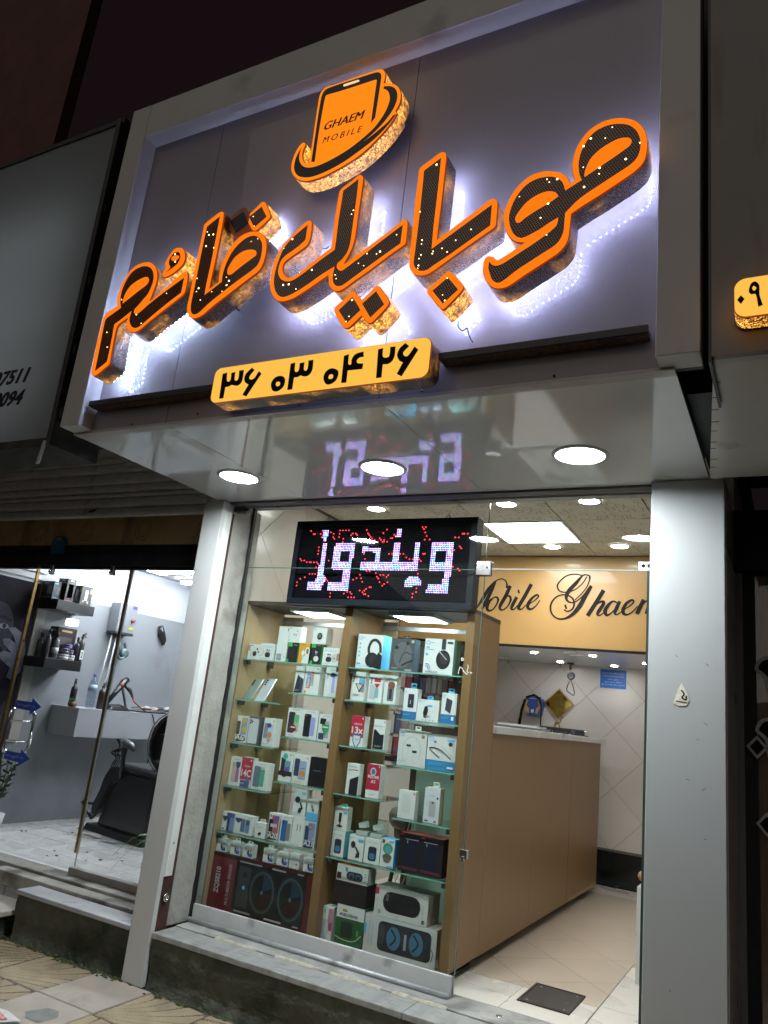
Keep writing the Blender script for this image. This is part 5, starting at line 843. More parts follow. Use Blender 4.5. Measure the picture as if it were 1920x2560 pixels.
pb('blp', 'white phone box with a deep blue phone on the lower left shelf', [('rr', .12, .08, .6, .84, .08, (.03, .13, .34)), ('rr', .55, .12, .9, .74, .06, (.2, .22, .2)), ('e', .24, .78, .06, .03, K), ('e', .24, .71, .06, .03, K), ('t', 'SAMSUNG', .3, .92, .03, DK2, .45)], .05)
pb('e11', 'plain white phone box printed with the digits 11', [('t', '11', .4, .5, .22, DK2, .3), ('r', .86, .9, .94, .95, OR)] + lines(.2, .06, 1, .5, G), .05)
pb('a21', 'white phone box with a pale blue screen and a round grey badge', [('rr', .28, .28, .94, .95, .08, (.28, .32, .5)), ('rr', .06, .3, .4, .82, .06, NV), ('e', .56, .8, .26, .12, (.22, .2, .26)), ('t', '4G', .44, .76, .07, W, .24), ('p', [(.06, .02), (.9, .05), (.9, .28), (.06, .28)], NV), ('t', 'A21', .06, .1, .2, W, .8, .03), ('t', 's', .82, .36, .08, W, .1, .03)], .05)
gb('hold1', 'white phone holder box standing on the plain phone box', o2 + [('e', .34, .6, .2, .13, (.05, .05, .1)), ('p', [(.5, .52), (.62, .52), (.82, .3), (.72, .22)], K), ('p', [(.42, .12), (.7, .12), (.72, .3), (.5, .3)], DK2), ('r', .6, .84, .95, .92, (.25, .5, .8))] + lines(.1, .08, 1, .6, G), .055, W)
gb('car', 'white and blue charger box stacked beside the phone holder box', o2 + [('r', 0, 0, 1, .38, SK), ('p', [(.32, .7), (.45, .74), (.66, .48), (.52, .44)], DK2), ('p', [(.36, .69), (.43, .71), (.58, .52), (.52, .5)], G)], .05, W)
for i in range(7):
    labs = ['leftmost small white flash drive box on top of the speaker carton', 'second small flash drive box from the left on the speaker carton', 'third small flash drive box from the left on the speaker carton', 'middle small flash drive box on the speaker carton', 'fifth small flash drive box from the left on the speaker carton', 'small white box with a red dot and fine print on the speaker carton', 'rightmost small flash drive box on the speaker carton']
    art = [('r', .55, .1, .95, .38, (.04, .10, .36)), ('rr', .45, .22, .62, .58, .05, DK2), ('rr', .68, .3, .86, .6, .05, G), ('r', .2, .1, .38, .13, G)] + lines(.15, .85, 2, .5, G)
    if i == 5: art = lines(.2, .8, 2, .5, G) + lines(.15, .5, 4, .45, (.2, .2, .2), .08) + [('e', .75, .32, .08, .08, RD), ('r', .2, .1, .4, .13, G)]
    gb('sb%d' % i, labs[i], art, .04, (.64, .66, .66), tab=(0, .018), y=3.905)
# big multimedia speaker carton under the left bay
x0, x1, z0, z1 = -3.073, -2.353, .306, .615
t = thing('speaker_carton', (-2.71, 4.0, z0), 'large dark red and black multimedia speaker carton at the bottom left', 'box')
boxo('carton', x0, x1, 3.895, 4.10, z0, z1, mat('dark_red_card', (.045, .010, .012), .3, noise=(12, .15), coat=.3), t)
m = MB(); RB = (.14, .02, .025)
draw(m, [('r', .0, .0, .245, .93, RB), ('r', .93, .0, 1, .95, (.10, .015, .02)), ('tv', 'ZQS8210', .105, .30, .055, (.50, .46, .46), .45, .02), ('tv', 'MULTI-MEDIA SPEAKER', .205, .14, .03, (.42, .36, .36), .70, .01),
  ('rr', .255, .08, .925, .93, .03, (.012, .012, .014)), ('rr', .28, .16, .40, .86, .02, (.04, .045, .05)), ('e', .345, .5, .014, .035, SK), ('e', .345, .72, .02, .05, (.02, .02, .02)), ('l', [(.28, .93), (.5, .93)], .010, G), ('l', [(.28, .09), (.44, .09)], .012, G), ('l', [(.6, .93), (.73, .93)], .012, G), ('l', [(.58, .09), (.74, .09)], .012, (.45, .45, .45)), ('l', [(.84, .94), (.9, .94)], .010, G), ('l', [(.85, .09), (.9, .09)], .010, G)], x0, x1, z0, z1, 3.895)
for cu in (.53, .80):
    draw(m, [('e', cu, .5, .135, .40, (.02, .02, .023)), ('e', cu, .5, .118, .355, (.03, .07, .08)), ('e', cu, .5, .104, .315, (.035, .03, .035)), ('e', cu, .5, .095, .285, (.01, .01, .011)),
      ('p', [(cu, .5)] + [(cu + .095 * math.cos(a * PI / 18), .5 + .285 * math.sin(a * PI / 18)) for a in range(2, 10)], (.012, .035, .06)), ('p', [(cu, .5)] + [(cu + .095 * math.cos(a * PI / 18), .5 + .285 * math.sin(a * PI / 18)) for a in range(16, 22)], (.006, .022, .012)), ('p', [(cu, .5)] + [(cu + .095 * math.cos(a * PI / 18), .5 + .285 * math.sin(a * PI / 18)) for a in range(-12, 0)], (.025, .008, .009)), ('e', cu, .5, .012, .035, (.1, .12, .12))], x0, x1, z0, z1, 3.890)
m.build('printed_art', None, t)
# loose phones leaning on the second left shelf
def leaning(key, label, col):
    x0, x1, zt = BOX[key][0], BOX[key][1], BOX[key][3]
    t = thing('demo_phone', ((x0 + x1) / 2, 3.95, 1.499), label, 'phone', 'phones leaning in the display case')
    y0, y1, z0, dx = 3.90, 3.975, 1.4995, .022; th = .008
    m = MB(); m.hexa([(x0, y0, z0), (x1, y0, z0), (x1, y0 + th, z0), (x0, y0 + th, z0), (x0 + dx, y1, zt), (x1 + dx, y1, zt), (x1 + dx, y1 + th, zt), (x0 + dx, y1 + th, zt)]); m.build('body', mat('phone_back_%d' % int(col[0] * 100), col, .18, .2, noise=(8, .08)), t, bevel=.006)
    m = MB()
    for k in range(3):
        f = .90 - k * .09; c = Vector((x0 + dx * f + .015, y0 + (y1 - y0) * f - .003, z0 + (zt - z0) * f)); m.lathe(c, [(.006, 0), (.0055, -.002)], 12, 'y')
    m.build('camera_lens', black_ink, t)
leaning('ph1', 'grey green phone leaning at the left end of the second shelf', (.22, .27, .24)); leaning('ph2', 'silver phone leaning beside the grey green phone', (.50, .53, .56))
t = thing('phone_stand', (-2.96, 4.0, 1.499), 'bright green wire stand behind the leaning phones', 'stand'); MB().tube([(-2.985, 3.985, 1.502), (-2.95, 3.985, 1.60), (-2.93, 4.0, 1.61)], .006, 8).build('leg', flat((.05, .5, .12)), t); MB().tube([(-2.985, 3.985, 1.503), (-2.955, 4.03, 1.503)], .006, 8).build('foot', flat((.05, .5, .12)), t)
# right bay
cup = lambda u, v, ru, rv: [('e', u, v, ru, rv, K), ('e', u + ru * .15, v + rv * .1, ru * .6, rv * .6, (.03, .03, .035))]
gb('hp1', 'large white headphones box with a bright blue side', [('l', [(.5, .42), (.46, .6), (.55, .8), (.72, .84), (.88, .72), (.93, .48)], .10, DK2)] + cup(.62, .26, .26, .22) + [('p', [(.6, .06), (.95, .0), (1, .0), (1, .4), (.85, .5)], K)] + [('l', [(.09, .94), (.05, .9), (.07, .85), (.15, .85), (.17, .9), (.13, .94), (.09, .94)], .02, SK), ('t', '2', .15, .82, .04, SK), ('r', .2, .89, .32, .905, SK)] + [('e', .12, .72 - .12 * i, .035, .03, SK) for i in range(4)] + [('r', .06, .12, .2, .16, SK), ('t', 'Superior Sound', .05, .055, .045, SK, .5)], .10, W, (.10, .46, .78))
gb('nb0', 'dark grey neckband earphone box between the two headphones boxes', [('r', .0, .0, 1, 1, (.07, .075, .08)), ('e', .5, .5, .4, .4, (.12, .125, .13)), ('e', .22, .72, .09, .055, K), ('e', .68, .86, .07, .06, K), ('l', [(.22, .7), (.12, .45), (.1, .2)], .012, K), ('l', [(.68, .84), (.55, .6)], .012, K), ('l', [(.4, .25), (.5, .5), (.62, .58), (.8, .55), (.98, .5)], .03, K), ('l', [(.5, .18), (.72, .28), (.95, .35)], .06, K), ('r', .84, .88, .96, .96, (.4, .5, .4)), ('r', .66, .02, .94, .08, (.3, .3, .3))] + lines(.08, .1, 2, .3, G), .07, (.07, .075, .08), (.10, .14, .2), tab=(0, .02, (.05, .05, .05)))
gb('hp2', 'large white headphones box printed WIRELESS, at the right end of the top shelf', [('r', .58, .7, .72, 1, DK2)] + cup(.66, .42, .24, .27) + [('l', [(.5, .66), (.78, .42)], .03, (.4, .4, .45)), ('l', [(.1, .93), (.06, .89), (.08, .84), (.16, .84), (.18, .89), (.14, .93), (.1, .93)], .02, SK), ('t', '2', .16, .81, .04, SK), ('r', .21, .88, .33, .895, SK), ('r', .07, .73, .18, .77, SK), ('r', .07, .68, .32, .7, G), ('e', .11, .55, .045, .04, SK), ('r', .78, .88, .96, .93, DK2), ('l', [(.08, .22), (.16, .2), (.2, .12)], .02, BL), ('l', [(.08, .28), (.2, .26), (.26, .12)], .02, BL), ('t', 'WIRELESS', .08, .03, .06, DK2, .44)], .10, W, (.16, .46, .46))
pb('tri', 'white phone box with a pale triangular ornament picture', [('rr', .55, .3, .95, .8, .05, (.2, .24, .3)), ('p', [(.28, .6), (.92, .56), (.62, .28)], DK2), ('p', [(.38, .57), (.82, .55), (.6, .36)], (.55, .52, .42)), ('rr', .62, .62, .86, .78, .03, SK), ('e', .18, .82, .05, .03, DK2), ('e', .17, .74, .05, .03, DK2), ('e', .16, .66, .05, .03, DK2), ('e', .42, .2, .25, .03, G)], .05)
pb('shl', 'white phone box with a dark red shield and white banner', [('rr', .1, .1, .56, .62, .06, (.45, .48, .5)), ('rr', .48, .16, .74, .5, .04, (.2, .4, .42))] + shield(.62, .7, .24, RD) + [('r', .4, .66, .84, .72, W), ('e', .2, .84, .05, .03, DK2), ('e', .2, .76, .05, .03, DK2), ('e', .2, .68, .05, .03, DK2)], .05)
pb('a17', 'white phone box with a round brown seal over a grey phone', [('t', 'Galaxy', .08, .86, .07, DK2, .66), ('t', 'A17', .08, .76, .07, DK2, .34), ('rr', .32, .1, .82, .62, .08, (.16, .17, .18)), ('rr', .45, .16, .68, .55, .08, DK2), ('e', .6, .66, .28, .14, (.20, .08, .04))], .05)
gb('pb1', 'white power bank box hanging left on the lower right shelf', o2 + [('rr', .34, .38, .76, .82, .04, (.03, .03, .045)), ('r', .5, .5, .54, .62, W), ('r', 0, 0, 1, .26, (.03, .16, .36))] + lines(.1, .16, 2, .5, SK), .05, tab=(.05, .03, SK))
gb('ear', 'white and cream single earpiece box, lower than its neighbours', o2 + [('r', .48, .68, .7, .76, SK), ('p', [(.36, .68), (.48, .7), (.52, .5), (.46, .16), (.34, .18), (.3, .4)], K), ('e', .52, .24, .12, .03, G)] + [('e', .3 + .16 * i, .07, .03, .03, G) for i in range(4)], .05, W, CR, tab=(0, .02, SK))
gb('pb2', 'white power bank box with a tilted dark slab, at the right end', o2 + [('p', [(.32, .84), (.72, .76), (.62, .34), (.26, .44)], (.05, .05, .07)), ('r', 0, 0, 1, .3, (.03, .17, .40)), ('r', .7, .12, .86, .24, W)] + lines(.08, .2, 2, .5, SK), .05, tab=(0, .026, SK))
pb('x13', 'red and white phone box with a blue edged white shield', [('r', 0, .3, 1, 1, RD), ('t', 'REDMI', .24, .7, .06, W, .56), ('t', '13x', .08, .42, .22, W, .86, .02)] + shield(.52, .2, .34, (.05, .10, .30)) + shield(.52, .2, .26, (.62, .62, .6)) + [('r', .36, .22, .68, .25, SK), ('r', .8, .9, .9, .95, W)], .06)
pb('n14', 'white phone box with a black phone and a stepped edge in the right bay', [('t', 'Redmi Note 14', .06, .76, .04, DK2, .86), ('p', [(.06, .64), (.2, .66), (.62, .5), (.92, .52), (.92, .02), (.06, .02)], (.015, .015, .02)), ('r', .82, .9, .94, .95, OR)] + lines(.2, .12, 2, .6, G), .06)
wire = lambda pts, w_, c: [('l', pts, w_, c)]
gb('nb1', 'white neckband earphone box with a thin round cable', [('rr', .02, .02, .98, .98, .03, (.56, .57, .55))] + wire([(.3, .1), (.18, .3), (.2, .6), (.4, .8), (.62, .78), (.8, .55), (.78, .25)], .02, (.4, .4, .38)) + wire([(.36, .55), (.38, .25), (.28, .12)], .012, (.42, .42, .4)) + wire([(.58, .42), (.55, .15), (.66, .1)], .012, (.42, .42, .4)) + [('rr', .3, .54, .46, .6, .02, DK2), ('rr', .52, .38, .68, .45, .02, DK2), ('e', .86, .85, .06, .05, (.2, .17, .16)), ('l', [(.1, .92), (.06, .87), (.1, .82), (.18, .83), (.2, .88), (.14, .92), (.1, .92)], .02, SK), ('t', '5.0', .06, .1, .06, SK, .16)], .05, (.60, .60, .56), tab=(.1, .024))
gb('nb2', 'white and blue neckband earphone box at the right end of the middle shelf', [('r', 0, 0, 1, .28, (.04, .22, .42)), ('l', [(.1, .92), (.06, .87), (.1, .82), (.18, .83), (.2, .88), (.14, .92), (.1, .92)], .02, SK), ('r', .68, .84, .94, .9, SK), ('e', .8, .76, .07, .06, DK2), ('rr', .22, .76, .32, .82, .02, (.15, .2, .28))] + wire([(.26, .76), (.26, .62), (.4, .54), (.55, .48), (.58, .4)], .012, G) + wire([(.5, .68), (.7, .56), (.84, .44), (.82, .36)], .012, G) + wire([(.46, .36), (.24, .48), (.1, .58), (.14, .62), (.4, .6), (.62, .5), (.84, .36)], .03, (.05, .06, .08)) + lines(.08, .2, 3, .6, SK) + [('r', .74, .08, .94, .14, W)], .06, (.60, .60, .58))
pb('a07', 'white phone box with a black phone corner and a short red line', [('t', 'Galaxy', .08, .86, .07, DK2, .68), ('t', 'A07', .08, .75, .07, DK2, .36), ('r', .46, .79, .9, .815, RD), ('p', [(.3, .48), (.98, .62), (.98, .0), (.3, .0)], (.012, .012, .016)), ('t', '4G', .1, .64, .05, SK, .18)], .05)
pb('ra5', 'red and white phone box with a round grey blue badge', [('r', 0, .24, 1, 1, RD), ('t', 'REDMI', .1, .58, .09, W, .8, .015), ('t', 'A5', .34, .44, .09, W, .34, .015), ('e', .46, .78, .22, .12, (.5, .55, .6)), ('e', .46, .78, .15, .085, (.10, .14, .24)), ('r', .84, .92, .94, .96, W)] + lines(.25, .1, 1, .5, G), .06)
gb('pw1', 'plain white power bank box with a pale ribbed outline', [('rr', .22, .2, .72, .86, .05, (.57, .585, .58)), ('r', .86, .88, .95, .94, RD)] + [('r', .24, .24 + .05 * i, .7, .245 + .05 * i, (.5, .51, .51)) for i in range(12)] + lines(.06, .06, 1, .26, G), .045, (.62, .63, .61))
gb('pw2', 'tall white power bank box with a curved carry handle on top', [('rr', .34, .18, .76, .62, .06, (.36, .37, .39)), ('e', .56, .58, .06, .03, DK2), ('e', .84, .72, .06, .035, DK2), ('l', [(.3, .6), (.2, .58), (.2, .48), (.3, .46)], .03, (.45, .46, .47)), ('t', 'PD 20W', .3, .76, .04, G, .42), ('r', .1, .05, .34, .08, DK2), ('r', .7, .05, .86, .08, DK2)], .055, (.56, .58, .60), CR, tab=(.1, .03))
spk = lambda: [('rr', .26, .12, .78, .68, .12, (.025, .03, .045)), ('e', .52, .3, .2, .14, (.04, .12, .24))] + [('r', .36, .22 + .05 * i, .68, .235 + .05 * i, SK) for i in range(4)] + [('t', 'PORTABLE', .14, .82, .045, G, .7)]
gb('sp1', 'white and teal mini speaker box below the holder box', spk(), .09, W, (.12, .36, .42))
gb('ho2', 'white phone holder box stacked on the teal sided speaker box', o2 + [('rr', .34, .36, .56, .76, .05, K), ('r', .42, .22, .52, .4, DK2), ('e', .46, .2, .22, .05, DK2), ('r', .66, .74, .94, .82, SK)] + lines(.2, .1, 1, .5, G), .05, W, (.6, .6, .54), tab=(.05, .015, TL))
gb('ho3', 'white car holder box under the clear plastic box', o2 + [('e', .3, .62, .16, .14, DK2), ('p', [(.42, .55), (.52, .55), (.8, .3), (.68, .22)], K), ('p', [(.5, .12), (.78, .14), (.78, .28), (.56, .3)], DK2), ('r', .62, .78, .98, .88, SK)], .055)
gb('sp2', 'white mini speaker box right of the car holder box', spk(), .09, W)
gb('clr', 'white and blue box with a green and brown cartoon coloured speaker', [('e', .52, .66, .36, .2, (.06, .30, .14)), ('e', .56, .62, .24, .14, (.08, .34, .36)), ('e', .52, .36, .34, .12, (.12, .10, .08)), ('e', .52, .26, .26, .1, (.16, .14, .1)), ('r', .08, .84, .26, .96, (.2, .03, .05)), ('r', .58, .9, .96, .95, SK), ('r', .55, .02, .95, .07, SK)] , .07, W, (.06, .36, .66))
def clear_box(key, label):
    x0, x1, z0, z1 = BOX[key]; t = thing('clear_box', ((x0 + x1) / 2, 3.97, z0), label, 'box', 'clear plastic boxes in the display case')
    boxo('clear_shell', x0, x1, 3.93, 4.0, z0, z1, shelf_glass, t)
    m = MB(); m.hexa([(x0 + .02, 3.945, z0 + .035), (x1 - .018, 3.945, z0 + .045), (x1 - .022, 3.985, z0 + .045), (x0 + .016, 3.985, z0 + .035), (x0 + .012, 3.945, z0 + .06), (x1 - .03, 3.945, z0 + .075), (x1 - .034, 3.985, z0 + .075), (x0 + .01, 3.985, z0 + .06)]); m.build('adapter', flat(W), t)
    boxo('tray', x0 + .006, x1 - .006, 3.936, 3.994, z0 + .003, z0 + .022, flat((.5, .52, .52)), t)
clear_box('ac1', 'clear plastic charger box on top of the car holder box'); clear_box('ac2', 'clear plastic charger box on top of the second mini speaker box')
gb('vic', 'large black and dark blue twin speaker carton with a red top', [('rr', .16, .1, .40, .82, .03, (.008, .010, .03)), ('rr', .60, .1, .84, .82, .03, (.008, .010, .03)), ('r', .14, .84, .44, .855, (.4, .42, .5)), ('r', .56, .84, .86, .855, (.4, .42, .5)), ('r', .18, .74, .2, .82, G), ('r', .62, .74, .64, .82, G), ('t', 'VICTORIOUS EXPLAND', .03, .06, .07, (.34, .06, .08), .42), ('t', 'VICTORIOUS EXPLAND', .53, .06, .07, (.34, .06, .08), .42), ('r', .02, .93, .1, .97, RD), ('r', .5, .93, .58, .97, RD)], .13, (.012, .010, .014), (.05, .012, .012), top=(.30, .05, .04))
gb('pnk', 'white pink and pale blue headphone box at the bottom of the right bay', [('r', .55, .55, 1, .95, (.45, .2, .28)), ('r', .62, .3, 1, .55, (.38, .06, .14)), ('r', .05, .05, .55, .62, (.36, .46, .56)), ('e', .5, .3, .2, .16, (.55, .55, .55)), ('e', .38, .42, .12, .22, (.5, .52, .55)), ('e', .2, .86, .07, .07, TL)] + lines(.3, .08, 1, .5, G), .07)
gb('grn', 'green and white mobile speaker box under the dark box', [('r', 0, .68, 1, 1, W), ('r', 0, 0, 1, .64, (.01, .10, .025)), ('e', .3, .87, .1, .04, (.4, .3, .05)), ('t', 'MOBILE SPEAKER', .12, .72, .08, DK2, .66, .02), ('rr', .2, .2, .62, .6, .08, (.012, .03, .02)), ('l', [(.02, .2), (.3, .14), (.7, .16), (.95, .34)], .03, (.4, .45, .4)), ('r', .78, .3, .84, .44, (.2, .3, .1))], .11, (.02, .12, .04))
gb('drk', 'plain dark maroon black box stacked on the green speaker box', [], .12, (.018, .010, .012))
gb('org', 'white and orange bluetooth speaker box on top of the dark box', [('rr', .32, .14, .84, .66, .12, (.02, .028, .05)), ('e', .48, .36, .085, .2, (.10, .14, .22)), ('e', .48, .36, .055, .13, (.02, .028, .05)), ('e', .70, .36, .085, .2, (.10, .14, .22)), ('e', .70, .36, .055, .13, (.02, .028, .05)), ('l', [(.34, .6), (.28, .78), (.33, .82), (.36, .66)], .02, K), ('r', .03, .14, .16, .5, (.06, .02, .02))] + [('e', .92, .2 + .16 * i, .014, .03, K) for i in range(4)], .09, W, (.5, .48, .45), top=(.45, .13, .04))
gb('spk2', 'long white speaker carton with blue cones at the bottom right', [('rr', .2, .14, .93, .90, .06, (.02, .025, .035)), ('rr', .21, .3, .29, .8, .03, (.05, .055, .06)), ('e', .42, .52, .095, .30, (.05, .17, .28)), ('e', .73, .52, .095, .30, (.05, .17, .28)), ('l', [(.38, .74), (.45, .54), (.38, .32)], .022, K), ('l', [(.69, .74), (.76, .54), (.69, .32)], .022, K), ('rr', .565, .3, .6, .7, .01, (.3, .32, .4)), ('r', .0, .5, .035, .75, SK), ('tv', 'SUPER BASS SPEAKER', .09, .2, .022, (.35, .35, .36), .66), ('tv', 'WIRELESS STEREO', .13, .2, .018, (.2, .34, .5), .6), ('l', [(.93, .5), (.965, .4), (.94, .2)], .008, K), ('t', '5.0', .95, .08, .06, (.4, .4, .4), .03)], .16, (.56, .57, .57), (.40, .36, .32))
gb('spk1', 'long white speaker carton with a black cylinder speaker, stacked on the blue cone carton', [('rr', .16, .2, .86, .88, .14, (.012, .012, .013)), ('tv', 'XXX', .26, .55, .05, G, .24), ('r', .0, .72, .07, .94, RD), ('e', .11, .16, .035, .08, (.35, .35, .34)), ('tv', 'PORTABLE SPEAKER', .06, .2, .016, G, .4), ('tv', 'WATERPROOF', .92, .2, .02, G, .5), ('r', .9, .08, .95, .2, (.1, .1, .1)), ('l', [(.46, .2), (.45, .1), (.47, .04)], .01, (.4, .38, .3))], .15, (.58, .58, .56), (.46, .42, .36), top=(.14, .15, .145))

# ------------------------------------------------------------------ phone shop interior
IX0, IX1, IY1, CZ = -3.12, -.31, 7.45, 2.92
fl = struct(boxo('floor', -3.16, -.2, 3.80, 7.6, SILL - .08, SILL - .003, grout))
def tile_obj(name, poly, to3, th, material, parent):
    n = len(poly); vs = [to3(p, 0) for p in poly] + [to3(p, th) for p in poly]
    return MB().add(vs, [tuple(range(n, 2 * n))] + [(k, (k + 1) % n, n + (k + 1) % n, n + k) for k in range(n)]).build(name, material, parent)
fz = lambda p, h: (p[0], p[1], SILL - .003 + h)
for p in diamonds(-1.62, -.872, 4.197, 7.07, -1.53, 4.549, .535, .0012): tile_obj('floor_tile', p, fz, .004, beige_tile, fl)
def grid(x0, x1, y0, y1, nx, ny, material, g=.0012):
    for i in range(nx):
        for j in range(ny):
            a, b = x0 + (x1 - x0) * i / nx, x0 + (x1 - x0) * (i + 1) / nx; c, d = y0 + (y1 - y0) * j / ny, y0 + (y1 - y0) * (j + 1) / ny
            tile_obj('floor_tile', [(a + g, c + g), (b - g, c + g), (b - g, d - g), (a + g, d - g)], fz, .0045, material, fl)
grid(-1.63, -1.246, 3.815, 4.195, 1, 1, wfloor_tile); grid(-1.246, -.874, 3.815, 4.195, 1, 1, wfloor_tile)
grid(-.87, -.31, 3.815, 7.07, 1, 8, wfloor_tile); grid(-1.63, -.31, 7.072, 7.44, 4, 1, wfloor_tile); grid(-3.1, -1.634, 4.3, 7.44, 3, 7, wfloor_tile)
t = thing('floor_hatch', (-1.08, 4.13, SILL), 'dark metal floor hatch set in the white border tiles', 'hatch')
boxo('cover', -1.195, -.967, 3.985, 4.28, SILL + .002, SILL + .0065, mat('hatch_metal', (.05, .045, .042), .5, .4, noise=(12, .3), noise2=(20, (.16, .15, .14), .66, .74)), t)
mb = MB()
for a, b, c, d in ((-1.207, -1.196, 3.97, 4.292), (-.966, -.957, 3.97, 4.292), (-1.196, -.966, 4.281, 4.292), (-1.196, -.966, 3.972, 3.984)): mb.box(a, b, c, d, SILL + .001, SILL + .009)
mb.build('rim', mat('hatch_rim', (.035, .022, .018), .6, noise=(30, .3)), t)
mb = MB()
for x, y in ((-1.17, 4.25), (-.99, 4.25), (-1.17, 4.01), (-.99, 4.01)): mb.lathe((x, y, SILL + .0066), [(.006, 0), (.005, .001)], 10)
mb.build('screws', alu_dull, t)['kind'] = 'stuff'
# walls
wb = struct(boxo('wall_back', -3.3, -.1, IY1, IY1 + .12, .2, 3.0, grout))
bz = lambda p, h: (p[0], IY1 - h, p[1])
for p in diamonds(-2.9, -.35, .575, 2.168, -1.489, 1.619, WT, .0014): tile_obj('wall_tile', p, bz, .005, white_tile, wb)
boxo('baseboard', -2.9, -.31, IY1 - .014, IY1 - .006, SILL + .002, .555, black_marble, wb)
wl = struct(boxo('wall_left', -3.30, IX0 - .004, 3.80, 7.6, .2, 3.0, grout))
lx = lambda p, h: (IX0 - .004 + h, p[0], p[1])
for p in diamonds(3.85, 7.4, .3, 2.915, 4.3, 2.2, .75, .0016): tile_obj('wall_tile', p, lx, .004, white_tile, wl)
wr = struct(boxo('wall_right', IX1 + .002, IX1 + .06, 4.03, 7.6, .2, 3.0, mat('white_wall', (.6, .59, .56), .5, noise=(2, .03))))
# bulkhead with the gold board
bk = thing('gold_bulkhead_sign', (-1.7, 6.04, 2.16), 'gold bulkhead board with black script lettering at the back of the shop', 'sign')
boxo('board', -3.1, IX1, 6.04, 6.07, 2.178, CZ - .002, gold_board, bk)
boxo('black_edge', -3.1, IX1, 6.034, 6.075, 2.160, 2.1765, black_ink, bk)
boxo('underside', -3.1, IX1, 6.0755, IY1 - .001, 2.163, 2.18, mat('white_underside', (.60, .60, .60), .25, noise=(1, .02), coat=.3), bk)
for k, (pts, ws) in enumerate(SCRIPT):
    m = MB(); m.ribbon(pts, [q * 1.08 + .002 for q in ws], 6.0365 - .0002 * (k % 5)); m.build('script_stroke', black_ink, bk)
for (x, y), lab in zip(((-1.975, 6.425), (-1.47, 6.396), (-1.931, 7.113), (-1.448, 7.171), (-1.1, 6.749)), ('left front', 'middle front', 'left back', 'middle back', 'right')):
    d = thing('spot_lamp', (x, y, 2.158), 'small recessed spot under the gold bulkhead, %s one' % lab, 'downlight', 'spots under the bulkhead')
    MB().lathe((x, y, 2.1615), [(.045, 0), (.044, -.004), (.034, -.006), (.033, 0)], 24, cap=False).build('trim_ring', alu, d)
    MB().lathe((x, y, 2.1605), [(.031, 0), (.031, -.003)], 20).build('diffuser', lamp_spot, d)
# ceiling
ce = struct(boxo('ceiling', -3.2, -.2, 3.6, 7.6, CZ + .02, CZ + .1, mat('ceiling_void', (.2, .19, .17), .9)))
def ceil_mat():
    m = mat('printed_ceiling_tile', (.50, .46, .39), .8); nt = m.node_tree; b = nt.nodes['Principled BSDF']
    tc = nt.nodes.new('ShaderNodeTexCoord'); cur = None
    for k, (scx, off) in enumerate((((17, 13), 0), ((23, 29), 5.3))):
        mp = nt.nodes.new('ShaderNodeMapping'); mp.inputs['Location'].default_value = (off, off * .7, 0); nt.links.new(tc.outputs['Object'], mp.inputs[0])
        vo = nt.nodes.new('ShaderNodeTexVoronoi'); vo.voronoi_dimensions = '2D'; vo.distance = 'CHEBYCHEV'; vo.inputs['Scale'].default_value = scx[0] * .62; vo.inputs['Randomness'].default_value = .9; nt.links.new(mp.outputs[0], vo.inputs['Vector'])
        a = nt.nodes.new('ShaderNodeMath'); a.operation = 'COMPARE'; a.inputs[1].default_value = .27 + .05 * k; a.inputs[2].default_value = .024; nt.links.new(vo.outputs['Distance'], a.inputs[0])
        sp = nt.nodes.new('ShaderNodeSeparateColor'); nt.links.new(vo.outputs['Color'], sp.inputs[0])
        g = nt.nodes.new('ShaderNodeMath'); g.operation = 'GREATER_THAN'; g.inputs[1].default_value = .5; nt.links.new(sp.outputs[0], g.inputs[0])
        q = nt.nodes.new('ShaderNodeMath'); q.operation = 'MULTIPLY'; nt.links.new(a.outputs[0], q.inputs[0]); nt.links.new(g.outputs[0], q.inputs[1])
        if cur is None: cur = q.outputs[0]
        else:
            x = nt.nodes.new('ShaderNodeMath'); x.operation = 'MAXIMUM'; nt.links.new(cur, x.inputs[0]); nt.links.new(q.outputs[0], x.inputs[1]); cur = x.outputs[0]
    mx = nt.nodes.new('ShaderNodeMix'); mx.data_type = 'RGBA'; mx.inputs[6].default_value = (.60, .56, .49, 1); mx.inputs[7].default_value = (.21, .18, .145, 1); nt.links.new(cur, mx.inputs[0]); nt.links.new(mx.outputs[2], b.inputs['Base Color']); return m
cm = ceil_mat(); s6 = .60; cx0, cy0 = -1.985 - s6 * 2, 4.98 - s6 * 3
DLS = [(-1.639, 4.538), (-1.098, 4.533), (-1.655, 5.702), (-1.14, 5.698)]
LPX, LPY = -1.985 + .04, 4.98 + .03
for i in range(6):
    for j in range(5):
        a, c = cx0 + i * s6, cy0 + j * s6; b, d = min(a + s6, IX1), min(c + s6, 6.038)
        a = max(a, -3.1); c = max(c, 3.80)
        if b - a < .05 or d - c < .05: continue
        if i == 2 and j == 3: continue
        boxo('ceiling_tile', a + .004, b - .004, c + .004, d - .004, CZ + .004, CZ + .016, cm, ce)
boxo('ceiling_grid', -3.1, IX1, 3.8, 6.038, CZ + .0165, CZ + .0195, mat('grid_dark', (.10, .095, .085), .7), ce)
t = thing('ceiling_panel_light', (-1.685, 5.28, CZ), 'large square ceiling light panel above the door', 'ceiling light')
boxo('lamp_frame', -1.983, -1.388, 4.982, 5.576, CZ - .004, CZ + .014, mat('white_trim', (.7, .7, .7), .4), t)
boxo('diffuser', -1.96, -1.41, 5.005, 5.552, CZ - .0065, CZ - .0045, lamp_panel, t)
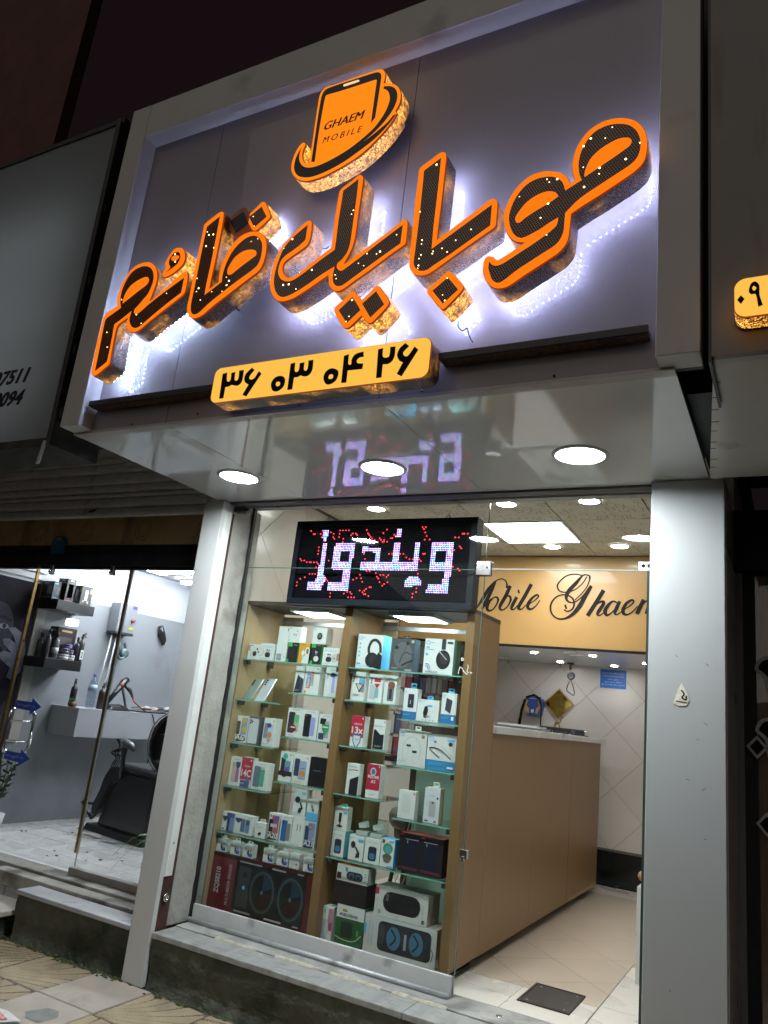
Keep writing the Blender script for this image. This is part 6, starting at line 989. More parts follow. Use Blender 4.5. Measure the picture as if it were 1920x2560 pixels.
for (x, y), lab in zip(DLS, ('round ceiling downlight nearest the glass, left one', 'round ceiling downlight nearest the glass, right one', 'round ceiling downlight before the gold board, left one', 'round ceiling downlight before the gold board, right one')):
    d = thing('ceiling_downlight', (x, y, CZ), lab, 'downlight', 'downlights in the shop ceiling')
    MB().lathe((x, y, CZ), [(.078, .002), (.076, -.004), (.064, -.007), (.063, 0)], 28, cap=False).build('trim_ring', MATS['white_trim'], d)
    MB().lathe((x, y, CZ - .001), [(.061, 0), (.061, -.004)], 28).build('diffuser', lamp_room, d)
for x, y, lab in ((-2.62, 4.55, 'round ceiling downlight above the display case'), (-2.5, 5.6, 'round ceiling downlight above the service area')):
    d = thing('ceiling_downlight', (x, y, CZ), lab, 'downlight', 'downlights in the shop ceiling')
    MB().lathe((x, y, CZ), [(.078, .002), (.076, -.004), (.064, -.007), (.063, 0)], 28, cap=False).build('trim_ring', MATS['white_trim'], d)
    MB().lathe((x, y, CZ - .001), [(.061, 0), (.061, -.004)], 28).build('diffuser', lamp_room, d)
# counter
t = thing('shop_counter', (-1.78, 5.7, SILL), 'long brown shop counter with a white stone top', 'counter')
for a, b in ((4.272, 5.150), (5.152, 6.086)): boxo('door_panel', -1.545, -1.525, a, b, .322, 1.468, brown_mel, t, bevel=.001)
boxo('door_panel', -1.545, -1.525, 6.092, 7.072, .345, 1.468, brown_mel, t, bevel=.001)
boxo('end_panel', -2.02, -1.546, 7.058, 7.078, .345, 1.468, mat('white_end', (.6, .6, .58), .5), t)
boxo('carcass', -2.02, -1.548, 4.272, 7.055, .325, 1.465, mat('dark_carcass', (.08, .05, .035), .7), t)
boxo('base_board', -1.56, -1.5252, 6.11, 7.06, .322, .344, beige_mel, t)
mb = MB()
for y in (4.3, 5.2, 6.1, 7.0):
    for x in (-1.62, -1.95): mb.box(x - .02, x + .02, y, y + .04, SILL + .002, .3215)
mb.build('feet', darkm, t)['kind'] = 'stuff'
boxo('stone_top', -2.06, -1.498, 4.275, 7.17, 1.4685, 1.512, mat('white_stone_top', (.62, .62, .60), .25, noise=(4, .06), noise2=(6, (.45, .45, .44), .6, .72)), t, bevel=.003)
t = thing('soundbar', (-1.87, 7.1, 1.512), 'black soundbar lying on the far end of the counter', 'speaker')
mb = MB().box(-2.08, -1.672, 7.05, 7.12, 1.5125, 1.566); mb.build('cabinet', mat('speaker_black', (.02, .02, .022), .4, noise=(60, .2)), t, bevel=.008)
mb = MB()
for x in (-2.03, -1.77): mb.lathe((x, 7.0495, 1.539), [(.021, 0), (.019, -.003), (.010, -.001), (.006, -.004)], 20, 'y')
mb.build('driver', mat('driver_grey', (.08, .08, .085), .3), t)
MB().lathe((-1.672, 7.085, 1.54), [(.022, 0), (.022, .01), (.015, .014)], 20, 'x').build('end_cap', steel, t)
mb = MB()
for k in range(26):
    x, y = random.uniform(-2.0, -1.56), random.uniform(5.9, 6.95); l = random.uniform(.02, .06); a = random.uniform(0, PI)
    h = random.uniform(.005, .02); mb.hexa([(x + q * math.cos(a) * l - r * math.sin(a) * l * .4, y + q * math.sin(a) * l + r * math.cos(a) * l * .4, 1.5125 + zz) for zz in (0, h) for q, r in ((-1, -1), (1, -1), (1, 1), (-1, 1))])
tag(mb.build('counter_clutter', mat('clutter_black', (.03, .03, .033), .4, noise=(40, .5))), 'black cables and small tools scattered on the counter', 'clutter', kind='stuff')
t = thing('laptop', (-1.95, 6.2, 1.512), 'flat closed laptop and papers on the near end of the counter', 'laptop')
boxo('base', -2.05, -1.68, 5.75, 6.05, 1.5125, 1.532, mat('laptop_grey', (.06, .06, .065), .4), t, bevel=.004); boxo('paper', -2.03, -1.72, 5.78, 6.03, 1.5325, 1.545, flat((.5, .5, .5)), t)
# gilt deer figurine
t = thing('deer_figurine', (-1.925, 7.16, 1.512), 'gilt deer figurine standing behind the soundbar', 'figurine')
au = mat('antique_gold', (.42, .27, .12), .35, .8, noise=(30, .2)); m = MB()
m.tube([(-1.965, 7.16, 1.60), (-1.935, 7.16, 1.605), (-1.915, 7.16, 1.625)], [.014, .013, .009], 8); m.tube([(-1.915, 7.16, 1.622), (-1.905, 7.16, 1.655), (-1.885, 7.16, 1.662)], [.009, .007, .005], 8)
for x in (-1.972, -1.962, -1.925, -1.918): m.tube([(x, 7.16, 1.6), (x + .004, 7.16, 1.5125)], [.006, .003], 6)
m.tube([(-1.905, 7.16, 1.658), (-1.915, 7.16, 1.685), (-1.895, 7.16, 1.712), (-1.872, 7.16, 1.70)], [.004, .004, .003, .002], 6); m.tube([(-1.9, 7.16, 1.66), (-1.87, 7.16, 1.68), (-1.865, 7.16, 1.71)], [.004, .003, .002], 6); m.build('body', au, t)
# gold mirror, rotated square on the wall
t = thing('diamond_mirror', (-2.01, IY1, 1.6), 'small gold diamond mirror hung on the tiled wall', 'mirror')
h = .145; c = (-2.012, 1.79)
MB().flatxz([[(c[0] - h, c[1]), (c[0], c[1] - h), (c[0] + h, c[1]), (c[0], c[1] + h)]], IY1 - .026, IY1 - .007).build('frame', brass, t); h = .13
MB().flatxz([[(c[0] - h, c[1]), (c[0], c[1] - h), (c[0] + h, c[1]), (c[0], c[1] + h)]], IY1 - .0275).build('glass', mat('gold_mirror', (.26, .18, .045), .06, 1.0), t)
# blue notice
t = thing('blue_notice', (-1.51, IY1, 1.97), 'blue notice with lines of white writing on the tiled wall', 'notice')
x0, x1, z0, z1 = -1.636, -1.385, 1.97, 2.152
boxo('plate', x0, x1, IY1 - .011, IY1 - .0065, z0, z1, flat((.55, .60, .66)), t); boxo('blue_field', x0 + .006, x1 - .006, IY1 - .0125, IY1 - .0115, z0 + .006, z1 - .006, flat((.02, .12, .42)), t)
AR = ['\uFEE3\uFEB8\uFE98\uFEAE\uFEF1 \uFEBB\uFEAA\uFE8D\uFED7\uFE96', '\uFEDF\uFEC4\uFED4\uFE8E \uFEB3\uFEA4\uFEB0 \uFE97\uFEAE\uFEA1']
m = MB()
for k, (zz, wd) in enumerate(((2.105, .20), (2.078, .19), (2.048, .10), (2.024, .15), (2.0, .21))):
    put_text(m, (AR[k % 2] + ' ' + AR[(k + 1) % 2])[::-1] if k < 2 or k == 4 else AR[k % 2][::-1], ((x0 + x1) / 2 - wd / 2, IY1 - .013, zz), (1, 0, 0), (0, 0, 1), flat((.6, .62, .4) if k < 2 else W), width=wd, height=.017, bold=.01)
m.build('writing', None, t)
# hanging ring light on its strap
t = thing('hanging_camera', (-1.845, 7.2, 1.9), 'black webcam like ring hanging from the bulkhead underside with a strap', 'camera')
MB().lathe((-1.855, 7.2, 2.148), [(.035, .012), (.035, .004), (.012, 0), (.012, -.05)], 16).build('ceiling_mount', darkm, t)
MB().lathe((-1.845, 7.20, 2.045), [(.037, 0), (.037, -.02), (.024, -.024), (.020, -.018), (.010, -.02)], 24, 'y').build('ring', mat('ring_grey', (.05, .05, .055), .35), t)
MB().tube(cpts([(-1.85, 7.2, 2.01), (-1.875, 7.2, 1.95), (-1.88, 7.2, 1.91), (-1.85, 7.2, 1.885), (-1.815, 7.2, 1.87), (-1.812, 7.2, 1.91), (-1.835, 7.2, 1.98), (-1.845, 7.2, 2.01)]), .004, 6).build('strap', black_ink, t)
# donation box with hands motif
t = thing('donation_box', (-2.22, 7.2, 1.512), 'blue and yellow donation box with black straps hung on the wall', 'box')
yb = flat((.55, .38, .08)); bb = mat('donation_blue', (.03, .07, .30), .35)
P_ = [(-2.305, 1.79), (-2.295, 1.815), (-2.255, 1.83), (-2.205, 1.83), (-2.165, 1.815), (-2.15, 1.79), (-2.165, 1.665), (-2.195, 1.65), (-2.255, 1.65), (-2.285, 1.668)]
m = MB(); m.flatxz([P_], 7.30, 7.44); m.build('body', bb, t)
for sg in (-1, 1):
    q = [(-2.228 + sg * a, b) for a, b in ((.072, 1.80), (.05, 1.79), (.06, 1.745), (.035, 1.715), (.03, 1.672), (.05, 1.672), (.062, 1.71), (.08, 1.735))]
    m = MB(); m.flatxz([q], 7.296, 7.2995); m.build('hand_motif', yb, t)
boxo('coin_slot', -2.255, -2.2, 7.2945, 7.2995, 1.808, 1.816, flat((.4, .4, .42)), t)
boxo('badge', -2.24, -2.215, 7.2955, 7.2995, 1.68, 1.71, flat(W), t)
m = MB(); m.tube([(-2.30, 7.29, 1.80), (-2.325, 7.28, 1.70), (-2.335, 7.25, 1.56)], [.012, .014, .016], 8); m.tube([(-2.155, 7.29, 1.80), (-2.135, 7.28, 1.72), (-2.13, 7.26, 1.53)], [.012, .006, .006], 8); m.tube([(-2.30, 7.30, 1.815), (-2.225, 7.31, 1.845), (-2.155, 7.30, 1.815)], .012, 8); m.build('strap', black_ink, t)
# bench by the right wall
t = thing('padded_bench', (-.6, 4.9, SILL), 'white bench with a tan padded seat just inside the entrance', 'bench')
boxo('side_board', -.80, -.775, 4.74, 5.12, SILL + .002, .745, mat('white_board', (.56, .57, .53), .5, noise=(8, .04)), t, bevel=.002); boxo('side_board', -.40, -.375, 4.74, 5.12, SILL + .002, .745, MATS['white_board'], t, bevel=.002)
boxo('front_board', -.774, -.401, 4.745, 4.765, .45, .745, MATS['white_board'], t)
mb = MB(); n = 14; vs = []
for j in range(7):
    for i in range(n):
        a = 2 * PI * i / n; f = (0, .8, .96, 1, .97, .82, .0)[j]; zz = .747 + (.0, .003, .02, .04, .06, .075, .08)[j]
        cx_ = max(-1, min(1, 1.25 * math.cos(a))); sy_ = max(-1, min(1, 1.25 * math.sin(a))); vs.append((-.587 + .225 * f * cx_, 4.93 + .20 * f * sy_, zz))
mb.add(vs, [(j * n + i, j * n + (i + 1) % n, (j + 1) * n + (i + 1) % n, (j + 1) * n + i) for j in range(6) for i in range(n)], None, True); mb.build('cushion', mat('tan_leather', (.36, .22, .11), .5, noise=(20, .12), bump=(80, .2)), t)
for z in (.35, .5, .7): MB().lathe((-.803, 4.77, z), [(.006, 0), (.006, -.002)], 10, 'x').build('screw_cap', black_ink, t)

# ------------------------------------------------------------------ service area seen through the display case
t = thing('white_partition', (-3.1, 4.6, SILL), 'tall white board standing behind the left bay', 'panel'); boxo('board', -3.11, -3.05, 4.60, 5.12, SILL + .002, 1.74, mat('white_laminate', (.62, .61, .55), .4, noise=(3, .03)), t)
t = thing('white_partition', (-1.80, 4.265, .31), 'pale green tinted board behind the right bay', 'panel'); boxo('board', -1.975, -1.576, 4.262, 4.268, .31, 1.24, mat('pale_green', (.46, .60, .52), .35, noise=(3, .04)), t)
t = thing('wall_cupboard', (-2.97, 5.37, .95), 'brown wall cupboard behind the left bay', 'cupboard'); boxo('body', -3.11, -2.98, 5.14, 5.6, .95, 2.14, brown_mel, t); boxo('door_panel', -2.978, -2.96, 5.15, 5.59, .96, 2.13, mat('brown_door', (.26, .15, .075), .4, noise=(40, .08, (8, 8, .3))), t)
t = thing('low_cabinet', (-2.8, 6.0, SILL), 'white low cabinet along the left wall behind the case', 'cabinet'); boxo('body', -3.11, -2.9, 5.62, 7.2, SILL + .002, 1.12, mat('white_laminate', (.62, .61, .55), .4), t); boxo('top', -3.11, -2.88, 5.62, 7.2, 1.1225, 1.15, mat('white_stone_top', (.6, .6, .6), .3), t)
t = thing('printer', (-2.8, 5.1, 1.15), 'black printer on the low cabinet behind the case', 'printer'); boxo('body', -3.08, -2.90, 5.70, 6.05, 1.1515, 1.19, mat('printer_black', (.02, .02, .022), .35), t, bevel=.01); boxo('tray', -2.899, -2.86, 5.72, 6.0, 1.155, 1.165, mat('printer_black', (.02, .02, .022), .35), t)
t = thing('round_stool', (-2.15, 4.75, SILL), 'grey padded stool behind the right bay', 'stool')
MB().lathe((-2.13, 4.75, SILL), [(.19, .56), (.21, .585), (.215, .63), (.20, .665), (.15, .68), (.0, .685)], 28).build('seat', mat('grey_leather', (.14, .125, .11), .45, noise=(15, .2)), t)
MB().lathe((-2.13, 4.75, SILL), [(.17, .50), (.175, .555)], 24).build('seat_ring', mat('ring_dark', (.07, .06, .055), .5), t)
for k in range(4):
    a = k * PI / 2 + .4; MB().tube([(-2.13 + .13 * math.cos(a), 4.75 + .13 * math.sin(a), SILL + .5), (-2.13 + .2 * math.cos(a), 4.75 + .2 * math.sin(a), SILL + .002)], .014, 8).build('leg', darkm, t)
for k, (x, z, lab) in enumerate(((-1.99, .74, 'left'), (-1.965, .735, 'middle'), (-1.94, .73, 'right'))):
    tag(MB().tube(cpts([(x, 4.25, 1.04), (x + .012, 4.24, .93), (x - .01, 4.25, .84), (x + .004, 4.23, z), (x - .02 + .02 * k, 4.2, .62), (x - .05, 4.18, .53)]), .003, 6).build('charging_cable', flat((.55, .55, .52))), '%s one of three white charging cables hanging behind the right bay' % lab, 'cable', 'white charging cables')
# accessory packs hanging on a peg rack on the left wall
pegb = thing('accessory_rack', (-3.1, 6.2, 1.2), 'peg rack of hanging phone cases on the left wall behind the display case', 'rack'); boxo('panel', -3.112, -3.09, 5.64, 7.3, 1.2, 2.0, mat('peg_grey', (.20, .19, .18), .6), pegb)
PC = [('clear', (.40, .42, .44)), ('black', (.03, .03, .04)), ('dusty pink', (.34, .26, .26)), ('white', (.52, .53, .52)), ('navy', (.08, .11, .2)), ('wine red', (.22, .05, .07)), ('cream', (.5, .47, .38))]
ROWN = ('top', 'second', 'third', 'bottom'); ORD = ('first', 'second', 'third', 'fourth', 'fifth', 'sixth', 'seventh', 'eighth', 'ninth', 'tenth', 'eleventh', 'twelfth')
for j in range(4):
    for i in range(12):
        y = 5.71 + i * .136; z = 1.83 - j * .19 + random.uniform(-.008, .008); cn, c = PC[(i * 3 + j * 5 + i * j) % 7]
        p_ = thing('hanging_case', (-3.06, y, z - .09), '%s phone case pack, %s from window, %s row of the peg rack' % (cn, ORD[i], ROWN[j]), 'phone case', 'phone case packs on the peg rack')
        boxo('pack', -3.085, -3.05, y - .05, y + .05, z - .085, z + .07, flat(c, .25), p_); boxo('header_card', -3.07, -3.066, y - .05, y + .05, z + .0705, z + .1, flat((.5, .5, .5)), p_)

# ------------------------------------------------------------------ barber shop on the left
BF, BWX, BGY = .30, -5.765, 3.82
grey_wall = mat('blue_grey_wall', (.235, .245, .265), .45, noise=(2, .06), noise2=(3, (.19, .19, .205), .55, .75))
up_white = mat('barber_white_wall', (.50, .51, .56), .45, noise=(2, .02))
bfl = struct(boxo('floor', -6.0, -3.18, 3.84, 7.3, .15, BF - .004, grout))
pale = mat('pale_marble_tile', (.64, .63, .62), .28, noise=(3, .08), noise2=(5, (.36, .355, .35), .55, .75))
for i in range(9):
    for j in range(11):
        a, c = -5.77 + i * .29, 3.845 + j * .30
        o = tile_obj('floor_tile', [(a + .0015, c + .0015), (a + .2885, c + .0015), (a + .2885, c + .2985), (a + .0015, c + .2985)], lambda p, h: (p[0], p[1], BF - .004 + h), .004, pale, bfl)
bw = struct(boxo('wall_left', -6.0, BWX, 3.70, 7.3, .2, 2.21, grey_wall)); boxo('upper_wall', -6.0, BWX, 3.70, 7.3, 2.2105, 2.75, up_white, bw)
bwb = struct(boxo('wall_back', -6.0, -3.18, 7.0, 7.1, .2, 2.75, grey_wall)); 
struct(boxo('wall_right', -3.30, -3.185, 3.86, 7.1, .2, 2.75, mat('barber_side', (.5, .5, .52), .5, noise=(2, .05))))
bce = struct(boxo('ceiling', -6.0, -3.185, 3.84, 7.1, 2.62, 2.7, mat('barber_ceiling', (.5, .52, .56), .7)))
for nm, a, b, c, d, lab in (('x', -5.41, -5.35, 4.55, 5.40, 'bright tube light along the left side of the barber ceiling'), ('y', -5.28, -3.6, 5.25, 5.31, 'bright tube light across the middle of the barber ceiling'), ('z', -5.55, -3.6, 5.81, 5.87, 'bright tube light further back in the barber ceiling')):
    t = thing('tube_light', ((a + b) / 2, (c + d) / 2, 2.57), lab, 'ceiling light', 'tube lights in the barber shop'); boxo('housing', a - .01, b + .01, c - .01, d + .01, 2.60, 2.6195, flat((.5, .5, .5)), t); boxo('tube', a, b, c, d, 2.575, 2.5995, lamp_barber, t)
# shop front head: shutter slats, patterned lintel, dark track
t = thing('roller_shutter', (-4.6, 3.6, 2.70), 'grey rolled up shutter slats above the barber shop', 'shutter')
slm = mat('shutter_slat', (.74, .72, .70), .4, .1, noise=(12, .15, (1, 6, 6)), noise2=(6, (.35, .33, .31), .62, .85))
zz_ = [2.632, 2.703, 2.777, 2.813, 2.874, 2.962, 3.035, 3.085, 3.16]
for z0, z1 in zip(zz_, zz_[1:]):
    m = MB(); n = 6; vs = []
    for k in range(n + 1):
        f = k / n; bul = .007 * math.sin(f * PI) ** .6 if 0 < k < n else 0; zq = z0 + .002 + (z1 - z0 - .004) * f
        vs += [(-6.4, 3.62 - bul, zq), (-3.10, 3.62 - bul, zq)]
    vs += [(-6.4, 3.64, z1 - .002), (-3.10, 3.64, z1 - .002), (-6.4, 3.64, z0 + .002), (-3.10, 3.64, z0 + .002)]
    fs = [(2 * k, 2 * k + 1, 2 * k + 3, 2 * k + 2) for k in range(n)] + [(2 * n, 2 * n + 1, 2 * n + 3, 2 * n + 2), (2 * n + 2, 2 * n + 3, 2 * n + 5, 2 * n + 4), (2 * n + 4, 2 * n + 5, 1, 0)]
    m.add(vs, fs, None, True); m.build('slat', slm, t)
m = MB(); m.flatxz([smooth([(-4.44, 2.668), (-4.43, 2.682), (-4.40, 2.684), (-4.36, 2.69), (-4.37, 2.676), (-4.40, 2.664)])], 3.6015); m.build('rust_mark', flat((.06, .05, .045)), t)
boxo('shutter_back', -6.4, -3.10, 3.645, 3.80, 2.70, 3.3, black, t)
t = thing('patterned_lintel', (-4.6, BGY, 2.47), 'unevenly toned golden brown lintel panels with faint medallions over the barber door', 'lintel')
lint = mat('lintel_panel', (.72, .50, .25), .45, noise=(2.2, .25), noise2=(1.6, (.25, .19, .12), .54, .70, (2.4, 1, .35)))  # base tone with broad, upright darker streaks at random
for a, b in zip([-6.4, -5.105, -4.16, -3.19], [-5.105, -4.16, -3.19]): boxo('lintel_panel', a + .003, b - .003, BGY - .012, BGY + .01, 2.474, 2.715, lint, t)
boxo('backing', -6.4, -3.19, BGY + .011, BGY + .04, 2.3, 2.75, black, t)
gm = mat('medallion_print', (.42, .29, .15), .5, noise=(14, .2))
for cx_ in (-5.18, -4.66, -4.08, -3.5):
    m = MB()
    for r_ in (.05, .075):
        m.ribbon([(cx_ + r_ * math.cos(a * PI / 8), 2.585 + r_ * math.sin(a * PI / 8)) for a in range(17)], [.008] * 17, BGY - .0135)
    for k in range(8):
        a = k * PI / 4; m.ribbon([(cx_ + .02 * math.cos(a), 2.585 + .02 * math.sin(a)), (cx_ + .09 * math.cos(a + .3), 2.585 + .09 * math.sin(a + .3))], [.006, .004], BGY - .0138)
    m.build('medallion', gm, t)
boxo('dark_track', -6.4, -3.19, BGY - .02, BGY + .012, 2.395, 2.4735, mat('tarnished_track', (.022, .024, .03), .5, .3, noise=(9, .3)), t)
boxo('lower_track', -6.4, -3.19, BGY - .016, BGY + .008, 2.322, 2.3945, mat('tarnished_track2', (.045, .045, .05), .45, .4, noise=(8, .35)), t)
t = thing('hanging_tag', (-4.92, BGY - .02, 2.4), 'glossy blue enamel tag hung above the barber door', 'tag')
m = MB(); m.flatxz([[(-5.005, 2.405), (-4.85, 2.405), (-4.845, 2.50), (-4.86, 2.515), (-4.88, 2.535), (-4.925, 2.548), (-4.96, 2.54), (-4.98, 2.515), (-5.0, 2.505)]], BGY - .030, BGY - .022); m.build('plate', mat('blue_enamel', (.02, .16, .26), .12, noise=(6, .3), coat=.8), t)
m = MB(); m.flatxz([[(-4.955, 2.512), (-4.895, 2.512), (-4.9, 2.53), (-4.925, 2.537), (-4.95, 2.53)]], BGY - .0315); m.build('crest', flat((.6, .6, .66)), t)
# sliding glass
t = thing('fixed_glass_window', (-3.65, BGY, BF), 'fixed right glass panel of the barber shop front', 'window'); boxo('pane', -4.12, -3.19, BGY - .005, BGY + .005, .34, 2.325, clear_glass, t)
boxo('bottom_channel', -4.14, -3.19, BGY - .025, BGY + .025, BF, .345, mat('worn_channel', (.28, .26, .235), .45, .4, noise=(8, .25)), t, bevel=.004)
t = thing('sliding_glass_door', (-4.6, BGY, BF), 'middle sliding glass door of the barber shop', 'door'); boxo('pane', -5.11, -4.17, BGY + .028, BGY + .038, .315, 2.35, clear_glass, t)
boxo('brass_edge', -4.170, -4.152, BGY + .022, BGY + .044, .42, 2.30, brass, t); boxo('glass_edge', -4.1515, -4.1495, BGY + .028, BGY + .038, .315, 2.33, MATS['pale_glass_edge'], t)
for x in (-4.98, -4.33):
    m = MB().box(x - .018, x + .018, BGY + .0, BGY + .026, 2.255, 2.335); m.lathe((x, BGY - .001, 2.275), [(.016, 0), (.013, -.012)], 14, 'y'); m.build('roller_hanger', steel, t, bevel=.002)
m = MB(); m.tube(cpts([(-4.99, BGY - .03, 1.25), (-4.985, BGY - .06, 1.22), (-4.985, BGY - .06, .99), (-4.99, BGY - .03, .96)]), .013, 10); m.tube([(-4.90, BGY + .06, 1.24), (-4.91, BGY + .09, 1.21), (-4.91, BGY + .09, .99), (-4.90, BGY + .06, .96)], .013, 10); m.tube([(-4.985, BGY - .055, 1.17), (-4.91, BGY + .085, 1.17)], .008, 8); m.tube([(-4.985, BGY - .055, 1.03), (-4.91, BGY + .085, 1.03)], .008, 8); m.build('pull_handle', steel, t)
t = thing('fixed_glass_window', (-5.6, BGY, BF), 'leftmost glass panel of the barber shop front', 'window'); boxo('pane', -6.2, -5.13, BGY - .005, BGY + .005, .315, 2.35, clear_glass, t); boxo('brass_edge', -5.130, -5.114, BGY - .012, BGY + .012, .32, 2.36, brass, t)
arb = mat('arrow_blue', (.03, .07, .42), .4)
for z, lab in ((1.282, 'upper blue arrow sticker with white writing on the barber glass'), (.925, 'lower blue arrow sticker with white writing on the barber glass')):
    t = thing('arrow_sticker', (-4.92, BGY + .02, z - .06), lab, 'sticker', 'blue arrow stickers on the barber glass')
    m = MB(); m.flatxz([[(-5.065, z - .028), (-4.895, z - .032), (-4.895, z - .06), (-4.785, z + .005), (-4.895, z + .058), (-4.895, z + .03), (-5.06, z + .03)]], BGY + .0245, BGY + .0265); m.build('arrow', arb, t)
    m = MB(); put_text(m, '\uFE8D\uFEB3\uFE96 \uFEF3\uFEF2\uFEEE\uFEB8\uFEDB \uFE8F\uFEAD\uFEA9', (-5.045, BGY + .0238, z - .014), (1, 0, 0), (0, 0, 1), flat((.55, .57, .66)), width=.19, height=.03); m.build('writing', None, t)
# counter on the left wall
t = thing('barber_counter', (-5.6, 5.6, 1.03), 'grey floating counter along the left barber wall', 'counter'); boxo('body', BWX, -5.42, 4.737, 6.9, 1.033, 1.268, mat('counter_grey', (.36, .365, .39), .4, noise=(3, .04)), t, bevel=.002); boxo('top', BWX, -5.418, 4.735, 6.9, 1.2685, 1.273, mat('counter_top_light', (.5, .51, .53), .3), t)
CT = 1.2735
for z, lab in ((2.06, 'upper black floating shelf with boxed clippers'), (1.572, 'lower black floating shelf crowded with bottles and tubs')):
    t = thing('floating_shelf', (-5.63, 4.55, z), lab, 'shelf', 'black shelves in the barber shop'); boxo('board', BWX, -5.5, 4.352, 4.752 if z > 2 else 4.735, z, z + .085, mat('shelf_black', (.014, .014, .016), .35, noise=(20, .2)), t, bevel=.002)
def shelf_box(x0, x1, y0, y1, z0, z1, label, col, art):
    t = thing('clipper_box', ((x0 + x1) / 2, (y0 + y1) / 2, z0), label, 'box', 'boxes on the barber shelves'); boxo('carton', x0, x1, y0, y1, z0, z1, flat(col, .3), t)
    m = MB()
    for e in art:      # on the +X face, u along +Y
        u0, v0, u1, v1, c = e; yy = lambda u: y0 + (y1 - y0) * u; zz = lambda v: z0 + (z1 - z0) * v
        m.add([(x1 + .001, yy(u0), zz(v0)), (x1 + .001, yy(u1), zz(v0)), (x1 + .001, yy(u1), zz(v1)), (x1 + .001, yy(u0), zz(v1))], [(0, 1, 2, 3)], flat(c))
        xx = lambda u: x0 + (x1 - x0) * u
        m.add([(xx(u0), y0 - .001, zz(v0)), (xx(u1), y0 - .001, zz(v0)), (xx(u1), y0 - .001, zz(v1)), (xx(u0), y0 - .001, zz(v1))], [(0, 1, 2, 3)], flat(c))
    m.build('printed_art', None, t)
shelf_box(-5.74, -5.60, 4.36, 4.44, 2.146, 2.30, 'black and blue boxed clipper at the left of the upper shelf', (.02, .024, .03), [(.1, .08, .9, .13, SK), (.5, .3, .9, .7, (.2, .2, .2)), (.1, .85, .5, .92, SK)])
shelf_box(-5.68, -5.56, 4.46, 4.55, 2.146, 2.345, 'black box with a clear window and pink stripe on the upper shelf', (.03, .025, .028), [(.15, .12, .85, .82, (.12, .12, .13)), (.2, .16, .8, .78, (.2, .2, .21)), (.05, .04, .95, .07, (.45, .12, .2)), (.3, .9, .7, .95, W)])
shelf_box(-5.64, -5.53, 4.60, 4.72, 2.146, 2.31, 'dark box with a white trimmer picture on the upper shelf', (.06, .055, .06), [(.35, .1, .6, .8, W), (.2, .1, .75, .24, W), (.78, .65, .95, .9, (.5, .4, .1)), (.05, .08, .3, .16, (.3, .2, .1))])
shelf_box(-5.70, -5.60, 4.50, 4.70, 1.658, 1.93, 'tall dark box with a red lit hair dryer picture on the lower shelf', (.045, .035, .04), [(.2, .86, .75, .92, (.5, .34, .14)), (.1, .45, .85, .7, (.10, .085, .09)), (.55, .5, .7, .56, (.6, .12, .06))])
def bottle(x, y, z, r, h, col, label, cap=K, spray=False, grp='bottles in the barber shop', neck=.75):
    t = thing('bottle', (x, y, z), label, 'bottle', grp)
    MB().lathe((x, y, z), [(r * .92, .0005), (r, .006), (r, h * .62), (r * .8, h * .70), (r * .35, h * neck), (r * .35, h * .82)], 16).build('body', mat('bottle_%02x%02x%02x' % tuple(int(c * 255) for c in col), col, .25), t)
    if spray:
        m = MB(); m.lathe((x, y, z), [(r * .5, h * .82), (r * .5, h * .88)], 12); m.tube([(x + .012, y - .01, z + h * .90), (x, y, z + h * .93), (x - .005, y + .03, z + h)], [.008, .012, .009], 8); m.tube([(x, y + .012, z + h * .92), (x + .01, y + .03, z + h * .84)], .004, 6); m.build('trigger', flat(cap, .3), t)
    else: MB().lathe((x, y, z), [(r * .42, h * .82), (r * .40, h)], 12).build('cap', flat(cap, .3), t)
    return t
Z2 = 1.658
bl = ['black pump bottle, first from the left on the lower shelf', 'black bottle with a pale label, second on the lower shelf', 'striped black and white bottle beside the tubs on the lower shelf']
for (x, y, r, h, c), lab in zip(((-5.62, 4.37, .03, .2, K), (-5.58, 4.41, .024, .24, (.08, .08, .09)), (-5.55, 4.47, .028, .22, (.12, .12, .13))), bl): bottle(x, y, Z2, r, h, c, lab)
MB().lathe((-5.55, 4.47, Z2), [(.0285, .04), (.0285, .09)], 16).build('label_band', flat((.5, .5, .5)), [o for o in bpy.data.objects if o.get('label') == bl[2]][0])
def tub(x, y, z, r, h, c, lab):
    t = thing('cosmetic_tub', (x, y, z), lab, 'tub', 'tubs on the barber shelf'); MB().lathe((x, y, z), [(r, .0005), (r, h * .6)], 20).build('body', flat(c, .3), t); MB().lathe((x, y, z), [(r * 1.03, h * .61), (r * 1.03, h)], 20).build('lid', flat(tuple(q * .8 for q in c), .3), t)
tub(-5.55, 4.565, Z2, .045, .045, (.55, .56, .58), 'lower white tub on the barber shelf'); tub(-5.555, 4.64, Z2, .04, .045, (.52, .53, .55), 'second white tub right of the first'); tub(-5.55, 4.565, Z2 + .046, .043, .05, (.07, .06, .09), 'dark purple tub stacked in the middle'); tub(-5.55, 4.62, Z2 + .046, .036, .04, (.10, .08, .12), 'small dark tub stacked at the right'); tub(-5.55, 4.59, Z2 + .097, .040, .035, (.20, .15, .40), 'bright violet tub on top of the stack')
bottle(-5.55, 4.69, Z2, .024, .21, (.035, .03, .035), 'slim black bottle near the right end of the lower shelf'); b_ = bottle(-5.54, 4.725, Z2, .028, .25, (.05, .05, .05), 'black spray bottle with a white 2 label at the shelf end', spray=True)
m = MB(); m.box(-5.5115, -5.511, 4.708, 4.742, Z2 + .02, Z2 + .10, flat(W)); put_text(m, '2', (-5.5105, 4.715, Z2 + .035), (0, 1, 0), (0, 0, 1), black_ink, height=.05, width=.02, bold=.02); m.build('paper_label', None, b_)
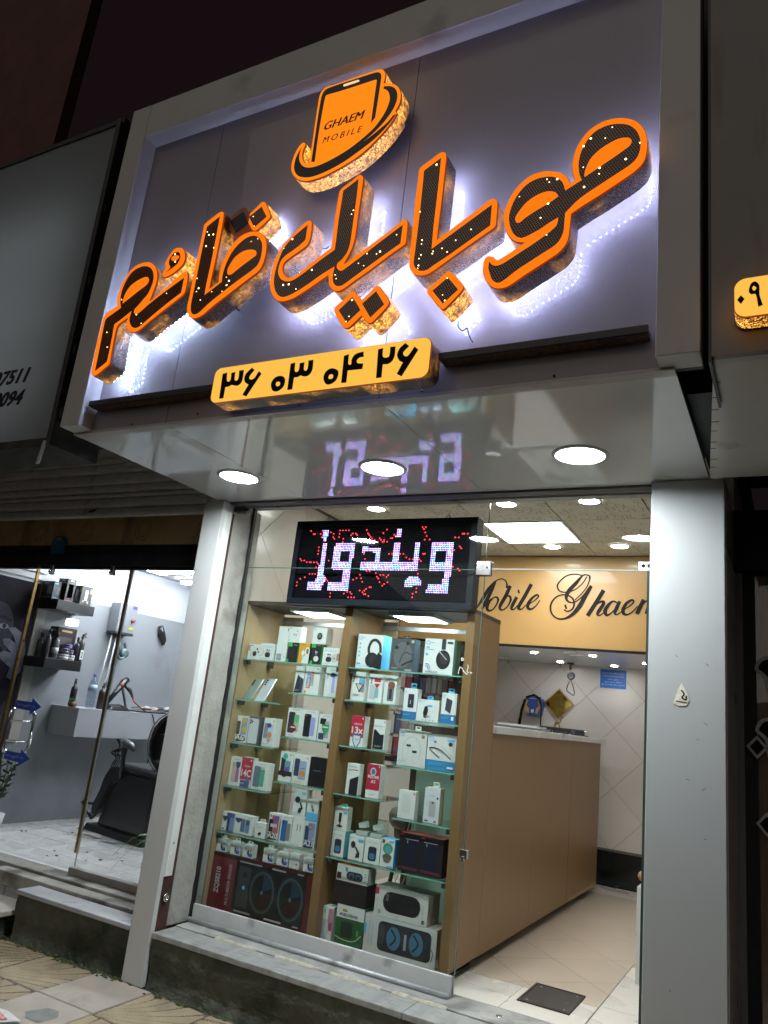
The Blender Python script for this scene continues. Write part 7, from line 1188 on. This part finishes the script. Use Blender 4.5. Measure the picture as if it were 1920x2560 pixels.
# things on the counter
t = thing('potted_succulent', (-5.55, 4.62 + .14, CT), 'little green succulent in a round brown pot on the counter', 'plant')
MB().lathe((-5.55, 4.77, CT), [(.025, .0005), (.04, .015), (.04, .03), (.03, .045)], 16).build('pot', flat((.12, .06, .035)), t)
m = MB()
for k in range(26):
    a = random.uniform(0, 2 * PI); e = random.uniform(.3, 1.2); l = random.uniform(.03, .07); d = Vector((math.cos(a) * math.cos(e), math.sin(a) * math.cos(e), math.sin(e))); p0 = Vector((-5.55, 4.77, CT + .04)); s_ = d.cross(Vector((0, 0, 1))).normalized() * .006
    m.add([p0 - s_ * .4, p0 + s_ * .4, p0 + d * l * .6 + s_, p0 + d * l, p0 + d * l * .6 - s_], [(0, 1, 2, 3, 4)])
m.build('leaves', mat('succulent_green', (.07, .20, .03), .5, noise=(20, .3)), t)
bottle(-5.60, 4.80, CT, .028, .24, (.03, .028, .03), 'black pump bottle behind the succulent', grp='bottles on the barber counter')
t = thing('water_bottle', (-5.52, 4.93, CT), 'clear plastic water bottle with a blue cap on the barber counter', 'bottle')
MB().lathe((-5.52, 4.93, CT), [(.034, .0005), (.038, .01), (.036, .04), (.039, .06), (.036, .08), (.039, .10), (.037, .13), (.039, .15), (.038, .2), (.030, .235), (.015, .262), (.014, .275)], 20).build('body', glass_mat('pet_plastic', (.80, .88, .95), .08, 1.5), t)
MB().lathe((-5.52, 4.93, CT), [(.0395, .145), (.0395, .205)], 20).build('label_band', mat('bottle_label', (.35, .45, .58), .35, noise=(30, .3)), t); MB().lathe((-5.52, 4.93, CT), [(.016, .2755), (.016, .295)], 14).build('cap', flat((.05, .16, .5)), t)
bottle(-5.53, 5.06, CT, .034, .235, (.035, .025, .022), 'dark brown spray bottle beside the water bottle', spray=True, grp='bottles on the barber counter')
t = thing('dryer_holder', (-5.55, 5.3, CT), 'black hair dryer resting on its stand on the barber counter', 'hair dryer')
m = MB(); m.tube([(-5.52, 5.13, CT + .07), (-5.53, 5.2, CT + .15), (-5.54, 5.30, CT + .26), (-5.54, 5.335, CT + .285)], [.016, .022, .034, .028], 12); m.build('dryer_body', mat('dryer_black', (.015, .015, .016), .25), t)
MB().tube([(-5.52, 5.25, CT + .225), (-5.515, 5.265, CT + .235)], .018, 10).build('switch', flat((.5, .06, .04)), t)
m = MB(); m.tube([(-5.54, 5.29, CT + .21), (-5.55, 5.40, CT + .005)], .012, 8); m.tube([(-5.54, 5.29, CT + .21), (-5.55, 5.12, CT + .004)], .010, 8); m.build('stand_leg', darkm, t)
m = MB(); m.tube([(-5.53, 5.32, CT + .22), (-5.53, 5.38, CT + .19), (-5.53, 5.43, CT + .13)], [.014, .02, .010], 10); m.build('nozzle', darkm, t); MB().tube([(-5.53, 5.43, CT + .13), (-5.53, 5.455, CT + .09)], [.010, .006], 8).build('red_tip', flat((.6, .07, .05)), t)
MB().tube(cpts([(-5.53, 5.455, CT + .09), (-5.48, 5.55, CT + .02), (-5.41, 5.62, CT - .03), (-5.40, 5.66, CT - .25), (-5.41, 5.62, .6), (-5.40, 5.55, .4)]), .005, 6).build('cord', black_ink, t)
t = thing('barber_clippers', (-5.5, 5.2, CT), 'black clipper case lying before the dryer stand', 'clippers'); m = MB(); m.hexa([(-5.56, 5.1, CT + .001), (-5.44, 5.1, CT + .001), (-5.44, 5.36, CT + .001), (-5.56, 5.36, CT + .001), (-5.55, 5.13, CT + .05), (-5.46, 5.13, CT + .03), (-5.46, 5.33, CT + .03), (-5.55, 5.3, CT + .06)]); m.build('case', mat('dryer_black', (.015, .015, .016), .25), t, bevel=.01)
tray = thing('tool_tray', (-5.53, 5.75, CT), 'tray of scissors brushes and white trimmers on the barber counter', 'tray'); boxo('tray', -5.62, -5.43, 5.48, 6.08, CT + .001, CT + .012, mat('tray_black', (.02, .02, .022), .4), tray)
for k in range(16):
    y = random.uniform(5.5, 6.04); a = random.uniform(-.5, .9); l = random.uniform(.05, .09); c = random.choice([(.55, .55, .55), (.5, .46, .40), (.06, .06, .06), (.42, .30, .26), (.5, .5, .52)]); r = random.uniform(.006, .016); z = CT + .013 + r + random.uniform(0, .02); x = random.uniform(-5.58, -5.47)
    MB().tube([(x - l * math.sin(a) * .5, y - l * math.cos(a), z), (x, y, z + .012), (x + l * math.sin(a) * .5, y + l * math.cos(a), z + .004)], [r * .6, r, r * .7], 8).build('tool', flat(c, .3), tray)
t = thing('brush_pot', (-5.54, 6.02, CT), 'dark pot of combs and brushes at the end of the barber counter', 'pot'); MB().lathe((-5.56, 6.05, CT + .013), [(.04, 0), (.042, .09)], 16).build('pot', flat((.02, .02, .02)), t)
m = MB()
for k in range(7): a = k * .9; m.tube([(-5.56 + .02 * math.cos(a), 6.05 + .02 * math.sin(a), CT + .05), (-5.56 + .04 * math.cos(a), 6.05 + .045 * math.sin(a), CT + .17 + .02 * (k % 3))], [.004, .009], 6)
m.build('combs', darkm, t)
# wall things
t = thing('water_heater', (-5.66, 5.32, 1.95), 'silver wall mounted water heater with hanging hoses in the barber shop', 'water heater'); boxo('body', BWX + .001, -5.64, 5.17, 5.40, 1.985, 2.26, mat('heater_silver', (.24, .25, .27), .4, .3, noise=(3, .06)), t, bevel=.006); boxo('base', BWX + .001, -5.645, 5.172, 5.398, 1.965, 1.9845, darkm, t)
boxo('display', -5.6395, -5.637, 5.32, 5.38, 2.02, 2.045, flat((.35, .33, .05)), t); MB().lathe((-5.6395, 5.35, 2.11), [(.02, 0), (.018, .012)], 16, 'x').build('knob', flat((.25, .06, .05)), t); boxo('badge', -5.6395, -5.637, 5.33, 5.38, 2.22, 2.25, flat((.10, .04, .22)), t)
m = MB(); m.tube([(-5.7, 5.19, 1.965), (-5.7, 5.16, 1.6), (-5.7, 5.1, 1.30)], .007, 6); m.tube([(-5.69, 5.24, 1.965), (-5.69, 5.22, 1.6), (-5.69, 5.18, 1.3)], .007, 6); m.build('white_hose', flat((.55, .58, .56)), t)
m = MB(); m.tube(cpts([(-5.72, 5.32, 1.965), (-5.70, 5.30, 1.88), (-5.66, 5.25, 1.80), (-5.66, 5.31, 1.74), (-5.68, 5.38, 1.80), (-5.69, 5.35, 1.90), (-5.7, 5.3, 1.83), (-5.7, 5.29, 1.68)]), .014, 8); m.lathe((-5.70, 5.36, 1.80), [(.045, 0), (.045, .04), (.02, .045)], 14, 'x'); m.build('fittings', mat('teal_metal', (.12, .16, .17), .4, .3, noise=(20, .3)), t)
t = thing('wall_clipper', (-5.74, 5.9, 1.98), 'black cordless clipper hung on the grey barber wall', 'clippers'); m = MB(); m.tube([(-5.735, 5.83, 2.13), (-5.73, 5.86, 2.06), (-5.73, 5.90, 1.99), (-5.74, 5.92, 1.95)], [.025, .034, .03, .014], 12); m.build('body', mat('dryer_black', (.015, .015, .016), .25), t)
boxo('mount', BWX + .0005, BWX + .012, 5.84, 5.89, 2.02, 2.10, darkm, t)
t = thing('wall_lamp', (-5.6, 4.6, 1.95), 'small white glowing lamp below the upper shelf', 'lamp'); MB().lathe((-5.55, 4.585, 1.95), [(.05, .0), (.055, .02), (.05, .055), (.02, .06)], 20).build('shade', emat('lamp_shade_glow', (.95, .95, 1), 4.0), t); MB().tube([(-5.55, 4.585, 2.011), (-5.55, 4.585, 2.0585)], .006, 8).build('stem', alu_dull, t)
# poster on the left wall
t = thing('portrait_poster', (BWX, 4.1, 1.0), 'dark violet poster of a bearded face with a raised hand at far left', 'poster')
px_ = BWX + .006
boxo('sheet', BWX + .001, px_, 3.72, 4.36, .55, 2.27, mat('poster_dark', (.012, .009, .02), .7, noise=(3, .5), spec=.15), t)
def ppoly(name, pts, c, k): MB().add([(px_ + .0006 * k, y, z) for y, z in pts], [tuple(range(len(pts)))]).build(name, mat('poster_ink_%d' % int(c[0] * 1000), c, .7, spec=.15, noise=(9, .35)), t)
el = lambda cy_, cz, ry, rz, n=22: [(cy_ + ry * math.cos(2 * PI * a / n), cz + rz * math.sin(2 * PI * a / n)) for a in range(n)]
ppoly('printed_hair', el(4.03, 2.05, .25, .16), (.008, .006, .012), 1); ppoly('printed_cheek', el(4.02, 1.80, .17, .26), (.045, .042, .062), 2); ppoly('printed_brow', [(3.98, 1.92), (4.06, 1.955), (4.16, 1.93), (4.15, 1.905), (4.06, 1.925)], (.03, .025, .04), 3)
ppoly('printed_eye', el(4.09, 1.865, .045, .022), (.22, .22, .27), 4); ppoly('printed_pupil', el(4.095, 1.866, .018, .019), (.03, .03, .05), 5); ppoly('printed_beard', el(4.03, 1.42, .2, .3), (.012, .01, .018), 4)
ppoly('printed_hand', [(4.13, 1.86), (4.20, 1.87), (4.30, 1.82), (4.345, 1.70), (4.34, 1.52), (4.28, 1.44), (4.22, 1.46), (4.235, 1.54), (4.13, 1.60), (4.10, 1.64), (4.14, 1.67), (4.22, 1.66), (4.13, 1.72), (4.11, 1.76), (4.16, 1.775), (4.24, 1.74), (4.20, 1.80)], (.17, .165, .22), 6); ppoly('printed_strands', [(4.2, 1.2), (4.3, 1.32), (4.34, 1.1), (4.3, .9), (4.22, .95)], (.035, .03, .05), 5)
fr = flat((.34, .33, .30)); boxo('frame_bar', BWX + .001, BWX + .02, 4.365, 4.46, .95, 2.30, fr, t); boxo('frame_bar', BWX + .001, BWX + .022, 3.72, 4.46, 2.3005, 2.345, flat((.5, .5, .5)), t)
boxo('frame_bar', BWX + .001, BWX + .03, 3.72, 4.40, 2.36, 2.40, flat((.5, .5, .52)), t)
# barber chair
t = thing('barber_chair', (-4.95, 5.1, BF), 'black barber chair on a heavy black plinth', 'chair')
chb = mat('chair_black', (.016, .016, .018), .32, noise=(30, .2)); chl = mat('chair_leather', (.02, .02, .022), .38, noise=(18, .2), bump=(40, .2))
m = MB(); m.hexa([(-5.35, 4.97, BF + .001), (-4.53, 4.81, BF + .001), (-4.42, 5.25, BF + .001), (-5.25, 5.42, BF + .001), (-5.34, 4.985, BF + .05), (-4.54, 4.825, BF + .05), (-4.43, 5.24, BF + .05), (-5.24, 5.41, BF + .05)]); m.build('plinth', chb, t, bevel=.008)
m = MB(); m.hexa([(-5.24, 5.0, BF + .051), (-4.55, 4.86, BF + .051), (-4.46, 5.22, BF + .051), (-5.16, 5.36, BF + .051), (-5.06, 4.97, .80), (-4.54, 4.87, .80), (-4.46, 5.2, .80), (-4.98, 5.3, .80)]); m.build('body', chb, t, bevel=.02)
m = MB(); m.hexa([(-5.09, 4.96, .801), (-4.52, 4.85, .801), (-4.44, 5.24, .801), (-5.0, 5.34, .801), (-5.06, 4.98, .875), (-4.53, 4.88, .86), (-4.46, 5.22, .86), (-4.98, 5.32, .875)]); m.build('seat', chl, t, bevel=.025)
m = MB(); m.flatxz([smooth([(-5.03, .83), (-5.13, .82), (-5.19, .74), (-5.22, .62), (-5.27, .50), (-5.25, .43), (-5.20, .47), (-5.16, .60), (-5.10, .70), (-5.02, .73)])], 4.95, 5.02); m.build('leg_rest', chl, t)
m = MB(); m.tube([(-5.44, 5.0, .50), (-5.25, 4.95, .40)], .014, 8); m.tube([(-5.44, 5.0, .50), (-5.22, 5.2, .47)], .012, 8); m.tube([(-5.25, 4.95, .40), (-5.14, 4.98, .52)], .014, 8); m.build('foot_rest', chb, t)
m = MB(); m.tube([(-4.98, 4.93, .75), (-4.985, 4.92, .93), (-4.99, 4.92, 1.0)], [.016, .02, .034], 10); m.build('arm_post', chb, t); m = MB(); m.tube([(-5.07, 4.95, 1.055), (-4.98, 4.92, 1.04), (-4.90, 4.90, 1.02), (-4.85, 4.89, .995)], [.018, .032, .032, .016], 10); m.build('armrest', mat('arm_grey', (.10, .11, .12), .3), t)
m = MB(); cc = Vector((-4.53, 5.02, 1.08)); n = 24
for y, f in ((4.98, .9), (4.965, 1.0), (5.0, 1.02), (5.06, .96), (5.08, .7)): pass
rings = [(4.975, .86), (4.955, .97), (4.985, 1.02), (5.05, .98), (5.075, .75)]; vs = []
for y, f in rings:
    for k in range(n): a = 2 * PI * k / n; vs.append((cc.x + .235 * f * math.cos(a), y, cc.z + .245 * f * math.sin(a)))
m.add(vs, [(i * n + k, i * n + (k + 1) % n, (i + 1) * n + (k + 1) % n, (i + 1) * n + k) for i in range(4) for k in range(n)] + [tuple(range(n)), tuple(4 * n + k for k in range(n))], None, True); m.build('backrest', chl, t)
MB().tube([(cc.x + .24 * math.cos(a * PI / 16), 4.95, cc.z + .25 * math.sin(a * PI / 16)) for a in range(8, 25)], .007, 6).build('piping', flat((.3, .3, .32)), t)
# floor plant by the pillar and dark shrub at far left
def strap_plant(name, c, n, l0, label, col, spread=1.0, pot=None):
    t = thing(name, c, label, 'plant')
    for k in range(n):
        a = random.uniform(-PI, PI); e = random.uniform(.2, 1.1); l = l0 * random.uniform(.6, 1.15); p0 = Vector(c) + Vector((0, 0, .26)); vs = []
        d = Vector((math.cos(a) * spread, math.sin(a) * spread * .6, 0)); s_ = Vector((-math.sin(a), math.cos(a), 0)) * .014
        for i in range(7):
            f = i / 6; p = p0 + d * l * f + Vector((0, 0, l * (math.sin(e) * 1.3 * f - .9 * f * f))); wd = math.sin(min(1, f * 1.6 + .2) * PI * .5) * (1 - f ** 3); vs += [p + s_ * wd, p - s_ * wd + Vector((0, 0, .003))]
        MB().add(vs, [(2 * i, 2 * i + 1, 2 * i + 3, 2 * i + 2) for i in range(6)], None, True).build('leaf', col[k % len(col)], t)
    MB().lathe((c[0], c[1], c[2]), [(.08, .0005), (.11, .2), (.115, .25), (.10, .25)], 20).build('pot', pot or flat((.5, .5, .5)), t)
lv = [mat('leaf_green', (.10, .24, .04), .45, noise=(12, .3)), mat('leaf_dark', (.04, .11, .03), .45, noise=(12, .3)), mat('leaf_pale', (.34, .40, .28), .45, noise=(12, .2))]
strap_plant('spider_plant', (-3.60, 4.05, BF), 18, .38, 'green spider plant half hidden behind the narrow white pillar', lv)
t = thing('tall_plant', (-3.62, 4.1, BF), 'long pale leaves beside the barber chair back', 'plant')
for k, (z, l) in enumerate(((1.16, .26), (.98, .30), (1.05, .2))):
    vs = []
    for i in range(7): f = i / 6; wd = .016 * math.sin(min(1, f + .15) * PI); vs += [(-3.62 - l * f, 4.1, z + .05 * math.sin(f * 2.2) + wd), (-3.62 - l * f, 4.1 + .01, z + .05 * math.sin(f * 2.2) - wd)]
    MB().add(vs, [(2 * i, 2 * i + 1, 2 * i + 3, 2 * i + 2) for i in range(6)], None, True).build('leaf', lv[(k + 2) % 3], t)
MB().tube([(-3.62, 4.1, BF), (-3.62, 4.1, 1.2)], .01, 6).build('stem', lv[1], t)
t = thing('dark_shrub', (-5.45, 4.15, BF), 'dark leafy potted shrub at the far left edge of the barber shop', 'plant')
MB().lathe((-5.45, 4.15, BF), [(.07, .0005), (.09, .15), (.085, .15)], 18).build('pot', flat((.55, .55, .56)), t)
for k in range(6):
    a = k * 1.05; tip = Vector((-5.45 + .10 * math.cos(a), 4.15 + .10 * math.sin(a), BF + .55 + .06 * (k % 3))); b0 = Vector((-5.45, 4.15, BF + .14))
    st2 = MB().tube([b0, (b0 + tip) / 2 + Vector((.02, 0, .03)), tip], [.006, .005, .003], 6).build('stem', lv[1], t)
    for i in range(9):
        f = .25 + .75 * i / 9; p = b0.lerp(tip, f); sg = 1 if i % 2 else -1; d = Vector((math.cos(a + sg * 1.2), math.sin(a + sg * 1.2), .55)).normalized(); s_ = d.cross(Vector((0, 0, 1))).normalized() * .026; l = .085
        MB().add([p, p + d * l * .45 + s_, p + d * l, p + d * l * .45 - s_], [(0, 1, 2, 3)]).build('leaf', mat('shrub_leaf', (.010, .016, .012), .6), st2)
# litter of hair and tissue on the floor
m = MB()
for k in range(13):
    x, y = random.uniform(-5.6, -4.2), random.uniform(4.0, 4.95); r = random.uniform(.005, .016); m.lathe((x, y, BF + .0005), [(r, 0), (r * .7, r * .4), (r * .2, r * .5)], 7)
tag(m.build('hair_clippings', mat('hair_dark', (.02, .015, .013), .8)), 'dark hair clippings scattered on the barber floor', 'hair', kind='stuff')
for (x, y, l), lab in zip(((-5.05, 4.80, .10), (-4.78, 4.75, .06)), ('longer crumpled white tissue before the chair plinth', 'shorter crumpled white tissue before the chair plinth')):
    vs = []
    for i in range(9): f = i / 8; vs += [(x - l + 2 * l * f, y - .02 + random.uniform(-.008, .008), BF + .003 + random.uniform(0, .012)), (x - l + 2 * l * f, y + .02 + random.uniform(-.008, .008), BF + .012 + random.uniform(0, .012))]
    tag(MB().add(vs, [(2 * i, 2 * i + 1, 2 * i + 3, 2 * i + 2) for i in range(8)], None, True).build('tissue', flat((.6, .6, .6))), lab, 'tissue', 'tissues on the barber floor')
t = thing('cable_bundle', (-5.3, 5.35, .85), 'tangle of black cables hanging below the barber counter', 'cable')
for k in range(5):
    x = -5.5 + random.uniform(-.03, .03); y = 5.30 + k * .02; MB().tube(cpts([(x, y, 1.032), (x + .03, y + .03, .95), (x - .02, y - .01, .90), (x + .02, y + .02, .86), (x, y, .78), (x - .01, y - .01, .62)]), .005, 6).build('cable', black_ink, t)

# ------------------------------------------------------------------ neighbouring fronts and the dark street wall above
t = thing('neighbour_fascia', (-4.8, 2.35, 2.6), 'dim grey sign box over the barber shop with italic phone digits', 'sign board')
def flex_mat():
    m = bpy.data.materials.new('flex_sheet'); m.use_nodes = True; nt = m.node_tree; b = nt.nodes['Principled BSDF']
    b.inputs['Base Color'].default_value = (.30, .31, .31, 1); b.inputs['Roughness'].default_value = .4
    tr = nt.nodes.new('ShaderNodeBsdfTranslucent'); tr.inputs[0].default_value = (.34, .36, .36, 1); mx = nt.nodes.new('ShaderNodeMixShader'); mx.inputs[0].default_value = .5
    nt.links.new(b.outputs[0], mx.inputs[1]); nt.links.new(tr.outputs[0], mx.inputs[2]); nt.links.new(mx.outputs[0], nt.nodes['Material Output'].inputs[0]); return m
MB().add([(-6.6, 2.30, 2.64), (-3.235, 2.30, 2.64), (-3.28, 2.30, 4.53), (-6.6, 2.30, 4.53)], [(0, 1, 2, 3)]).build('flex_sheet', flex_mat(), t)
boxo('box_back', -6.6, -3.24, 2.56, 2.58, 2.64, 4.53, flat((.5, .5, .5)), t)
for z in (2.95, 3.4, 3.85): boxo('added_tube', -5.6, -3.45, 2.545, 2.555, z, z + .012, emat('added_tube_glow', (.90, .95, 1.0), 6.0), t)  # unseen tubes, added inside the box to brighten the sheet
fd = mat('sign_frame_dark', (.05, .05, .048), .6, .3, noise=(14, .4))
for z0_, z1_, xs_ in ((2.60, 2.64, None), (4.53, 4.56, None)): boxo('frame_bar', -6.6, -3.225, 2.29, 2.58, z0_, z1_, fd, t)
m = MB(); m.hexa([(-3.234, 2.285, 2.60), (-3.20, 2.285, 2.60), (-3.20, 2.58, 2.60), (-3.234, 2.58, 2.60), (-3.278, 2.285, 4.56), (-3.245, 2.285, 4.56), (-3.245, 2.58, 4.56), (-3.278, 2.58, 4.56)]); m.build('frame_bar', fd, t)
for k, z in enumerate((2.75, 3.1, 3.5, 3.95)): m = MB(); m.box(-3.222 - .012 * k, -3.185 - .012 * k, 2.30, 2.36, z, z + .05); m.build('clip', darkm, t)
m = MB(); m.hexa([(-3.262, 2.28, 2.50), (-3.24, 2.28, 2.50), (-3.24, 2.285, 2.50), (-3.262, 2.285, 2.50), (-3.245, 2.28, 2.62), (-3.222, 2.28, 2.62), (-3.222, 2.285, 2.62), (-3.245, 2.285, 2.62)]); m.build('torn_edge', flat((.5, .5, .5)), t)
for body, z, x1 in (('0912 307511', NUM1[2], NUM1[0]), ('0913 0094', NUM2[2], NUM2[0])):
    m = MB(); vs, fs, Wt, Ht = text_mesh(body, .03, .3, 1.06); h = .088; k = h / Ht
    for q_ in range(3): m.add([(x1 - Wt * k + v[0] * k + .0035 * q_, 2.2985 - .0002 * q_, z + v[1] * k) for v in vs], fs, black_ink)
    m.build('digits', None, t)
# right neighbour
t = thing('neighbour_fascia', (.8, 2.5, 2.63), 'stained grey fascia of the right hand neighbour shop', 'sign board')
boxo('fascia_panel', -.196, 3.0, 2.245, 2.27, 2.645, 5.2, mat('stained_fascia', (.23, .22, .21), .5, noise=(3, .1), noise2=(2.5, (.10, .085, .075), .56, .8, (4, 1, .6))), t)
boxo('edge_return', -.205, -.1965, 2.25, 2.6, 2.63, 5.2, darkm, t)
boxo('under_panel', -.1955, 3.0, 2.2705, 2.30, 2.645, 2.66, frame_acp, t)
m = MB(); m.add([(-.196, 2.30, 2.65), (3.0, 2.30, 2.65), (3.0, 3.47, 2.65), (-.306, 3.40, 2.65), (-.196, 2.30, 2.67), (3.0, 2.30, 2.67), (3.0, 3.47, 2.67), (-.306, 3.40, 2.67)], [(0, 3, 2, 1), (4, 5, 6, 7), (0, 1, 5, 4), (2, 3, 7, 6), (3, 0, 4, 7)]); m.build('soffit_panel', mat('neighbour_soffit', (.80, .79, .77), .22, noise=(1.5, .05), noise2=(4, (.36, .35, .34), .6, .8)), t)
m = MB()
for k in range(9): y = 2.45 + k * .1 + random.uniform(-.02, .02); m.box(-.2 - (y - 2.3) * .1 + .004, -.2 - (y - 2.3) * .1 + .02 + random.uniform(0, .012), y, y + .003, 2.6485, 2.6499)
m.build('paint_runs', darkm, t)['kind'] = 'stuff'
boxo('gap_block', -.31, -.20, 2.62, 3.5, 2.70, 5.2, black, t)
nb = lit_plate('number_plate_sign', NB[0], NB[0] + .9, NB[1], NB[2], 2.165, .07, 'yellow lit plate with black digits on the right neighbour fascia', filigree_mat('brick_band', 1.3, .36, (.14, .07, .03)))
m = MB(); x, z = NB[0], NB[1]
m.flatxz([[(x + .009, z + .058), (x + .019, z + .043), (x + .029, z + .058), (x + .019, z + .072)]], 2.162, None, black_ink)
m.build('digit', None, nb)
m = MB(); m.flatxz([smooth([(x + .040, z + .082), (x + .046, z + .105), (x + .058, z + .110), (x + .068, z + .095), (x + .068, z + .065), (x + .076, z + .03, 1), (x + .064, z + .026, 1), (x + .058, z + .068), (x + .046, z + .07)]), smooth([(x + .049, z + .09), (x + .054, z + .096), (x + .06, z + .088), (x + .054, z + .08)])], 2.162, None, black_ink); m.build('digit', None, nb)
m = MB(); m.flatxz([smooth([(x + .10, z + .108, 1), (x + .114, z + .11, 1), (x + .112, z + .08), (x + .122, z + .08), (x + .132, z + .11, 1), (x + .144, z + .106), (x + .134, z + .065), (x + .114, z + .062), (x + .112, z + .026, 1), (x + .1, z + .026, 1)])], 2.162, None, black_ink); m.build('digit', None, nb)
t = thing('neighbour_shop', (1.0, 4.1, 0), 'dark brown wood panelled shop front beyond the wide pillar', 'shop front')
wood = mat('dark_wood_panel', (.30, .15, .10), .3, noise=(30, .25, (8, 8, .4)), coat=.3)
for k in range(6): boxo('wood_panel', -.16 + k * .42, .255 + k * .42, 4.06, 4.09, .2, 2.36, wood, t)
boxo('head_beam', -.25, 3.0, 3.95, 4.12, 2.362, 2.66, black, t)
boxo('door_frame', -.2475, -.215, 4.022, 4.06, .2, 2.36, mat('grey_frame', (.22, .22, .22), .5), t); boxo('door_frame', -.214, -.162, 4.03, 4.058, .2, 2.36, black, t)
boxo('base', -.25, 3.0, 3.45, 4.2, -.01, .2, concrete, t)
boxo('glass', -.16, 2.3, 3.995, 4.005, .22, 2.34, clear_glass, t)
wv = mat('white_vinyl_film', (.55, .55, .56), .5)
def sticker(cx_, cz, kind, lab):
    t2 = thing('glass_sticker', (cx_, 3.99, cz - .05), lab, 'sticker', 'white edged stickers on the neighbour glass')
    if kind == 'd':
        MB().flatxz([[(cx_ - .045, cz), (cx_, cz - .052), (cx_ + .045, cz), (cx_, cz + .052)]], 3.990, 3.993).build('white_edge', wv, t2); MB().flatxz([[(cx_ - .03, cz), (cx_, cz - .035), (cx_ + .03, cz), (cx_, cz + .035)]], 3.988).build('black_fill', black_ink, t2)
    else:
        o_ = smooth([(cx_ - .03, cz + .03), (cx_, cz + .085), (cx_ + .06, cz + .09), (cx_ + .11, cz + .05), (cx_ + .11, cz - .02), (cx_ + .07, cz - .09, 1), (cx_ + .02, cz - .08), (cx_ + .01, cz - .01)]); MB().flatxz([o_], 3.990, 3.993).build('white_edge', wv, t2); MB().flatxz([shrinkv(o_, .016)], 3.988).build('black_fill', black_ink, t2); MB().flatxz([smooth([(cx_ + .03, cz + .03), (cx_ + .06, cz + .045), (cx_ + .07, cz + .03), (cx_ + .045, cz + .018)])], 3.986).build('white_spot', wv, t2)
for (cx_, cz, k, lab) in STK: sticker(cx_, cz, k, lab)
t = thing('green_banner', (-.02, 4.03, 1.3), 'green and white paper banner curling on the neighbour shop front', 'banner')
m = MB(); m.flatxz([smooth([(BAN[0], BAN[1], 1), (BAN[0] + .05, BAN[1] - .2), (BAN[0] + .06, BAN[1] - .5), (BAN[0] + .10, BAN[1] - .9, 1), (BAN[0] + .5, BAN[1] - .9, 1), (BAN[0] + .5, BAN[1] - .3, 1)])], 4.03, 4.033); m.build('sheet', mat('banner_white', (.40, .42, .38), .6, noise=(6, .1)), t)
m = MB(); m.flatxz([smooth([(BAN[0] + .02, BAN[1] - .05, 1), (BAN[0] + .07, BAN[1] - .28), (BAN[0] + .2, BAN[1] - .42), (BAN[0] + .5, BAN[1] - .5, 1), (BAN[0] + .5, BAN[1] - .3, 1)])], 4.027); m.build('green_band', flat((.03, .16, .07)), t)
t = thing('rubble_ledge', (.1, 3.6, 2.5), 'pale broken masonry and a rolled beige tarp under the neighbour soffit', 'masonry')
boxo('stone', .03, 1.2, 3.62, 3.8, 2.50, 2.64, mat('pale_rubble', (.34, .31, .27), .9, noise=(12, .25), bump=(20, 1)), t, bevel=.015); MB().tube([(.10, 3.56, 2.56), (1.3, 3.5, 2.54)], .055, 14).build('tarp_roll', mat('beige_tarp', (.40, .34, .24), .8, noise=(8, .15)), t)
# upper wall of the building on the left, lost in the dark
t = thing('upper_building', (-10, 4.7, 3.2), 'dark reddish brick upper storey rising behind the barber sign', 'building')
boxo('wall', -16, -7.68, 4.6, 4.75, 3.3, 14, mat('reddish_brick', (.12, .045, .04), .85, noise=(3, .2)), t)
tag(MB().tube([(-9.6, 4.3, 9.4), (-8.6, 4.0, 6.9), (-7.5, 3.5, 5.2)], .012, 6).build('overhead_cable', darkm), 'longer dark cable sagging before the upper brick wall', 'cable')
tag(MB().tube([(-9.6, 4.2, 8.6), (-8.6, 3.9, 6.5), (-7.4, 3.4, 5.4), (-6.6, 3.2, 4.9)], .012, 6).build('overhead_cable', darkm), 'lower dark cable sagging before the upper brick wall', 'cable')
tag(MB().box(-7.3, 6, 4.3, 4.5, 2.95, 4.4).build('shop_wall', mat('upper_wall_dark', (.05, .045, .045), .9)), 'dark upper wall hidden behind the fascia boxes', 'wall')
